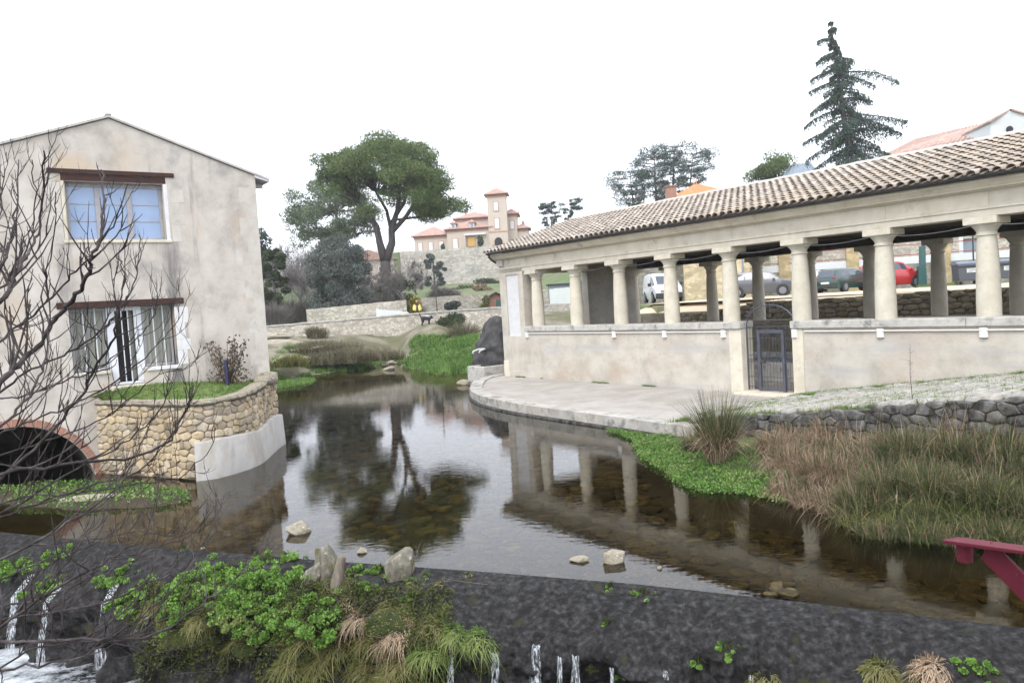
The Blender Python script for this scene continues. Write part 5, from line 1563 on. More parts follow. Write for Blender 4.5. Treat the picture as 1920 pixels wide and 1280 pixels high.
def hatch(name, label, loc, rz, pm, k=(1, 1, 1)):
    st = [(x * k[0], zb, zl * k[2], zr * k[2], hw_ * k[1], hr * k[1]) for x, zb, zl, zr, hw_, hr in HATCH]
    o, b, st = car(name, label, 'car', loc, rz, pm, st, None, side=[(2, 3), (3, 4), (4, 5)])
    screen(o, st, 5, 6, 'windscreen'); screen(o, st, 1, 2, 'rear_window')
    wheel_set(o, (-1.27 * k[0], 1.25 * k[0]), .87 * k[1], .31 * (1 + (k[2] - 1) * .8)); lights(o, 1.93 * k[0], -1.98 * k[0], .58 * k[1], .68 * k[2], .82 * k[2])
    MB().box(2.02 * k[0], 2.05 * k[0], -.52, .52, .40, .50).build('grille', M['black_plastic'], o); MB().box(-2.04 * k[0], -2.02 * k[0], -.26, .26, .50, .62).build('number_plate', M['plate_white'], o); MB().box(2.04 * k[0], 2.06 * k[0], -.26, .26, .34, .45).build('number_plate', M['plate_white'], o)
    MB().box(-2.05 * k[0], -1.9 * k[0], -.74 * k[1], .74 * k[1], .26, .40).build('bumper', M['black_plastic'], o, bevel=.03)
    for s in (-1, 1): MB().box(.72 * k[0], .86 * k[0], s * .95 * k[1] - .09, s * .95 * k[1] + .09, .96 * k[2], 1.08 * k[2]).build('mirror', M[pm], o, bevel=.03)
    return o
CZ = 2.87
def cpos(px, py, Y): p = at(px, py, Y=Y); return (p.x, p.y, CZ)
hatch('parked_car', 'grey hatchback parked side-on, seen behind the gate columns', cpos(1428, 563, 46), R_(-22), 'car_grey')
hatch('parked_car', 'silver car half hidden between the grey hatchback and the dark green car', cpos(1522, 553, 53), R_(62), 'car_silver')
g_o = hatch('parked_car', 'dark green saloon with its tail towards the wash house, beside the red car', cpos(1583, 551, 47), R_(38), 'car_green', (1.05, .97, .93))
r_o = hatch('parked_car', 'red high-bodied car nearest the green post', cpos(1668, 546, 47.5), R_(24), 'car_red', (1.0, 1.03, 1.09))
VAN = [(-2.02, .34, .9, 1.5, .84, .78), (-1.98, .26, 1.02, 1.76, .89, .74), (-.6, .22, 1.02, 1.83, .9, .74), (.35, .22, 1.02, 1.80, .9, .72), (.75, .22, 1.01, 1.66, .9, .70), (1.45, .24, 1.0, 1.08, .88, .72), (1.92, .28, .86, .92, .84, .66), (2.08, .34, .62, .66, .76, .6)]
vo, b, st = car('delivery_van', 'small white delivery van facing the wash house by the grey yard wall', 'van', cpos(1243, 572, 49), R_(-90), 'car_white', VAN, None, side=[(3, 4), (4, 5)])
screen(vo, st, 4, 5, 'windscreen'); wheel_set(vo, (-1.3, 1.32), .9, .33); lights(vo, 2.0, -2.0, .6, .82, 1.1)
MB().box(1.95, 2.11, -.80, .80, .26, .58).build('bumper', M['black_plastic'], vo, bevel=.04); MB().box(2.10, 2.125, -.28, .28, .38, .50).build('number_plate', M['plate_white'], vo)
MB().box(2.05, 2.10, -.5, .5, .64, .72).build('grille', M['black_plastic'], vo)
MB().prism([(0, .60), (.06, .70), (0, .80), (-.06, .70)], lambda u, v, w: (w, u, v), 2.09, 2.12).build('emblem', M['alloy'], vo)
for s in (-1, 1): MB().box(.95, 1.1, s * .98 - .1, s * .98 + .1, 1.02, 1.22).build('mirror', M['black_plastic'], vo, bevel=.03)

# waste containers, green post
def container(label, loc, rz):
    o = empty('waste_container', loc, rz, label, 'waste container', 'waste containers')
    MB().prism([(-.62, .22), (.62, .22), (.70, 1.12), (-.70, 1.12)], lambda u, v, w: (u, w, v), -.45, .45).build('body', M['bin_grey'], o, bevel=.04)
    MB().prism([(-.54, 1.12), (.54, 1.12), (.50, 1.20), (.2, 1.30), (-.3, 1.30), (-.52, 1.22)], lambda u, v, w: (w, u, v), -.74, .74).build('lid', M['bin_lid'], o, bevel=.02)
    MB().box(-.72, .72, -.54, -.46, 1.02, 1.11).build('rim', M['bin_grey'], o, bevel=.02)
    st_ = MB().box(-.22, .30, -.463, -.452, .66, .90).build('sticker', M['plate_white'], o)
    tx = MB()
    for k, (a_, b_) in enumerate(((-.17, .2), (-.1, .24), (-.17, .1))): tx.box(a_, b_, -.468, -.4635, .83 - k * .065, .86 - k * .065)
    tx.build('print', M['slate_blue'], st_)
    for sx in (-.5, .5):
        for sy in (-.3, .3): MB().lathe([(.09, -.03), (.09, .03)], 12, (sx, sy, .09), 'y').build('castor', M['rubber'], o)
container('grey lidded waste container left of the last column on the right', cpos(1815, 541, 44), R_(-8))
container('grey lidded waste container at the right edge behind the last column', cpos(1884, 540, 43.5), R_(-8))
gp_ = cpos(1729, 548, 47)
gpo = empty('green_post', gp_, R_(-10), 'tall narrow green metal pump post between the red car and the containers', 'post')
MB().prism([(-.26, 0), (.24, 0), (.22, 1.15), (-.20, 1.28)], lambda u, v, w: (u, w, v), -.2, .2).build('base', M['post_green'], gpo, bevel=.02)
MB().prism([(-.10, 1.24), (.23, 1.18), (.24, 2.45), (.08, 2.52), (-.06, 2.42)], lambda u, v, w: (u, w, v), -.14, .14).build('upper', M['post_green'], gpo, bevel=.02)
MB().box(-.29, -.10, -.06, .06, .92, 1.02).build('spout', M['metal_dark'], gpo)
vg = MB()
pp = [cpos(1720, 552, 44), cpos(1790, 548, 43), cpos(1800, 541, 48), cpos(1725, 544, 51)]
vg.add([(p[0], p[1], 2.90) for p in pp], [(0, 1, 2, 3)]); tag(vg.build('grass_verge', M['grass_ground']), kind='structure')
g = np.random.default_rng(3); parts = []
for k in range(700):
    a, b = g.uniform(), g.uniform(); p = Vector(pp[0]).lerp(Vector(pp[1]), a).lerp(Vector(pp[3]).lerp(Vector(pp[2]), a), b); parts.append(blades(5, .08, .12, .8, .012, 2, .5, k, .5, (p.x, p.y, 2.9)))
v, f, r = join_np(parts); tag(put('grass', np_mesh('grass', v, f, r), M['grass']), kind='stuff')

# skyline houses behind the wash house
def sky_house(name, label, pe0, pe1, pr0, pr1, Ye0, Ye1, dY, wallm, roofm, cat='house'):
    e0 = at(*pe0, Y=Ye0); e1 = at(*pe1, Y=Ye1); r0 = at(*pr0, Y=Ye0 + dY); r1 = at(*pr1, Y=Ye1 + dY)
    o = empty(name, (e0.x, e0.y, e0.z - 8), 0, label, cat); L = o.location
    b0 = e0 + (r0 - e0) * 2; b1 = e1 + (r1 - e1) * 2; b0.z = e0.z; b1.z = e1.z
    dn = Vector((0, 0, -9)); th = Vector((0, 0, -.25))
    w = [e0, e1, b1, b0, e0 + dn, e1 + dn, b1 + dn, b0 + dn, r0 + th, r1 + th]
    ins = Vector((0, 0, -.2)); c = (e0 + e1 + b0 + b1) / 4
    w = [Vector((c.x + (p.x - c.x) * .94, c.y + (p.y - c.y) * .94, p.z)) + ins - L for p in w]
    MB().add(w, [(0, 1, 5, 4), (1, 2, 6, 5), (2, 3, 7, 6), (3, 0, 4, 7), (0, 3, 8), (1, 9, 2)]).build('wall', M[wallm], o)
    r = [e0, e1, r1, r0, b1, b0]; r = [p - L for p in r] + [p + th - L for p in r]
    ro = MB().add(r, [(0, 1, 2, 3), (3, 2, 4, 5), (6, 9, 8, 7), (9, 11, 10, 8), (0, 6, 7, 1), (5, 4, 10, 11), (0, 3, 9, 6), (3, 5, 11, 9), (1, 7, 8, 2), (2, 8, 10, 4)]).build('roof', M[roofm], o)
    ed = (e1 - e0).normalized(); n = int((e1 - e0).length / .55); tl = MB()
    for i in range(n):
        p = e0.lerp(e1, (i + .5) / n) - L; q = r0.lerp(r1, (i + .5) / n) - L; tl.tube([p + Vector((0, 0, .04)), q + Vector((0, 0, .04))], .13, 5)
    tl.build('tile_row', M[roofm], ro)
    return o
M['roof_dull'] = surf('roof_dull', [(0.28, (.31, .20, .165)), (0.5, (.42, .29, .24)), (0.72, (.50, .38, .32))], 1.5, 6, .9, .3, 12)
sky_house('long_house', 'long house with a pinkish tiled roof on the skyline at the right', (1640, 300), (1872, 250), (1715, 262), (1868, 226), 96, 84, 4.5, 'white_wall', 'roof_dull')
o = empty('white_gable_house', tuple(at(1890, 300, Y=82)), 0, 'tall white gable end at the right edge of the skyline', 'house'); L = o.location
pg = [at(1858, 300, Y=82), at(1990, 290, Y=79), at(1990, 236, Y=79), at(1893, 208, Y=81), at(1857, 229, Y=82)]
pg = [p - L for p in pg]; bk_ = Vector((1.5, 9, 0))
MB().add(pg + [p + bk_ for p in pg], [(0, 1, 2, 3, 4), (9, 8, 7, 6, 5), (0, 4, 9, 5), (1, 6, 7, 2)]).build('wall', M['white_wall'], o)
up = Vector((0, 0, .18))
MB().add([pg[4] - Vector((.3, .3, .1)), pg[3], pg[3] + bk_, pg[4] + bk_] + [p + up for p in (pg[4] - Vector((.3, .3, .1)), pg[3], pg[3] + bk_, pg[4] + bk_)], [(0, 1, 2, 3), (4, 7, 6, 5), (0, 4, 5, 1), (3, 2, 6, 7), (0, 3, 7, 4)]).build('roof', M['roof_dull'], o)
MB().add([pg[3] + Vector((0, -.3, 0)), pg[2] + Vector((0, -.3, -.0)), pg[2] + bk_, pg[3] + bk_] + [p + up for p in (pg[3] + Vector((0, -.3, 0)), pg[2] + Vector((0, -.3, 0)), pg[2] + bk_, pg[3] + bk_)], [(0, 1, 2, 3), (4, 7, 6, 5), (0, 4, 5, 1)]).build('roof', M['roof_dull'], o)
q = at(1893, 243, Y=80.7) - L; MB().lathe([(.35, -.06), (.35, .06)], 18, tuple(q), 'y').build('round_window', M['dark_inside'], o)
ob = at(1322, 352, Y=92)
oh = empty('orange_roof_house', (ob.x, ob.y, ob.z - 6), 0, 'house with a bright orange hipped roof and a finial behind the wash house ridge', 'house'); zb = at(1322, 372, Y=92).z - oh.location.z
MB().box(-4.3, 4.3, 0, 8, -4, zb).build('wall', M['villa_pink'], oh)
ro = hip(MB(), -4.3, 4.3, 0, 8, zb, 2.3, .4).build('roof', M['roof_orange'], oh)
MB().tube([(0, 4, zb + 2.2), (0, 4, zb + 3.1)], [.08, .02], 6).build('finial', M['roof_orange'], ro)
cbp = at(1261, 385, Y=90); ch = empty('chimney_house', (cbp.x, cbp.y, cbp.z - 5), 0, 'pinkish chimney and roof edge rising behind the wash house ridge', 'chimney'); zt = at(1261, 350, Y=90).z - ch.location.z
MB().box(-.55, .55, 0, 1, 0, zt).build('stack', M['brick'], ch); MB().box(-.65, .65, -.1, 1.1, zt, zt + .18).build('cap', M['brick'], ch); MB().box(-3.4, .5, 1.1, 5, 0, zt - 1.5).build('wall', M['villa_rose'], ch)
sky_house('grey_roof_house', 'small grey roof peeping over the wash house ridge left of the conifer', (1462, 338), (1540, 328), (1480, 312), (1520, 304), 80, 78, 3, 'white_wall', 'slate_blue')

# ================================================================== TREES
def tree_obj(name, label, base, trunk_mb, bark, crown, leafm, group=None):
    o = empty(name, tuple(base), 0, label, 'tree', group)
    b = Vector(base)
    tm = trunk_mb.mesh('trunk', True)
    for v in tm.vertices: v.co -= b
    put('trunk', tm, M[bark], o)
    if crown:
        v, f, r = join_np(crown); v = v - np.array(base)[None]
        put('crown', np_mesh('crown', v, f, r), M[leafm], o)
    return o
def puffs_px(seed, cx, cy, a, b, n, Y, depth, keep=None, shell=.35):
    g = np.random.default_rng(seed); out = []
    while len(out) < n:
        d = g.normal(0, 1, 3); d /= np.linalg.norm(d); k = shell + (1 - shell) * g.uniform() ** .5
        x, y, z = d * k
        if keep and not keep(x, y, z): continue
        out.append(at(cx + a * x, cy - b * z, Y=Y + depth * y))
    return out
def puff_leaves(c, r, n, size, g, flat=.6): return leaves_at(ball_pts(n, c, (r, r, r * flat), g, .35), size, g, .45)
# umbrella pine
g = np.random.default_rng(77)
base = at(730, 585, Y=70); base.z = 2.7
pf = puffs_px(1, 722, 350, 122, 92, 135, 70, 5.5, keep=lambda x, y, z: z > -.15 + .35 * (1 - abs(x)) or (x > .3 and z > -.55 and abs(x) > .45), shell=.5)
pf += [at(px, py, Y=70 + g.uniform(-2, 2)) for px, py in ((845, 388), (858, 382), (868, 388), (828, 395), (812, 402), (800, 408), (786, 398), (600, 300), (612, 330), (640, 345), (660, 372), (690, 300), (775, 350), (800, 370), (820, 350), (835, 345), (745, 380), (690, 395), (760, 300), (720, 290), (650, 290))]
pf += puffs_px(3, 738, 335, 78, 42, 26, 70, 3.5, shell=.1)
tb = MB()
K = lambda px, py, dy=0: at(px, py, Y=70 + dy)
tb.tube([base - Vector((0, 0, .3)), K(729, 560), K(724, 520), K(722, 490)], [.62, .52, .47, .45], 12)
tb.tube([K(722, 492), K(712, 455), K(706, 425), K(690, 400), K(672, 378), K(655, 350)], [.40, .32, .27, .2, .15, .08], 8)
tb.tube([K(723, 492), K(735, 455), K(734, 430), K(745, 395), K(750, 350), K(748, 300)], [.40, .33, .3, .22, .15, .07], 8)
tb.tube([K(735, 435), K(760, 408), K(772, 390), K(790, 370), K(815, 350)], [.24, .2, .16, .11, .05], 7)
tb.tube([K(735, 440), K(725, 395), K(705, 360), K(690, 320)], [.2, .15, .12, .05], 7)
tb.tube([K(733, 420), K(758, 380), K(770, 330), K(775, 290)], [.2, .15, .1, .05], 7)
tb.tube([K(745, 412), K(800, 405), K(840, 392), K(868, 386)], [.12, .09, .06, .03], 6)
for p in pf:
    a = min((K(690, 400), K(706, 425), K(745, 395), K(772, 390), K(705, 360), K(758, 380), K(770, 330), K(750, 350), K(815, 350), K(672, 378)), key=lambda q: (q - p).length)
    tb.tube(curve_pts(a, p, 5, .12, g), [.07, .055, .04, .03, .015], 4, False)
crown = [puff_leaves(tuple(p), g.uniform(.85, 1.4), 620, .095, g) for p in pf]
tree_obj('umbrella_pine', 'big umbrella pine with a dense rounded green crown and forked trunk behind the river wall', base, tb, 'bark_dark', crown, 'pine_leaf')
# second, paler pine to its left
base = at(655, 585, Y=82); base.z = 3.2
pf = puffs_px(4, 622, 402, 84, 62, 62, 82, 5, keep=lambda x, y, z: z > -.75, shell=.4) + [at(px, py, Y=82) for px, py in ((548, 365), (560, 395), (550, 425), (575, 440), (560, 452), (590, 350), (660, 440), (690, 430))]
tb = MB(); Kb = lambda px, py: at(px, py, Y=82)
tb.tube([base, Kb(655, 520), Kb(648, 470), Kb(640, 430), Kb(625, 390)], [.45, .38, .32, .24, .1], 8)
for p in pf:
    a = min((Kb(648, 470), Kb(640, 430), Kb(625, 395), Kb(645, 450)), key=lambda q: (q - p).length); tb.tube(curve_pts(a, p, 5, .1, g), [.09, .06, .045, .03, .015], 4, False)
tree_obj('pale_pine', 'paler grey-green pine rising behind and left of the umbrella pine', base, tb, 'bark_grey', [puff_leaves(tuple(p), g.uniform(.9, 1.5), 480, .11, g) for p in pf], 'pine_leaf_pale')
# grey-green drooping evergreen
def dense_tree(name, label, px, pytop, pybase, wpx, Y, leafm, seed, n=70, per=260, size=.10, droop=True, bark='bark_grey', group=None, trunkpx=None, lift=.12):
    g = np.random.default_rng(seed); base = at(trunkpx or px, pybase, Y=Y); top = at(px, pytop, Y=Y)
    h = top.z - base.z; w = wpx / 1450 * Y / 2; tb = MB(); base.z = min(base.z, ground_z(base.x, base.y))
    ax = [base, base.lerp(top, .35), base.lerp(top, .7), top - Vector((0, 0, h * .06))]
    ax[1].x += .1 * w; tb.tube(ax, [h * .028, h * .022, h * .013, h * .004], 8)
    cr = []
    for i in range(n):
        t = lift + (1 - lift) * g.uniform() ** .9; rr = w * math.sqrt(max(0, 1 - (abs(t - .45) / .58) ** 2.2)) * math.sqrt(g.uniform(.05, 1)); a = g.uniform(0, 6.28)
        c = base.lerp(top, t * .97); c = Vector((c.x + rr * math.cos(a), c.y + rr * math.sin(a), c.z - (rr * .15 if droop else 0)))
        tb.tube(curve_pts(base.lerp(top, max(.1, t - .12)), c, 4, .08, g), [h * .008, h * .006, h * .004, h * .002], 4, False)
        r = w * g.uniform(.20, .34)
        p = ball_pts(per, tuple(c), (r, r, r * (.9 if droop else .7)), g, .3)
        L = leaves_at(p, size, g, .4, up=-1.2 if droop else 0); cr.append(L)
    return tree_obj(name, label, base, tb, bark, cr, leafm, group)
dense_tree('grey_evergreen', 'broad drooping grey-green evergreen left of the pine trunk', 632, 445, 592, 118, 66, 'grey_leaf', 31, 90, 420, .10, trunkpx=632)
dense_tree('dark_evergreen', 'dark evergreen tree close beside the corner of the mill house', 512, 465, 598, 62, 67, 'dark_leaf', 32, 60, 380, .10, droop=False)
dense_tree('dark_evergreen', 'dark round evergreen low behind the pine trunk', 738, 528, 585, 92, 76, 'dark_leaf', 33, 34, 220, .13, droop=False)
dense_tree('olive_tree', 'small blue-green tree at the foot of the villa wall', 812, 474, 545, 46, 105, 'grey_leaf', 34, 26, 200, .15, droop=False)
cd_ = at(488, 445, Y=75)
dense_tree('cedar_tree', 'cedar whose dark branch tips show just past the mill house eave', 470, 425, 600, 90, 75, 'cedar_leaf', 36, 40, 200, .15)

# bare winter trees
def bare(tb, tw, p, d, L, r, depth, g, spread=.55, up=.18, minr=.006):
    pts = [p]; n = 4; dd = d.copy()
    for i in range(n):
        dd = (dd + Vector(g.normal(0, .16, 3)) + Vector((0, 0, up * .3))).normalized(); pts.append(pts[-1] + dd * (L / n))
    r1 = max(r * .55, minr)
    tb.tube(pts, [r + (r1 - r) * i / n for i in range(n + 1)], 5 if r > .03 else 3, False)
    if depth == 0: return
    k = 3 if depth > 1 else 4
    for i in range(k + (1 if g.uniform() < .5 else 0)):
        t = g.uniform(.35, 1.0); j = min(int(t * n), n - 1); q = pts[j].lerp(pts[j + 1], t * n - j)
        e = (dd + Vector(g.normal(0, spread, 3)) + Vector((0, 0, up))).normalized()
        bare(tb, tw, q, e, L * g.uniform(.5, .8), r1 * g.uniform(.6, .9), depth - 1, g, spread, up, minr)
def bare_tree(name, label, px, pyb, pyt, Y, seed, depth=5, r0=.2, bark='bark_grey', group=None, spread=.55, minr=.012):
    g = np.random.default_rng(seed); base = at(px, pyb, Y=Y); top = at(px, pyt, Y=Y); h = top.z - base.z; base.z = min(base.z, ground_z(base.x, base.y)) 
    tb = MB(); bare(tb, None, Vector(base), Vector((0, 0, 1)), h * .42, r0, depth, g, spread, .16, minr)
    return tree_obj(name, label, base, tb, bark, None, None, group)
bare_tree('bare_tree', 'bare grey tree with fine upswept branches just right of the pine trunk', 762, 584, 462, 66, 41, 6, .24, spread=.5)
bt = [('tall bare grey tree between the two evergreens left of the pine', 565, 592, 462, 78, 42), ('bare grey tree right behind the drooping evergreen', 668, 588, 470, 86, 43), ('bare bushy tree on the slope beyond the pine trunk', 702, 585, 490, 92, 44), ('bare pale tree at the back of the wooded slope', 590, 590, 446, 105, 45), ('bare pale tree high on the slope near the dark evergreen', 535, 592, 452, 110, 46), ('bare grey tree on the slope under the villa', 790, 570, 492, 100, 47)]
for lb, px, pb, pt, Y, sd_ in bt: bare_tree('bare_tree', lb, px, pb, pt, Y, sd_, 6, .2, group='bare trees on the wooded slope', spread=.62, minr=.018)
# the wooded slope behind, one grey mass of twigs
g = np.random.default_rng(50); P_ = []
for k in range(60):
    px = g.uniform(480, 800); Y = g.uniform(115, 170); pt = 475 + 12 * math.sin(px * .05) + g.uniform(-18, 20) + max(0, (px - 700)) * .15
    c = at(px, pt + 22, Y=Y); w = g.uniform(3, 5); P_.append((ball_pts(420, (c.x, c.y, c.z - 2.5), (w, w, 6), g, .1), c))
pts_ = np.concatenate([p for p, c in P_]); n = len(pts_)
d = g.normal(0, .5, (n, 3)); d[:, 2] += 1; d /= np.linalg.norm(d, axis=1)[:, None]; e = np.cross(d, g.normal(0, 1, (n, 3))); e /= np.linalg.norm(e, axis=1)[:, None]
L = g.uniform(.5, 1.6, (n, 1)); v = np.stack([pts_ - d * L, pts_ + e * .022, pts_ + d * L, pts_ - e * .022], 1).reshape(-1, 3)
wd = put('far_wood', np_mesh('far_wood', v, np.arange(4 * n).reshape(n, 4), np.repeat(g.uniform(0, 1, n), 4)), M['twig_haze'])
tag(wd, 'grey winter wood covering the slope behind the pines', 'wood', kind='stuff')

# cedars on the skyline and the tall conifer
def cedar(name, label, px, pyt, pyb, wpx, Y, seed, tiers=9, flat=True, leafm='cedar_leaf', shape=None, lean=0, group=None, per=70, bare_low=0.0, size=.16, bough=None):
    """trunk with horizontal or drooping boughs carrying flat sprays"""
    g = np.random.default_rng(seed); base = at(px, pyb, Y=Y); top = at(px + lean, pyt, Y=Y); h = top.z - base.z; w = wpx / 1450 * Y / 2
    tb = MB(); tb.tube([base - Vector((0, 0, 6)), base, base.lerp(top, .5) + Vector((g.normal(0, .15), 0, 0)), top], [h * .032, h * .026, h * .014, h * .003], 8)
    cr = []
    for i in range(tiers):
        t = bare_low + (1 - bare_low) * (i + g.uniform(.1, .9)) / tiers; c = base.lerp(top, t)
        wl_ = w * (shape(t) if shape else 1)
        for k in range(g.integers(3, 6) if bough is None else 3):
            a = g.uniform(0, 6.28); L = wl_ * g.uniform(.55, 1.1)
            dr = -.10 * L if flat else -.32 * L
            e = c + Vector((L * math.cos(a), L * math.sin(a), dr + (.18 * L if flat else .06 * L)))
            m = c.lerp(e, .5) + Vector((0, 0, (.05 if flat else .10) * L))
            pts = [c * (1 - s) ** 2 + m * 2 * s * (1 - s) + e * s ** 2 for s in np.linspace(0, 1, 6)]
            tb.tube(pts, [h * .007, h * .006, h * .005, h * .004, h * .003, h * .001], 4, False)
            n = int(per * (.4 + L / w)); s = g.uniform(.25, 1.05, n) if not flat else .3 + .75 * g.uniform(0, 1, n) ** .7
            P3 = np.array([[*(pts[0] * (1 - q) ** 2 + m * 2 * q * (1 - q) + e * q ** 2)] for q in s])
            sd2 = np.array([-math.sin(a), math.cos(a), 0]) ; off = g.normal(0, .16 * L * (1.1 - .5 * s), n)[:, None] * sd2
            hang = (g.normal(-.02 * L, .085 * L, n) if flat else -np.abs(g.normal(0, .12 * L + .1, n)))
            P3 = P3 + off; P3[:, 2] += hang
            cr.append(leaves_at(P3, size, g, .35, up=0 if flat else -1.5))
    for (pya, pxt, pyt2) in (bough or []):
        t = (pyb - pya) / (pyb - pyt); c = base.lerp(top, t); e = at(pxt, pyt2, Y=Y + g.uniform(-2, 2)); L = (e - c).length
        m = c.lerp(e, .55) + Vector((0, 0, g.uniform(.0, .2) * L)); pts = [c * (1 - s) ** 2 + m * 2 * s * (1 - s) + e * s ** 2 for s in np.linspace(0, 1, 7)]
        tb.tube(pts, [h * .007 * (1 - .85 * k / 6) for k in range(7)], 4, False)
        n = int(240 * L); s = g.uniform(.1, 1.02, n)
        P3 = np.array([[*(c * (1 - q) ** 2 + m * 2 * q * (1 - q) + e * q ** 2)] for q in s]); P3 += g.normal(0, .10 * L, (n, 3)) * np.array([.5, 1.2, .15]) * (1.15 - s)[:, None]
        P3[:, 2] -= np.abs(g.normal(0, .30 + .03 * L, n)) * (.4 + .6 * np.sin(s * 23 + pya) ** 2)
        cr.append(leaves_at(P3, size * .9, g, .3, up=-1.6))
    return tree_obj(name, label, base, tb, 'bark_dark', cr, leafm, group)
BOUGH = [(75, 1532, 78), (90, 1578, 100), (105, 1530, 118), (118, 1592, 124), (130, 1520, 150), (140, 1640, 160), (138, 1684, 152), (150, 1518, 172), (175, 1520, 212), (185, 1636, 190), (205, 1508, 238), (210, 1700, 226), (215, 1672, 240), (222, 1530, 262), (235, 1506, 268), (248, 1690, 250), (255, 1650, 276), (262, 1512, 300), (270, 1668, 288), (280, 1526, 318), (285, 1650, 306), (165, 1548, 196), (195, 1610, 214), (240, 1560, 275), (268, 1622, 296)]
cone = lambda t: (1 - t) ** .85 * (.70 + .30 * math.sin(t * 27)) + .05
cedar('tall_conifer', 'tall dark drooping conifer rising behind the wash house roof', 1597, 40, 312, 165, 72, 61, 38, False, shape=cone, lean=-40, per=210, size=.12, bough=BOUGH)
fan = lambda t: .45 + .6 * t
for i, (px, pt, pb, w, Y, lb) in enumerate(((1190, 318, 392, 92, 118, 'leftmost flat-topped cedar of the clump over the wash house roof'), (1232, 284, 390, 92, 120, 'second cedar from the left in the clump over the wash house roof'), (1262, 272, 388, 92, 122, 'tallest cedar of the clump over the wash house roof'), (1292, 288, 385, 80, 119, 'rightmost cedar of the clump, beside the orange roof'))):
    cedar('cedar_tree', lb, px, pt, pb + 14, w * 1.15, Y, 70 + i, 16, True, shape=fan, lean=(-10, -6, 4, 8)[i], group='cedars over the wash house roof', per=170, bare_low=.05, size=.13)
for i, (px, pt, lb) in enumerate(((1033, 378, 'left one of the two small flat cedars near the villa'), (1070, 374, 'right one of the two small flat cedars near the villa'))):
    cedar('cedar_tree', lb, px, pt, 430, 52, 112, 80 + i, 10, True, shape=fan, group='small cedars near the villa', per=130, size=.12)
g = np.random.default_rng(90)
pf = puffs_px(9, 1448, 312, 38, 26, 26, 84, 4, shell=.3) + [at(1405, 333, Y=84), at(1412, 328, Y=84), at(1470, 295, Y=84), at(1425, 325, Y=84)]
base = at(1455, 350, Y=84); tb = MB(); tb.tube([base - Vector((0, 0, 8)), base, at(1450, 315, Y=84)], [.3, .25, .1], 6)
for p in pf: tb.tube([base, p], [.07, .02], 4, False)
tree_obj('round_pine', 'round green pine crown peeping over the wash house ridge left of the conifer', base, tb, 'bark_dark', [puff_leaves(tuple(p), g.uniform(.7, 1.1), 420, .10, g, .8) for p in pf], 'pine_leaf')

# ================================================================== FAR BANK DETAILS
fb = at(930, 693, Y=31); fb.z = .27
fpos = at(918, 703, z=.27)
fou = empty('grotto_fountain', tuple(fpos), TH, 'dark rounded rock fountain with a stone trough, beside the wash house corner', 'fountain')
m = MB(); nu, nv = 40, 26; v = []; f = []
for j in range(nv):
    t = j / (nv - 1)
    for i in range(nu):
        a = 2 * math.pi * i / nu
        r = (1.30 * (1 - t ** 2.4) ** .55) if t < 1 else 0
        p = Vector((-.9 + r * math.cos(a) * .85, 1.15 + r * .85 * math.sin(a), t * 2.6))
        k = 1 + .22 * fbm(p * .9, 4) + .10 * noise.noise(p * 3.5); v.append((-.9 + (p.x + .9) * k, 1.15 + (p.y - 1.15) * k, p.z * (1 + .05 * noise.noise(p))))
for j in range(nv - 1):
    for i in range(nu): f.append((j * nu + i, j * nu + (i + 1) % nu, (j + 1) * nu + (i + 1) % nu, (j + 1) * nu + i))
m.add(v, f).build('rock_mound', M['tufa'], fou, smooth=True)
tr = MB().slab([[(-.95, -.55), (.35, -.55), (.35, .85), (-.95, .85)], [(-.78, -.38), (.18, -.38), (.18, .68), (-.78, .68)]], lambda u, v, w: (u, v, w), -.5, .42)
tro = tr.build('trough', M['coping'], fou, bevel=.03); MB().add([(-.78, -.38, .33), (.18, -.38, .33), (.18, .68, .33), (-.78, .68, .33)], [(0, 1, 2, 3)]).build('trough_water', M['water'], tro)
for y in (.1, .45): MB().tube([(-.6, y + .2, 1.15), (-.55, y - .2, 1.15), (-.5, y - .55, 1.08), (-.5, y - .6, .98)], .04, 8).build('spout', M['white_wall'], fou, smooth=True)

# bank of grass in front of the fountain and along the far shore
def scatter_blades(name, n, box_, zf, ok, h, w, mat, seed, spread=.8, nb=4, seg=2):
    g = np.random.default_rng(seed); parts = []; c = 0; tries = 0
    while c < n and tries < n * 30:
        tries += 1; x = g.uniform(box_[0], box_[1]); y = g.uniform(box_[2], box_[3])
        if not ok(x, y): continue
        parts.append(blades(nb, .06 + h * .3, h * g.uniform(.6, 1.4), spread, w, seg, .5, int(g.integers(1e7)), .5, (x, y, zf(x, y) - .01))); c += 1
    v, f, r = join_np(parts)
    return tag(put(name, np_mesh(name, v, f, r), M[mat]), kind='stuff')
def pxy(x, y, z):
    c = CAM_ROT.transposed() @ (Vector((x, y, z)) - EYE); return 960 - 1450 * c.x / c.z, 640 + 1450 * c.y / c.z
def ok_green(x, y):
    z = bank_far(x, y)
    if z < .0: return False
    px, py = pxy(x, y, z)
    if 770 < px < 905 and 630 < py < 728: return noise.noise(Vector((x * .6, y * .6, 0))) > -.45
    if 580 < px < 770 and 672 < py < 700: return noise.noise(Vector((x, y, 0))) > -.1
    if 500 < px < 580 and 650 < py < 720: return noise.noise(Vector((x, y, 0))) > .05
    return False
scatter_blades('grass', 5200, (-14, 6, 28, 52), bank_far, ok_green, .30, .022, 'mat_green', 1, .9, 5)
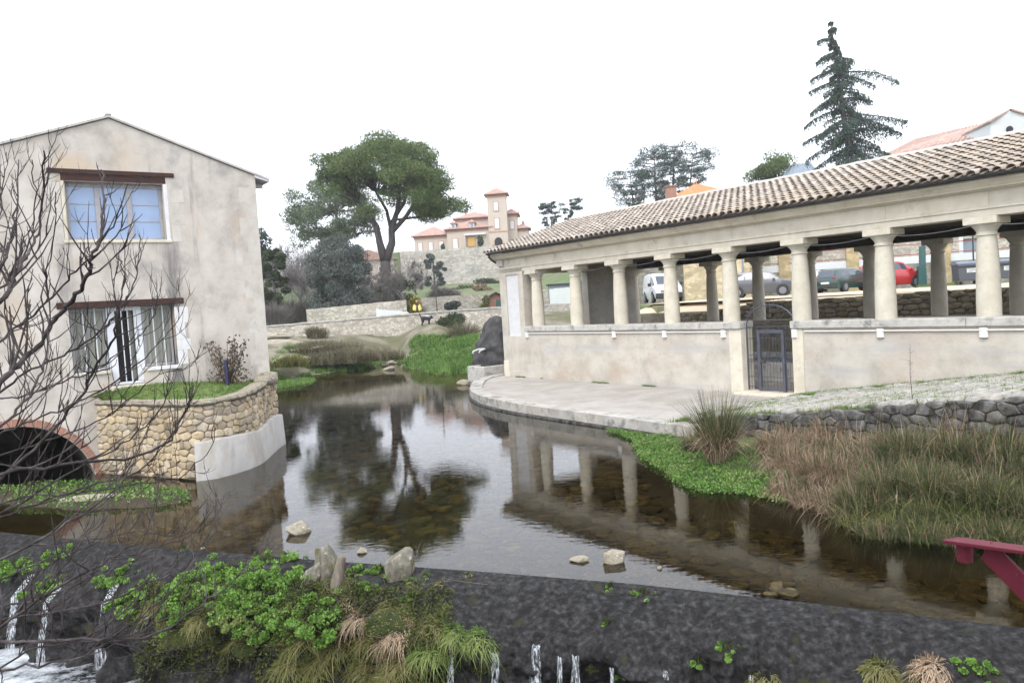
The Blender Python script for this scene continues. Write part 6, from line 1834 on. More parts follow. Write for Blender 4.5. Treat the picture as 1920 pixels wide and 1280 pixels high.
# islet of cress by the bastion corner
g = np.random.default_rng(8); parts = []
for k in range(900):
    a = g.uniform(0, 6.28); r = math.sqrt(g.uniform()); c = at(535, 723, z=0); p = (c.x + 1.1 * r * math.cos(a), c.y + 2.4 * r * math.sin(a) + 1, .0 + .1 * (1 - r)); parts.append(blades(4, .06, .14, .9, .014, 2, .5, k, .5, p))
v, f, r = join_np(parts); tag(put('watercress', np_mesh('watercress', v, f, r), M['mat_green']), kind='stuff')
# limestone shelves on the far left bank
for i, (px, py, Y, sx, sy, sz, lb) in enumerate(((545, 672, 43, 2.6, 1.8, .5, 'pale flat rock at the waterline on the far left bank'), (530, 642, 50, 4.5, 2.2, .8, 'broad grey limestone shelf below the left end of the river wall'), (592, 652, 48, 3.0, 1.5, .7, 'grey limestone shelf above the brown brush on the far bank'), (515, 628, 54, 4, 2, .8, 'grey limestone shelf right under the river wall by the mill house'))):
    p = at(px, py, Y=Y); tag(rock('rock_shelf', M['limestone'], (p.x, p.y, p.z - sz * .2), (sx, sy, sz), 200 + i, .45, 4), lb, 'rock', 'rocks on the far bank')
# brown brush
def brush(label, px, py, Y, r, n, leafm, seed, size=.06, cat='bush', name='brush', up=0.6):
    g = np.random.default_rng(seed); c = at(px, py, Y=Y); o = empty(name, tuple(c), 0, label, cat)
    parts = []
    for i in range(n // 40):
        q = ball_pts(1, (0, 0, 0), (r[0] * .85, r[1] * .85, .01), g, 0)[0]; q[2] = -.15
        parts.append(blades(40, r[2] * .35, r[2] * (1.25 - .5 * abs(q[0]) / r[0]), .9, size, 3, .4, int(g.integers(1e7)), .5, tuple(q)))
    v, f, rn = join_np(parts); put('stems', np_mesh('stems', v, f, rn), M[leafm], o); return o
brush('dense brown brush along the middle of the far shore', 655, 674, 46, (4.2, 2.0, .75), 8000, 'brush_brown', 301, .02)
brush('brown brush sloping down from the river wall, right of the limestone shelf', 600, 660, 48.5, (3.4, 2.0, .8), 7000, 'brush_brown', 302, .02)
brush('olive brush at the waterline left of the brown brush', 545, 682, 42, (1.2, .8, .6), 2200, 'grass_olive', 303, .018)
brush('dead reeds standing between the hedge and the fountain', 872, 640, 50, (.7, .8, 1.4), 1000, 'brush_brown', 304, .02)
brush('sparse tuft of weeds on top of the far shore by the river wall', 590, 630, 53, (1.0, .6, .8), 900, 'brush_brown', 305, .02)
hb = at(848, 606, Y=54)
bush('round_hedge_shrub', 'rounded dark green shrub at the right end of the river wall', 'shrub', (hb.x, hb.y, hb.z - .9), (1.25, 1.0, .85), 3200, 'dark_leaf', .09, 320)
yb = at(785, 584, Y=68)
for i, (px, py, Y, r, lb) in enumerate(((508, 600, 63, (1.2, 1, 1.9), 'brown bare thicket at the left end of the river wall by the mill house'), (548, 596, 72, (2.0, 1.2, 2.6), 'brown bare thicket between the dark evergreen and the grey evergreen'), (585, 590, 76, (2.0, 1.2, 2.4), 'grey bare thicket left of the grey evergreen'), (690, 586, 74, (2.0, 1.2, 2.6), 'grey bare thicket between grey evergreen and pine trunk'), (760, 575, 82, (2.2, 1.2, 1.6), 'bare thicket on the slope right of the pine trunk'), (830, 560, 92, (2.4, 1.4, 1.2), 'brownish thicket on the green slope behind the lamp pole'))):
    p = at(px, py, Y=Y); o = brush(lb, px, py, Y, r, 4200, 'twig_haze', 340 + i, .014, 'thicket', 'bare_thicket'); o.location.z = ground_z(p.x, p.y) - .1
bush('yellow_shrub', 'yellow-flowering shrub behind the river wall', 'shrub', (yb.x - .3, yb.y, 2.72), (.75, .7, 1.05), 1800, 'yellow_leaf', .09, 321)
gb = at(905, 580, Y=77); bush('olive_shrub', 'olive-green rounded shrub beside the brick hut', 'shrub', (gb.x + .25, gb.y, gb.z - .8), (.75, .7, 1.2), 1600, 'grass_olive', .1, 322)
for i, (px, py, Y, r, lb) in enumerate(((865, 545, 112, (3.2, 1.6, 1.1), 'dark shrub in the middle of the green terrace below the villa'), (915, 532, 128, (3.6, 1.6, 1.0), 'long dark hedge at the top of the terrace below the villa'), (848, 572, 84, (1.2, .8, .6), 'small dark shrub on the pale terrace wall'), (905, 540, 100, (1.6, .8, .7), 'pinkish bare shrub behind the brick hut'))):
    p = at(px, py, Y=Y); bush('hill_shrub', lb, 'shrub', (p.x, p.y, p.z - r[2]), r, 1400, ('dark_leaf', 'dark_leaf', 'grey_leaf', 'straw_pink')[i], .14, 330 + i)

# person in a yellow jacket, and a dog on the bank
def skin_body(name, joints, edges, mat, parent, sub=2, root=0):
    me = bpy.data.meshes.new(name); me.from_pydata([j[:3] for j in joints], edges, []); o = put(name, me, mat, parent)
    md = o.modifiers.new('skin', 'SKIN'); md.use_smooth_shade = True
    for i, j in enumerate(joints): sv = me.skin_vertices[0].data[i]; sv.radius = (j[3], j[4] if len(j) > 4 else j[3]); sv.use_root = (i == root)
    s = o.modifiers.new('sub', 'SUBSURF'); s.levels = sub; s.render_levels = sub
    return o
pp_ = at(782, 582, Y=60.5)
per = empty('person', (pp_.x, pp_.y, 2.75 - .45), R_(200), 'person in an open yellow jacket over brown, behind the far river wall', 'person')
J = [(0, 0, .95, .15, .12), (0, 0, 1.2, .16, .12), (0, .02, 1.42, .17, .11), (0, .02, 1.52, .06), (0, .05, 1.60, .07), (0, .05, 1.70, .095, .10), (0, .04, 1.78, .06), (-.19, 0, 1.43, .065), (-.27, .02, 1.16, .05), (-.24, .16, .95, .04), (-.23, .20, .88, .035), (.19, 0, 1.43, .065), (.27, .02, 1.16, .05), (.24, .16, .95, .04), (.23, .20, .88, .035), (-.1, 0, .88, .10), (-.11, .02, .48, .07), (-.11, 0, .09, .05), (-.11, .14, .05, .04), (.1, 0, .88, .10), (.12, .06, .48, .07), (.12, -.02, .09, .05), (.12, .12, .05, .04)]
E_ = [(0, 1), (1, 2), (2, 3), (3, 4), (4, 5), (5, 6), (2, 7), (7, 8), (8, 9), (9, 10), (2, 11), (11, 12), (12, 13), (13, 14), (0, 15), (15, 16), (16, 17), (17, 18), (0, 19), (19, 20), (20, 21), (21, 22)]
body = skin_body('body', J, E_, M['trousers'], per)
jk = [(-.10, .05, 1.45, .07), (-.17, .07, 1.2, .11), (-.19, .08, .92, .12), (-.20, .02, 1.42, .085), (-.29, .03, 1.16, .075), (-.26, .15, .98, .062)]
for sx in (1, -1): skin_body('jacket', [(x * sx, y, z, r) for x, y, z, r in jk], [(0, 1), (1, 2), (0, 3), (3, 4), (4, 5)], M['jacket_yellow'], per)
hd_ = MB().lathe([(.02, -.13), (.06, -.11), (.085, -.04), (.092, .03), (.08, .09), (.03, .125)], 14, (0, .055, 1.69)).build('face', M['skin'], per, smooth=True)
MB().lathe([(.098, .0), (.10, .05), (.085, .11), (.03, .145)], 14, (0, .03, 1.69)).build('hair', M['hair'], per, smooth=True)
dp = at(799, 607, Y=54.5)
dog = empty('dog', (dp.x, dp.y, bank_far(dp.x, dp.y)), R_(-12), 'black dog with its tail up on the bank below the river wall', 'dog')
zd = bank_far(dp.x, dp.y); dog.location.z = zd + .01
J = [(-.26, 0, .50, .12, .13), (0, 0, .50, .13, .14), (.24, 0, .50, .14, .16), (.38, 0, .52, .09), (.46, 0, .53, .085), (.56, 0, .49, .05), (-.34, 0, .60, .05), (-.44, 0, .78, .04), (-.48, 0, .92, .02)]
E_ = [(0, 1), (1, 2), (2, 3), (3, 4), (4, 5), (0, 6), (6, 7), (7, 8)]
for sy in (-.1, .1):
    b0 = len(J); J += [(-.26, sy, .38, .085), (-.20, sy, .27, .055), (-.31, sy, .14, .03), (-.29, sy, .02, .03), (-.25, sy, .0, .03)]; E_ += [(0, b0), (b0, b0 + 1), (b0 + 1, b0 + 2), (b0 + 2, b0 + 3), (b0 + 3, b0 + 4)]
    b0 = len(J); J += [(.24, sy, .36, .06), (.22, sy, .20, .038), (.24, sy, .03, .03), (.28, sy, 0, .03)]; E_ += [(2, b0), (b0, b0 + 1), (b0 + 1, b0 + 2), (b0 + 2, b0 + 3)]
skin_body('body', J, E_, M['dog_black'], dog, 2, 1)
for sy in (-.05, .05): MB().tube([(.44, sy, .58), (.42, sy * 1.6, .64), (.43, sy * 2, .58)], [.03, .03, .008], 6).build('ear', M['dog_black'], dog, smooth=True)
wr = at(803, 595, Y=56); tag(rock('white_stone', M['white_wall'], tuple(wr), (.4, .3, .35), 241, .3, 2), 'white stone block behind the black dog', 'stone')
for i, (px, py, lb) in enumerate(((722, 685, 'cluster stone, leftmost of the white stones at the stream mouth'), (735, 681, 'larger white stone in the middle of the stream mouth'), (757, 687, 'white stone at the right of the stream mouth'), (728, 692, 'low white stone nearest the water at the stream mouth'), (868, 719, 'pale boulder at the water edge left of the quay'))):
    p = at(px, py, z=.05); tag(rock('shore_stone', M['limestone'], (p.x, p.y, .06), (rng.uniform(.5, 1.0), .5, .35), 250 + i, .35, 2), lb, 'stone', 'white stones at the stream mouth')

# ================================================================== NEAR BANK (right)
def near_w(x, y): return lav(x, y, bank_near_z(x, y))
g = np.random.default_rng(400); parts = []; pl2 = []
for k in range(9000):
    x = g.uniform(10.7, 20.5); e = bank_edge(x); y = e + g.uniform(-.35, 2.6)
    if y > -5.75: continue
    p = near_w(x, y); px, py = pxy(*p)
    if px > 1460 + g.normal(0, 20): continue
    z = max(p.z, .01)
    if y - e < .75 + .4 * noise.noise(Vector((x, y, 0))): pl2.append((p.x, p.y, z + .03 * g.uniform()))
    else: parts.append(blades(5, .06, .10, .9, .006, 2, .5, k, .5, (p.x, p.y, z - .01)))
v, f, r = join_np(parts); tag(put('grass', np_mesh('grass', v, f, r), M['mat_green']), kind='stuff')
q = np.repeat(np.array(pl2), 9, 0) + np.concatenate([g.normal(0, .06, (len(pl2) * 9, 2)), g.uniform(0, .06, (len(pl2) * 9, 1))], 1)
v, f, r = leaves_at(q, .019, g, .8, up=1.0); tag(put('watercress', np_mesh('watercress', v, f, r), M['mat_green']), kind='stuff')

def tussock(label, px, py, n, h, spread, droop, mats, seed, z=.1, base_r=.18, width=.007, name='grass_tussock', extra=None):
    p = at(px, py, z=z); l = p - LO; x_, y_ = l.dot(EX), l.dot(EY)
    o = empty(name, (p.x, p.y, bank_near_z(x_, y_) if y_ > bank_edge(x_) - .3 else 0), 0, label, 'grass tussock', 'tussocks on the near bank')
    for i, (mt, fr, sp, dr, hh) in enumerate(mats):
        v, f, r = blades(int(n * fr), base_r, h * hh, spread * sp, width, 7, droop * dr, seed * 10 + i, .55); put('blades', np_mesh('blades', v, f, r), M[mt], o)
    return o
tussock('big fountain-shaped rush tussock in front of the gate', 1348, 868, 1500, 1.30, .75, .75, [('rush', .62, .75, .5, 1.0), ('straw', .38, 1.25, 1.15, .95)], 1, base_r=.22, width=.006)
tussock('small green rush tuft at the left foot of the big tussock', 1300, 845, 300, .55, .8, .7, [('rush', 1, 1, 1, 1)], 2)
dry = [(1455, 872, 900, 0.54, 'dry reddish tussock nearest the big rush tussock'), (1490, 890, 1000, 0.54, 'dry reddish tussock at the waterline beside the fallen twig'), (1535, 905, 1100, 0.61, 'rounded straw tussock hanging over the water'), (1575, 915, 1000, 0.61, 'straw tussock right of the hanging one, at the waterline'), (1500, 850, 800, 0.54, 'straw tussock behind the waterline clumps'), (1560, 862, 900, 0.61, 'brownish straw tussock in the middle of the bank'), (1620, 850, 900, 0.65, 'tall pale straw tussock under the ramp wall'), (1478, 920, 700, 0.36, 'low straw clump dipping into the water left of the hanging one'), (1520, 932, 700, 0.36, 'low straw clump dipping into the water below the hanging one'), (1570, 942, 700, 0.40, 'low straw clump at the water between straw and rushes')]
for i, (px, py, n, h, lb) in enumerate(dry): tussock(lb, px, py, n, h, .95, .95, [('straw_pink', .7, 1, 1, 1), ('rush', .12, .8, .7, 1.15), ('straw', .18, 1, 1, 1)], 20 + i, base_r=.28, width=.0055)
grn = [(1620, 955, 1100, 0.56, 'dark green rush clump dipping into the water, leftmost of the rushes'), (1665, 945, 1200, 0.62, 'dark green rush clump second from the left'), (1700, 905, 1300, 0.68, 'tall olive rush clump behind the leftmost ones'), (1745, 955, 1300, 0.65, 'dark rush clump straight above the red metal arm end'), (1795, 920, 1300, 0.71, 'tall olive rush clump in the middle of the rushes'), (1840, 965, 1200, 0.65, 'dark rush clump right above the red metal arm'), (1885, 925, 1300, 0.71, 'tall rush clump near the right edge'), (1915, 975, 1000, 0.62, 'dark rush clump at the very right edge by the water'), (1760, 870, 1100, 0.52, 'olive rush clump under the grey ramp wall'), (1850, 870, 1100, 0.52, 'olive rush clump under the ramp wall near the right edge'), (1690, 860, 900, 0.52, 'straw-coloured rush clump below the cobbles'), (1650, 985, 900, 0.33, 'low green sedge drooping into the water, leftmost of the low ones'), (1720, 992, 900, 0.33, 'low green sedge drooping into the water, second from the left'), (1790, 998, 900, 0.33, 'low green sedge just above the red arm tip'), (1860, 1000, 900, 0.33, 'low green sedge drooping behind the red arm'), (1915, 1005, 800, 0.33, 'low green sedge at the right edge behind the red arm')]
for i, (px, py, n, h, lb) in enumerate(grn): tussock(lb, px, py, n, h, .85, .8, [('rush', .72, 1, 1, 1), ('grass_olive', .14, .9, .9, 1), ('straw_pink', .14, .9, .9, 1.1)], 50 + i, base_r=.3, width=.006)
# the tangle of rushes and dry grass between the clumps: one mass nobody could count
def mass(name, n, x0, x1, d0, d1, mt, h, seed, spread=1.1, pxmin=1455):
    g = np.random.default_rng(seed); parts = []
    while len(parts) < n:
        x = g.uniform(x0, x1); e = bank_edge(x); y = e + g.uniform(d0, d1)
        if y > -6.15: continue
        p = near_w(x, y)
        if pxy(*p)[0] < pxmin + g.normal(0, 14): continue
        parts.append(blades(26, .16, h * g.uniform(.4, 1.35), spread * g.uniform(.6, 1.3), .0055, 6, g.uniform(.6, 1.5), int(g.integers(1e7)), .7, (p.x, p.y, max(p.z, -.02) - .02)))
    v, f, r = join_np(parts); return tag(put(name, np_mesh(name, v, f, r), M[mt]), kind='stuff')
mass('rushes', 330, 19.2, 24, -.15, 2.6, 'rush', .62, 801, pxmin=1600)
mass('rushes', 120, 19.0, 24, -.2, .9, 'grass_olive', .5, 802, 1.4, pxmin=1600)
mass('dry_grass', 220, 16.6, 20.6, -.1, 2.4, 'straw_pink', .5, 803, 1.2)
mass('dry_grass', 60, 17.5, 23.5, .2, 2.6, 'straw', .6, 804, 1.2)
mass('dry_grass', 90, 18.5, 23.5, 1.5, 2.9, 'straw_pink', .8, 806, .8, pxmin=1560)
mass('rushes', 60, 19.5, 23.5, 1.5, 2.9, 'rush', .75, 807, .8, pxmin=1640)
mass('rushes', 70, 17, 19.8, .0, 2.6, 'rush', .5, 805, pxmin=1480)
yb2 = at(1885, 862, z=.4); bush('yellow_weed', 'yellowish leafy weed among the rushes at the right edge', 'weed', (yb2.x, yb2.y, .35), (.45, .4, .35), 700, 'yellow_leaf', .03, 420)
tp = at(1450, 905, z=.03)
tw_ = MB().tube([tp, tp + Vector((.18, .05, .03)), tp + Vector((.35, .04, .02)), tp + Vector((.62, .12, .10))], [.006, .012, .010, .004], 5); tw_.tube([tp + Vector((.3, .04, .02)), tp + Vector((.38, -.08, -.02))], [.008, .003], 4)
tag(tw_.build('fallen_twig', M['log'], smooth=True), 'pale fallen twig at the waterline under the dry tussocks', 'twig')
ms_ = at(1712, 800, z=.7); st_ = MB().tube([ms_ - Vector((0, 0, .6)), ms_ + Vector((.02, 0, .3)), ms_ + Vector((-.02, 0, .95)), ms_ + Vector((.0, 0, 1.5))], [.008, .007, .005, .002], 5)
g = np.random.default_rng(430)
for k in range(14):
    p = ms_ + Vector((0, 0, g.uniform(.2, 1.4))); st_.tube([p, p + Vector((g.normal(0, .05), g.normal(0, .05), .06))], [.003, .001], 3, False)
tag(st_.build('dead_stalk', M['bark_twig']), 'single tall dead stalk in front of the wash house wall', 'stalk')
# grass along the foot of the wall and between cobbles
g = np.random.default_rng(440); parts = []
for k in range(11500):
    u = g.uniform()
    if u < .28: x = g.uniform(13.8, 24); y = -abs(g.normal(0, .28)) - .02; h = .09
    elif u < .36: x = g.uniform(.0, 12); y = -abs(g.normal(0, .05)) - .01; h = .06; 
    elif u < .42: x = g.uniform(13.4, 16.2); y = g.uniform(-2.6, -.5); h = .06
    else: x = g.uniform(13.8, 22.5); y = g.uniform(-5.6, 0); h = .10
    if noise.noise(Vector((x * (.8 if u < .36 else 1.3), y * .9, 5))) < (-.05 if u > .28 else -.12) + (.25 if .28 <= u < .36 else 0): continue
    z = ramp_z(x) + (-.01 if x > 14 else 0); p = lav(x, y, z - .02); parts.append(blades(6, .06, h * 1.3, .9, .007, 2, .5, k, .5, tuple(p)))
v, f, r = join_np(parts); tag(put('grass', np_mesh('grass', v, f, r), M['grass']), kind='stuff')

# ================================================================== LEFT SHOAL, ROSE BUSH
g = np.random.default_rng(450); q = []
for k in range(26000):
    x = g.uniform(-14, -5); y = g.uniform(11, 19); z = shoal_z(x, y)
    if z < -.02 or noise.noise(Vector((x * .9, y * .9, 1))) < -.25: continue
    q.append((x, y, max(z, 0) + g.uniform(0, .10)))
v, f, r = leaves_at(np.array(q), .026, g, .8, up=.8); tag(put('watercress', np_mesh('watercress', v, f, r), M['mat_green']), kind='stuff')
sp_ = at(165, 937, z=.06); tag(rock('flat_stone', M['limestone'], (sp_.x, sp_.y, .07), (1.5, .6, .22), 260, .3, 3), 'pale flat stone lying in the cress under the mill arch', 'stone')
rb = hou(.40, -1.15, 1.80)
rose = empty('rose_bush', tuple(rb), 0, 'straggly reddish rose bush against the mill house wall', 'bush')
g = np.random.default_rng(460); sm = MB(); lv = []
for k in range(16):
    a = g.uniform(0, 6.28); L = g.uniform(.6, 1.55); tip = Vector((.38 * math.cos(a) * L, .2 * math.sin(a), L * .78)); pts = curve_pts((g.normal(0, .05), g.normal(0, .05), -.05), tip, 6, .08, g)
    sm.tube(pts, [.012, .010, .008, .007, .005, .003], 5, False)
    n = 26
    for i in range(n):
        t = g.uniform(.45, 1.0); j = min(int(t * 5), 4); lv.append(np.array(pts[j].lerp(pts[j + 1], t * 5 - j)) + g.normal(0, .05, 3))
for k in range(260): lv.append(np.array((g.normal(0, .26), g.normal(0, .14), abs(g.normal(.18, .15)))))
sm.build('stems', M['bark_twig'], rose); v, f, r = leaves_at(np.array(lv), .042, g, .6); put('leaves', np_mesh('leaves', v, f, r), M['rose_leaf'], rose)
tag(MB().box(rb.x - .0, rb.x + .07, rb.y - .28, rb.y - .20, rb.z - .1, rb.z + .60).build('blue_stake', M['blue_post'], bevel=.01), 'short dark blue stake standing in the rose bush', 'stake')
cl_ = at(300, 605, z=3.3)

# ================================================================== WEIR PLANTS, STONES
leaf('moss_leaf', [(0.3, (.022, .028, .008)), (0.5, (.055, .068, .015)), (0.62, (.09, .10, .024)), (0.75, (.10, .07, .035))], 2.2, .5)
WP = np.array(wv); c_ = (WP - np.array(EYE)) @ np.array(CAM_ROT); WPX = 960 - 1450 * c_[:, 0] / c_[:, 2]; WPY = 640 + 1450 * c_[:, 1] / c_[:, 2]; WD = -c_[:, 2]
def weir_at(px, py):
    d = np.hypot(WPX - px, WPY - py) + WD * .5; return Vector(WP[int(np.argmin(d))])
DN = Vector((-.37, -.93, 0))
def cress(label, px, py, r, n, seed, leafm='cress', size=.019, name='watercress_clump', grp='watercress clumps on the weir'):
    g = np.random.default_rng(seed); c = weir_at(px, py); o = empty(name, tuple(c), 0, label, 'plant', grp)
    parts = []
    for k in range(max(4, int(n / 38))):
        q = g.normal(0, 1, 3) * np.array([r * .55, r * .42, r * .15]) + np.array(DN) * r * .12; q[2] += .35 * q[1]
        parts.append(leaves_at(ball_pts(int(g.integers(50, 150)), q, (r * g.uniform(.14, .26), r * .22, r * g.uniform(.08, .18)), g, .3), size * g.uniform(.6, 1.25), g, .7, up=.6))
    v, f, rn = join_np(parts); put('leaves', np_mesh('leaves', v, f, rn), M[leafm], o)
    s = MB()
    for k in range(14):
        e = Vector(g.normal(0, r * .45, 3)); e.z = abs(e.z) * .6; s.tube([(0, 0, -.05), tuple(e * .5 + Vector((0, 0, .05))), tuple(e)], [.006, .005, .003], 4, False)
    s.build('stems', M['moss'], o); return o
CL = [(372, 1098, .42, 2600, 'biggest watercress clump, upper middle of the weir'), (425, 1078, .38, 2200, 'watercress clump just below the crest left of the boulders'), (480, 1110, .42, 2600, 'watercress clump below and left of the grey boulder'), (522, 1092, .38, 2200, 'watercress clump touching the leaning grey rock'), (515, 1155, .42, 2600, 'rounded watercress clump low in the middle of the weir'), (612, 1150, .36, 2200, 'rounded watercress clump below the log'), (345, 1140, .30, 1400, 'dark watercress clump above the green moss cushion'), (455, 1145, .34, 1600, 'yellowish cress between the two big clumps'), (222, 1080, .28, 1300, 'small watercress clump at the head of the left cascade'), (275, 1105, .26, 1100, 'small watercress clump right of the left cascade'), (240, 1130, .26, 1000, 'cress hanging beside the left cascade'), (95, 1095, .30, 1100, 'watercress behind the branches at the left cascades'), (30, 1060, .35, 1200, 'watercress on the crest at the left edge'), (120, 1040, .3, 800, 'thin cress on the dark crest behind the branches'), (500, 1052, .26, 900, 'thin cress along the crest left of the boulders'), (540, 1040, .2, 500, 'small cress sprig on the crest by the tall boulder'), (665, 1078, .2, 600, 'cress between the log and the pointed boulder'), (715, 1070, .2, 600, 'cress at the left foot of the pointed boulder'), (778, 1122, .13, 300, 'tiny bright cress sprig on the dark weir face'), (690, 1105, .2, 500, 'low cress below the gap between log and boulder'), (1144, 1102, .07, 130, 'tiny sprig on the crest, first one left of the white boulder reflection'), (1210, 1112, .11, 260, 'bright sprig on the crest below the white boulder'), (1136, 1172, .09, 180, 'small sprig on the middle of the bare weir face'), (1358, 1215, .13, 300, 'bright oblong cress sprig on the weir face'), (1308, 1240, .13, 300, 'leafy sprig beside a trickle, left of the oblong one'), (1185, 1268, .18, 420, 'cress clump at the bottom edge of the picture'), (1835, 1262, .2, 500, 'leafy clump at the lower right of the weir'), (345, 1030, .08, 100, 'tiny sprig on the dark crest at the left')]
for i, (px, py, r, n, lb) in enumerate(CL): cress(lb, px, py, r, n, 500 + i, 'cress' if i not in (7,) else 'grass')
# moss cushions
MO = [(330, 1185, (.75, .6, .6), 'green moss cushion hanging in the middle-left of the weir'), (400, 1200, (.6, .5, .5), 'olive moss cushion below the big cress clump'), (470, 1222, (.55, .5, .45), 'bright moss cushion low in the middle of the weir'), (345, 1225, (.4, .4, .45), 'dark moss cushion at the waterline'), (430, 1165, (.7, .5, .4), 'brownish moss swelling under the cress'), (560, 1215, (.8, .6, .5), 'dark moss swelling below the rounded cress'), (660, 1215, (.9, .6, .6), 'olive moss swelling right of the rounded cress'), (740, 1190, (.9, .6, .5), 'brownish moss swelling below the pointed boulder'), (245, 1155, (.5, .5, .5), 'moss cushion beside the left cascade'), (900, 1262, (.6, .5, .35), 'mossy block between two trickles at the bottom'), (1100, 1245, (.25, .3, .4), 'yellow moss streak between two trickles'), (620, 1110, (.8, .5, .25), 'mossy ground under the log')]
g = np.random.default_rng(600)
for i, (px, py, sz, lb) in enumerate(MO):
    c = weir_at(px, py); sz = tuple(q_ * .82 for q_ in sz); o = rock('moss_cushion', M['moss'], tuple(c - DN * .16), sz, 270 + i, .6, 4, f=1.9, facet=False); tag(o, lb, 'moss', 'moss cushions on the weir')
    q = np.repeat(np.array([v_.co[:] for v_ in o.data.vertices]), 4, 0); q = q * g.uniform(.98, 1.07, (len(q), 1)) + g.normal(0, .03, q.shape)
    v, f, rn = leaves_at(q, .028, g, .4); put('moss_fuzz', np_mesh('moss_fuzz', v, f, rn), M['grass_olive'], o)
# hanging grass tufts
HG = [(845, 1180, .35, 'grass', 'bright grass tuft hanging over the weir edge, left one of two'), (893, 1190, .35, 'grass', 'bright grass tuft hanging over the weir edge, right one of two'), (812, 1170, .4, 'grass_olive', 'olive grass strand hanging left of the bright tufts'), (700, 1190, .5, 'grass_olive', 'olive-brown grass curtain in the middle of the weir'), (640, 1205, .5, 'grass_olive', 'olive grass curtain left of the brown one'), (755, 1175, .45, 'straw', 'straw-coloured dead grass below the pointed boulder'), (670, 1155, .35, 'straw_pink', 'reddish dead grass between log and boulder'), (770, 1090, .22, 'grass', 'green grass at the right foot of the pointed boulder'), (828, 1095, .2, 'grass_olive', 'small olive tuft on the crest right of the boulder'), (800, 1080, .16, 'grass', 'thin green tuft on the crest near the boulder'), (620, 1055, .3, 'grass', 'green grass tuft between the tall boulder and the log'), (490, 1085, .3, 'grass', 'grass tuft among the cress near the crest'), (420, 1130, .3, 'grass_olive', 'grass tuft hanging from the cress'), (300, 1130, .35, 'grass_olive', 'long grass tuft left of the moss cushion'), (580, 1190, .45, 'grass_olive', 'long olive grass below the rounded cress'), (1440, 1262, .22, 'grass_olive', 'olive tuft at the bottom edge, right of the sprigs'), (1650, 1250, .3, 'grass_olive', 'spiky olive tuft on the right part of the weir'), (1750, 1245, .28, 'straw', 'straw tuft on the right part of the weir'), (1720, 1272, .25, 'grass_olive', 'green tuft at the bottom right'), (880, 1075, .12, 'grass_olive', 'tiny tuft on the crest'), (600, 1235, .45, 'grass_olive', 'dark olive grass low under the rounded cress'), (545, 1245, .4, 'grass_olive', 'olive grass at the bottom left of the middle mound'), (690, 1245, .5, 'grass_olive', 'long olive grass at the bottom of the middle mound'), (760, 1240, .5, 'grass_olive', 'long olive grass at the bottom right of the middle mound'), (730, 1140, .35, 'grass_olive', 'olive grass right under the pointed boulder'), (800, 1220, .4, 'grass', 'green strand hanging beside the first trickle'), (380, 1160, .35, 'grass_olive', 'olive grass over the moss under the biggest cress'), (460, 1190, .35, 'grass_olive', 'olive grass over the bright moss'), (655, 1125, .25, 'straw', 'dry grass right below the log'), (560, 1120, .25, 'grass', 'green grass between the cress and the leaning stone')]
for i, (px, py, h, mt, lb) in enumerate(HG):
    h *= .62 if px < 1000 else .75
    c = weir_at(px, py) + Vector((0, 0, .02)); o = empty('hanging_grass', tuple(c), 0, lb, 'grass', 'grass tufts on the weir')
    parts = []
    for k in range(5 if h > .2 else 2):
        v, f, r = blades(100, .16, h * 1.2, .9, .0045, 6, 1.4, 700 + i * 7 + k, .5, (g.normal(0, h * .3), g.normal(0, h * .12), 0))
        t = v[:, 2].copy(); v[:, 0] += DN.x * h * .5 * np.abs(t / h); v[:, 1] += DN.y * h * .5 * np.abs(t / h); v[:, 2] = v[:, 2] * .55 - .6 * np.hypot(v[:, 0], v[:, 1]) ** 1.6 / (h + .2); parts.append((v, f, r))
    v, f, r = join_np(parts); put('blades', np_mesh('blades', v, f, r), M[mt], o)
# mossy skin over the middle of the weir
g = np.random.default_rng(650); sel = (WPX > 260) & (WPX < 850) & (WPY > 1085 + .06 * np.abs(WPX - 520)) & (WPY < 1330)
idx = np.nonzero(sel)[0]; idx = idx[g.uniform(size=len(idx)) < .9]
msk = np.array([noise.noise(Vector((WP[i][0] * 1.6, WP[i][1] * 1.6, WP[i][2] * 2))) > -.22 for i in idx]); idx = idx[msk]
q = np.repeat(WP[idx], 5, 0) + g.normal(0, .03, (len(idx) * 5, 3)) + np.array([DN.x * .03, DN.y * .03, .02])
v, f, r = leaves_at(q, .024, g, .35); tag(put('moss', np_mesh('moss', v, f, r), M['moss_leaf']), kind='stuff')
# thin dead stems
g = np.random.default_rng(640); tb = MB()
for k in range(60):
    c = weir_at(g.uniform(600, 790), g.uniform(1100, 1250)); d = Vector((g.normal(0, .3), -.15 + g.normal(0, .2), abs(g.normal(.1, .25)))); tb.tube(curve_pts(c, c + d, 5, .25, g), .0025, 3, False)
tag(tb.build('dead_stems', M['straw']), 'thin dead stems over the brown middle of the weir', 'dead stems', kind='stuff')
# stones
def stone(label, px, py, size, seed, z=0, mat='limestone', rot=(0, 0, 0), amp=.26, name='boulder', cat='boulder'):
    p = at(px, py, z=z); return tag(rock(name, M[mat], tuple(p), size, seed, amp, 4, rot=rot), label, cat, 'stones in the pond and on the weir')
stone('pale pointed boulder in the water in front of the bastion', 562, 994, (.50, .34, .34), 701, .03, rot=(0, 0, .4))
stone('tall grey-green boulder standing on the weir crest', 612, 1066, (.44, .40, .66), 702, .04, 'boulder_moss', rot=(.1, .15, .3))
stone('slanting pale stone leaning against the tall boulder', 590, 1085, (.26, .26, .52), 703, -.04, 'boulder_moss', rot=(.1, .5, .2))
stone('pointed grey boulder on the weir crest right of the log', 752, 1072, (.50, .42, .62), 704, .02, 'boulder_moss', rot=(0, .1, 1.0))
stone('small smooth pale stone in the water behind the log', 679, 1033, (.17, .13, .10), 705, .02, amp=.15)
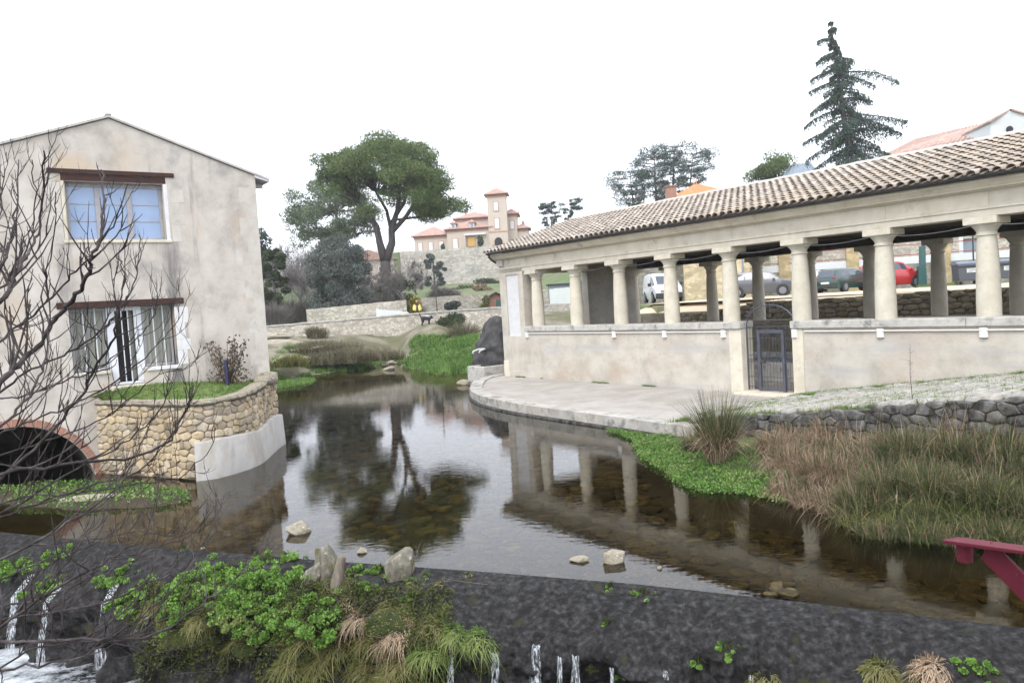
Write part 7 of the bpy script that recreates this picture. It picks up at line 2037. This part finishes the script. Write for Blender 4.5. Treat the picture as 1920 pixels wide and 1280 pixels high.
stone('white rounded boulder in the water, biggest on the right', 1151, 1046, (.38, .32, .30), 706, .04)
stone('flat white stone left of the white rounded boulder', 1088, 1048, (.28, .18, .09), 707, .02)
stone('tiny white stone right of the white rounded boulder', 1237, 1064, (.08, .07, .08), 708, .01, amp=.2)
stone('tiny white stone on the crest at the left', 380, 1028, (.10, .08, .08), 709, .02, amp=.2)
lgp = at(632, 1092, z=.0)
lgm = MB().tube([lgp + Vector((-.04, -.05, -.14)), lgp + Vector((0, 0, .04)), lgp + Vector((.05, .03, .22)), lgp + Vector((.08, .05, .33))], [.06, .085, .055, .065], 12)
lo2 = lgm.build('log', M['log'], smooth=True); tag(lo2, 'short weathered log leaning on the weir crest between the boulders', 'log')
ds = lo2.modifiers.new('sub', 'SUBSURF'); ds.levels = ds.render_levels = 2
lb2 = at(1915, 1278, z=-.4); tag(rock('boulder', M['limestone'], tuple(lb2), (.3, .3, .25), 711, .3, 3), 'pale stone in the bottom right corner', 'boulder', 'stones in the pond and on the weir')

# ================================================================== RED SLUICE ARM (right edge)
ra = empty('red_sluice_arm', tuple(at(1800, 1015, Y=4.6)), 0, 'dark red painted metal arm with a short hanging post, at the right edge', 'metal arm')
L = ra.location
def rl_(px, py, Y): return at(px, py, Y=Y) - L
a, b = rl_(1782, 1012, 4.62), rl_(2080, 1052, 3.75)
MB().bar(a, b, .125, .022).build('top_plate', M['red_paint'], ra, bevel=.004)
p0 = rl_(1812, 1022, 4.55); MB().tube([p0 + Vector((0, .02, 0)), p0 + Vector((0, .02, -.10))], .045, 16).build('hanging_post', M['red_paint'], ra, smooth=True, angle=40)
MB().lathe([(.038, 0), (.038, .006), (.022, .006), (.022, .001)], 18, tuple(p0 + Vector((.0, .015, .022)))).build('hole_ring', M['metal_dark'], ra)
br = MB().bar(rl_(1850, 1030, 4.42), rl_(1985, 1165, 4.0), .022, .14); br.build('brace', M['red_paint'], ra, bevel=.004)
MB().bar(rl_(1990, 1040, 4.0), rl_(1990, 1500, 4.0), .12, .12).build('post', M['red_paint'], ra, bevel=.006)

# ================================================================== BARE FIG TREE (left foreground)
g = np.random.default_rng(900)
fig = MB()
limbs = [([(-60, 790), (0, 717), (39, 678), (78, 639), (105, 600), (129, 569), (152, 541), (168, 510), (172, 479), (188, 444), (195, 377), (190, 319)], .040, 6.0),
 ([(-60, 640), (0, 565), (23, 533), (39, 494), (55, 471), (74, 424), (80, 340), (82, 283)], .030, 5.6),
 ([(-60, 950), (14, 886), (91, 813), (150, 745), (172, 701), (207, 643), (223, 584), (234, 514), (219, 479)], .026, 6.4),
 ([(-60, 905), (18, 883), (127, 868), (254, 856), (317, 825), (345, 775), (353, 754), (358, 727)], .024, 5.8),
 ([(-60, 1205), (0, 1203), (95, 1201), (245, 1194), (317, 1176), (377, 1133), (443, 1087), (470, 1040)], .020, 5.0),
 ([(-60, 1010), (0, 970), (70, 945), (147, 917), (240, 890), (315, 830), (330, 785)], .018, 6.2),
 ([(-60, 1130), (0, 1085), (120, 1040), (240, 997), (327, 1005), (380, 987), (407, 967)], .016, 6.6),
 ([(-60, 1220), (20, 1160), (130, 1090), (215, 1040), (262, 1010), (285, 970), (300, 925)], .018, 5.4),
 ([(-60, 1290), (60, 1220), (170, 1200), (260, 1215), (305, 1258), (413, 1258)], .012, 5.2),
 ([(-60, 770), (0, 735), (60, 690), (130, 660), (200, 610), (237, 560), (262, 500), (260, 440)], .020, 6.8),
 ([(-60, 700), (0, 640), (50, 600), (110, 545), (150, 500), (190, 455), (222, 400), (240, 345)], .020, 6.2),
 ([(-60, 560), (0, 500), (20, 450), (30, 390), (35, 300)], .020, 5.6),
 ([(-60, 600), (0, 540), (35, 500), (60, 440), (66, 370), (60, 300)], .018, 6.0),
 ([(-60, 480), (-10, 420), (5, 350), (12, 285)], .014, 6.2),
 ([(-60, 840), (30, 800), (110, 770), (190, 730), (260, 680), (300, 640), (336, 590), (334, 520)], .016, 7.0),
 ([(-60, 870), (60, 835), (160, 800), (240, 750), (290, 705), (345, 690), (400, 650)], .013, 7.0),
 ([(-60, 1000), (40, 940), (140, 880), (230, 830), (290, 780), (312, 735), (310, 700)], .017, 6.4),
 ([(-60, 1080), (60, 1020), (160, 960), (230, 900), (262, 840), (280, 790)], .016, 5.6),
 ([(-60, 1150), (80, 1120), (190, 1075), (290, 1030), (360, 1000), (420, 930)], .013, 5.8),
 ([(-60, 1180), (70, 1150), (190, 1130), (290, 1085), (350, 1060), (410, 985), (415, 940)], .012, 5.2),
 ([(-60, 1260), (50, 1250), (160, 1230), (230, 1180), (300, 1130), (350, 1080)], .014, 5.0),
 ([(-60, 960), (50, 930), (150, 925), (260, 905), (330, 900), (388, 850), (400, 800)], .013, 6.2),
 ([(-60, 750), (20, 745), (100, 722), (180, 690), (250, 640), (285, 600), (300, 540)], .014, 6.6),
 ([(-60, 820), (10, 790), (60, 730), (85, 670), (92, 600), (88, 520), (100, 440), (104, 360)], .018, 5.8)]
hub = at(-330, 1180, Y=6.0)
twigs = 0
def twig(p, d, L, r, depth):
    global twigs
    twigs += 1
    n = 5; pts = [p]; dd = d.copy()
    for i in range(n):
        dd = (dd + Vector(g.normal(0, .13, 3)) + Vector((0, 0, .16))).normalized(); pts.append(pts[-1] + dd * (L / n))
    rr = [r * (1 - .55 * i / n) * (1.15 if i % 2 else .92) for i in range(n + 1)]; rr[-1] = r * .35
    fig.tube(pts, rr, 5, False)
    if depth > 0:
        for k in range(int(g.integers(1, 3))):
            t = g.uniform(.25, .85); j = min(int(t * n), n - 1); q = pts[j].lerp(pts[j + 1], t * n - j)
            e = (dd * .8 + Vector((g.normal(.1, .5), g.normal(0, .45), g.normal(.25, .45)))).normalized(); twig(q, e, L * g.uniform(.4, .7), r * .72, depth - 1)
for pts, r, Y in limbs:
    P3 = [at(px, py, Y=Y + .5 * math.sin(i * .7 + Y * 3)) for i, (px, py) in enumerate(pts)]
    # smooth the traced line
    Q = []
    for i in range(len(P3) - 1):
        a = P3[max(i - 1, 0)]; b = P3[i]; c = P3[i + 1]; d = P3[min(i + 2, len(P3) - 1)]
        for s in np.linspace(0, 1, 5, endpoint=False):
            Q.append(.5 * ((2 * b) + (c - a) * s + (2 * a - 5 * b + 4 * c - d) * s * s + (3 * b - a - 3 * c + d) * s ** 3) + Vector(g.normal(0, .008, 3)))
    Q.append(P3[-1]); n = len(Q)
    H = curve_pts(hub, Q[0], 6, .06, g)[:-1]
    r *= .64
    rad = [r * 1.5 - .5 * r * i / len(H) for i in range(len(H))] + [r * (1 - .72 * (i / n) ** .9) * (1 + .10 * math.sin(i * 2.3)) for i in range(n)]
    fig.tube(H + Q, rad, 7)
    L = sum((Q[i + 1] - Q[i]).length for i in range(n - 1))
    for k in range(int(5 + L * 4.5)):
        t = g.uniform(.12, 1.0); i = min(int(t * (n - 1)), n - 2); d = (Q[i + 1] - Q[i]).normalized()
        e = (d * .75 + Vector((g.normal(.05, .45), g.normal(0, .4), g.normal(.30, .42)))).normalized()
        twig(Q[i], e, g.uniform(.22, .70) * (1.15 - .72 * t), r * (1 - .72 * t) * .42 + .0016, int(g.integers(0, 3)))
root = Vector((hub.x - .3, hub.y, -1.5))
fgo = empty('bare_fig_tree', tuple(root), 0, 'bare dark fig tree spreading many knobbly branches from the left edge', 'tree')
tm = MB().tube([root, root.lerp(hub, .4) + Vector((.1, 0, 0)), root.lerp(hub, .75), hub + Vector((.02, 0, .02))], [.2, .16, .13, .10], 12).mesh('trunk', True)
for v_ in tm.vertices: v_.co -= root
put('trunk', tm, M['bark_twig'], fgo)
bm_ = fig.mesh('branches', True)
for v_ in bm_.vertices: v_.co -= root
put('branches', bm_, M['bark_twig'], fgo)
nest = at(262, 425, Y=6.0)
lb_ = MB(); lb_.box(-14, 14, -8, 4.5, -2.2, -1.6)
lbank = MB().add([(-14, -6, -.9), (-4.6, -6, -1.1), (-4.8, 5.0, -1.4), (-6.2, 7.6, -1.5), (-14, 9.5, -1.2)], [(0, 1, 2, 3, 4)]).build('left_bank', M['soil']); tag(lbank, kind='structure')

# ================================================================== HAZE
hz = MB().box(-1600, 1600, -400, 1900, -4, 60).build('haze', None)
hm = bpy.data.materials.new('haze'); hm.use_nodes = True
hn = hm.node_tree; hn.nodes.clear()
pv = hn.nodes.new('ShaderNodeVolumePrincipled'); pv.inputs['Color'].default_value = (.97, .98, 1.0, 1); pv.inputs['Density'].default_value = .0005; pv.inputs['Anisotropy'].default_value = .2
ho = hn.nodes.new('ShaderNodeOutputMaterial'); hn.links.new(pv.outputs[0], ho.inputs['Volume'])
hz.data.materials.append(hm)
tag(hz, kind='stuff')
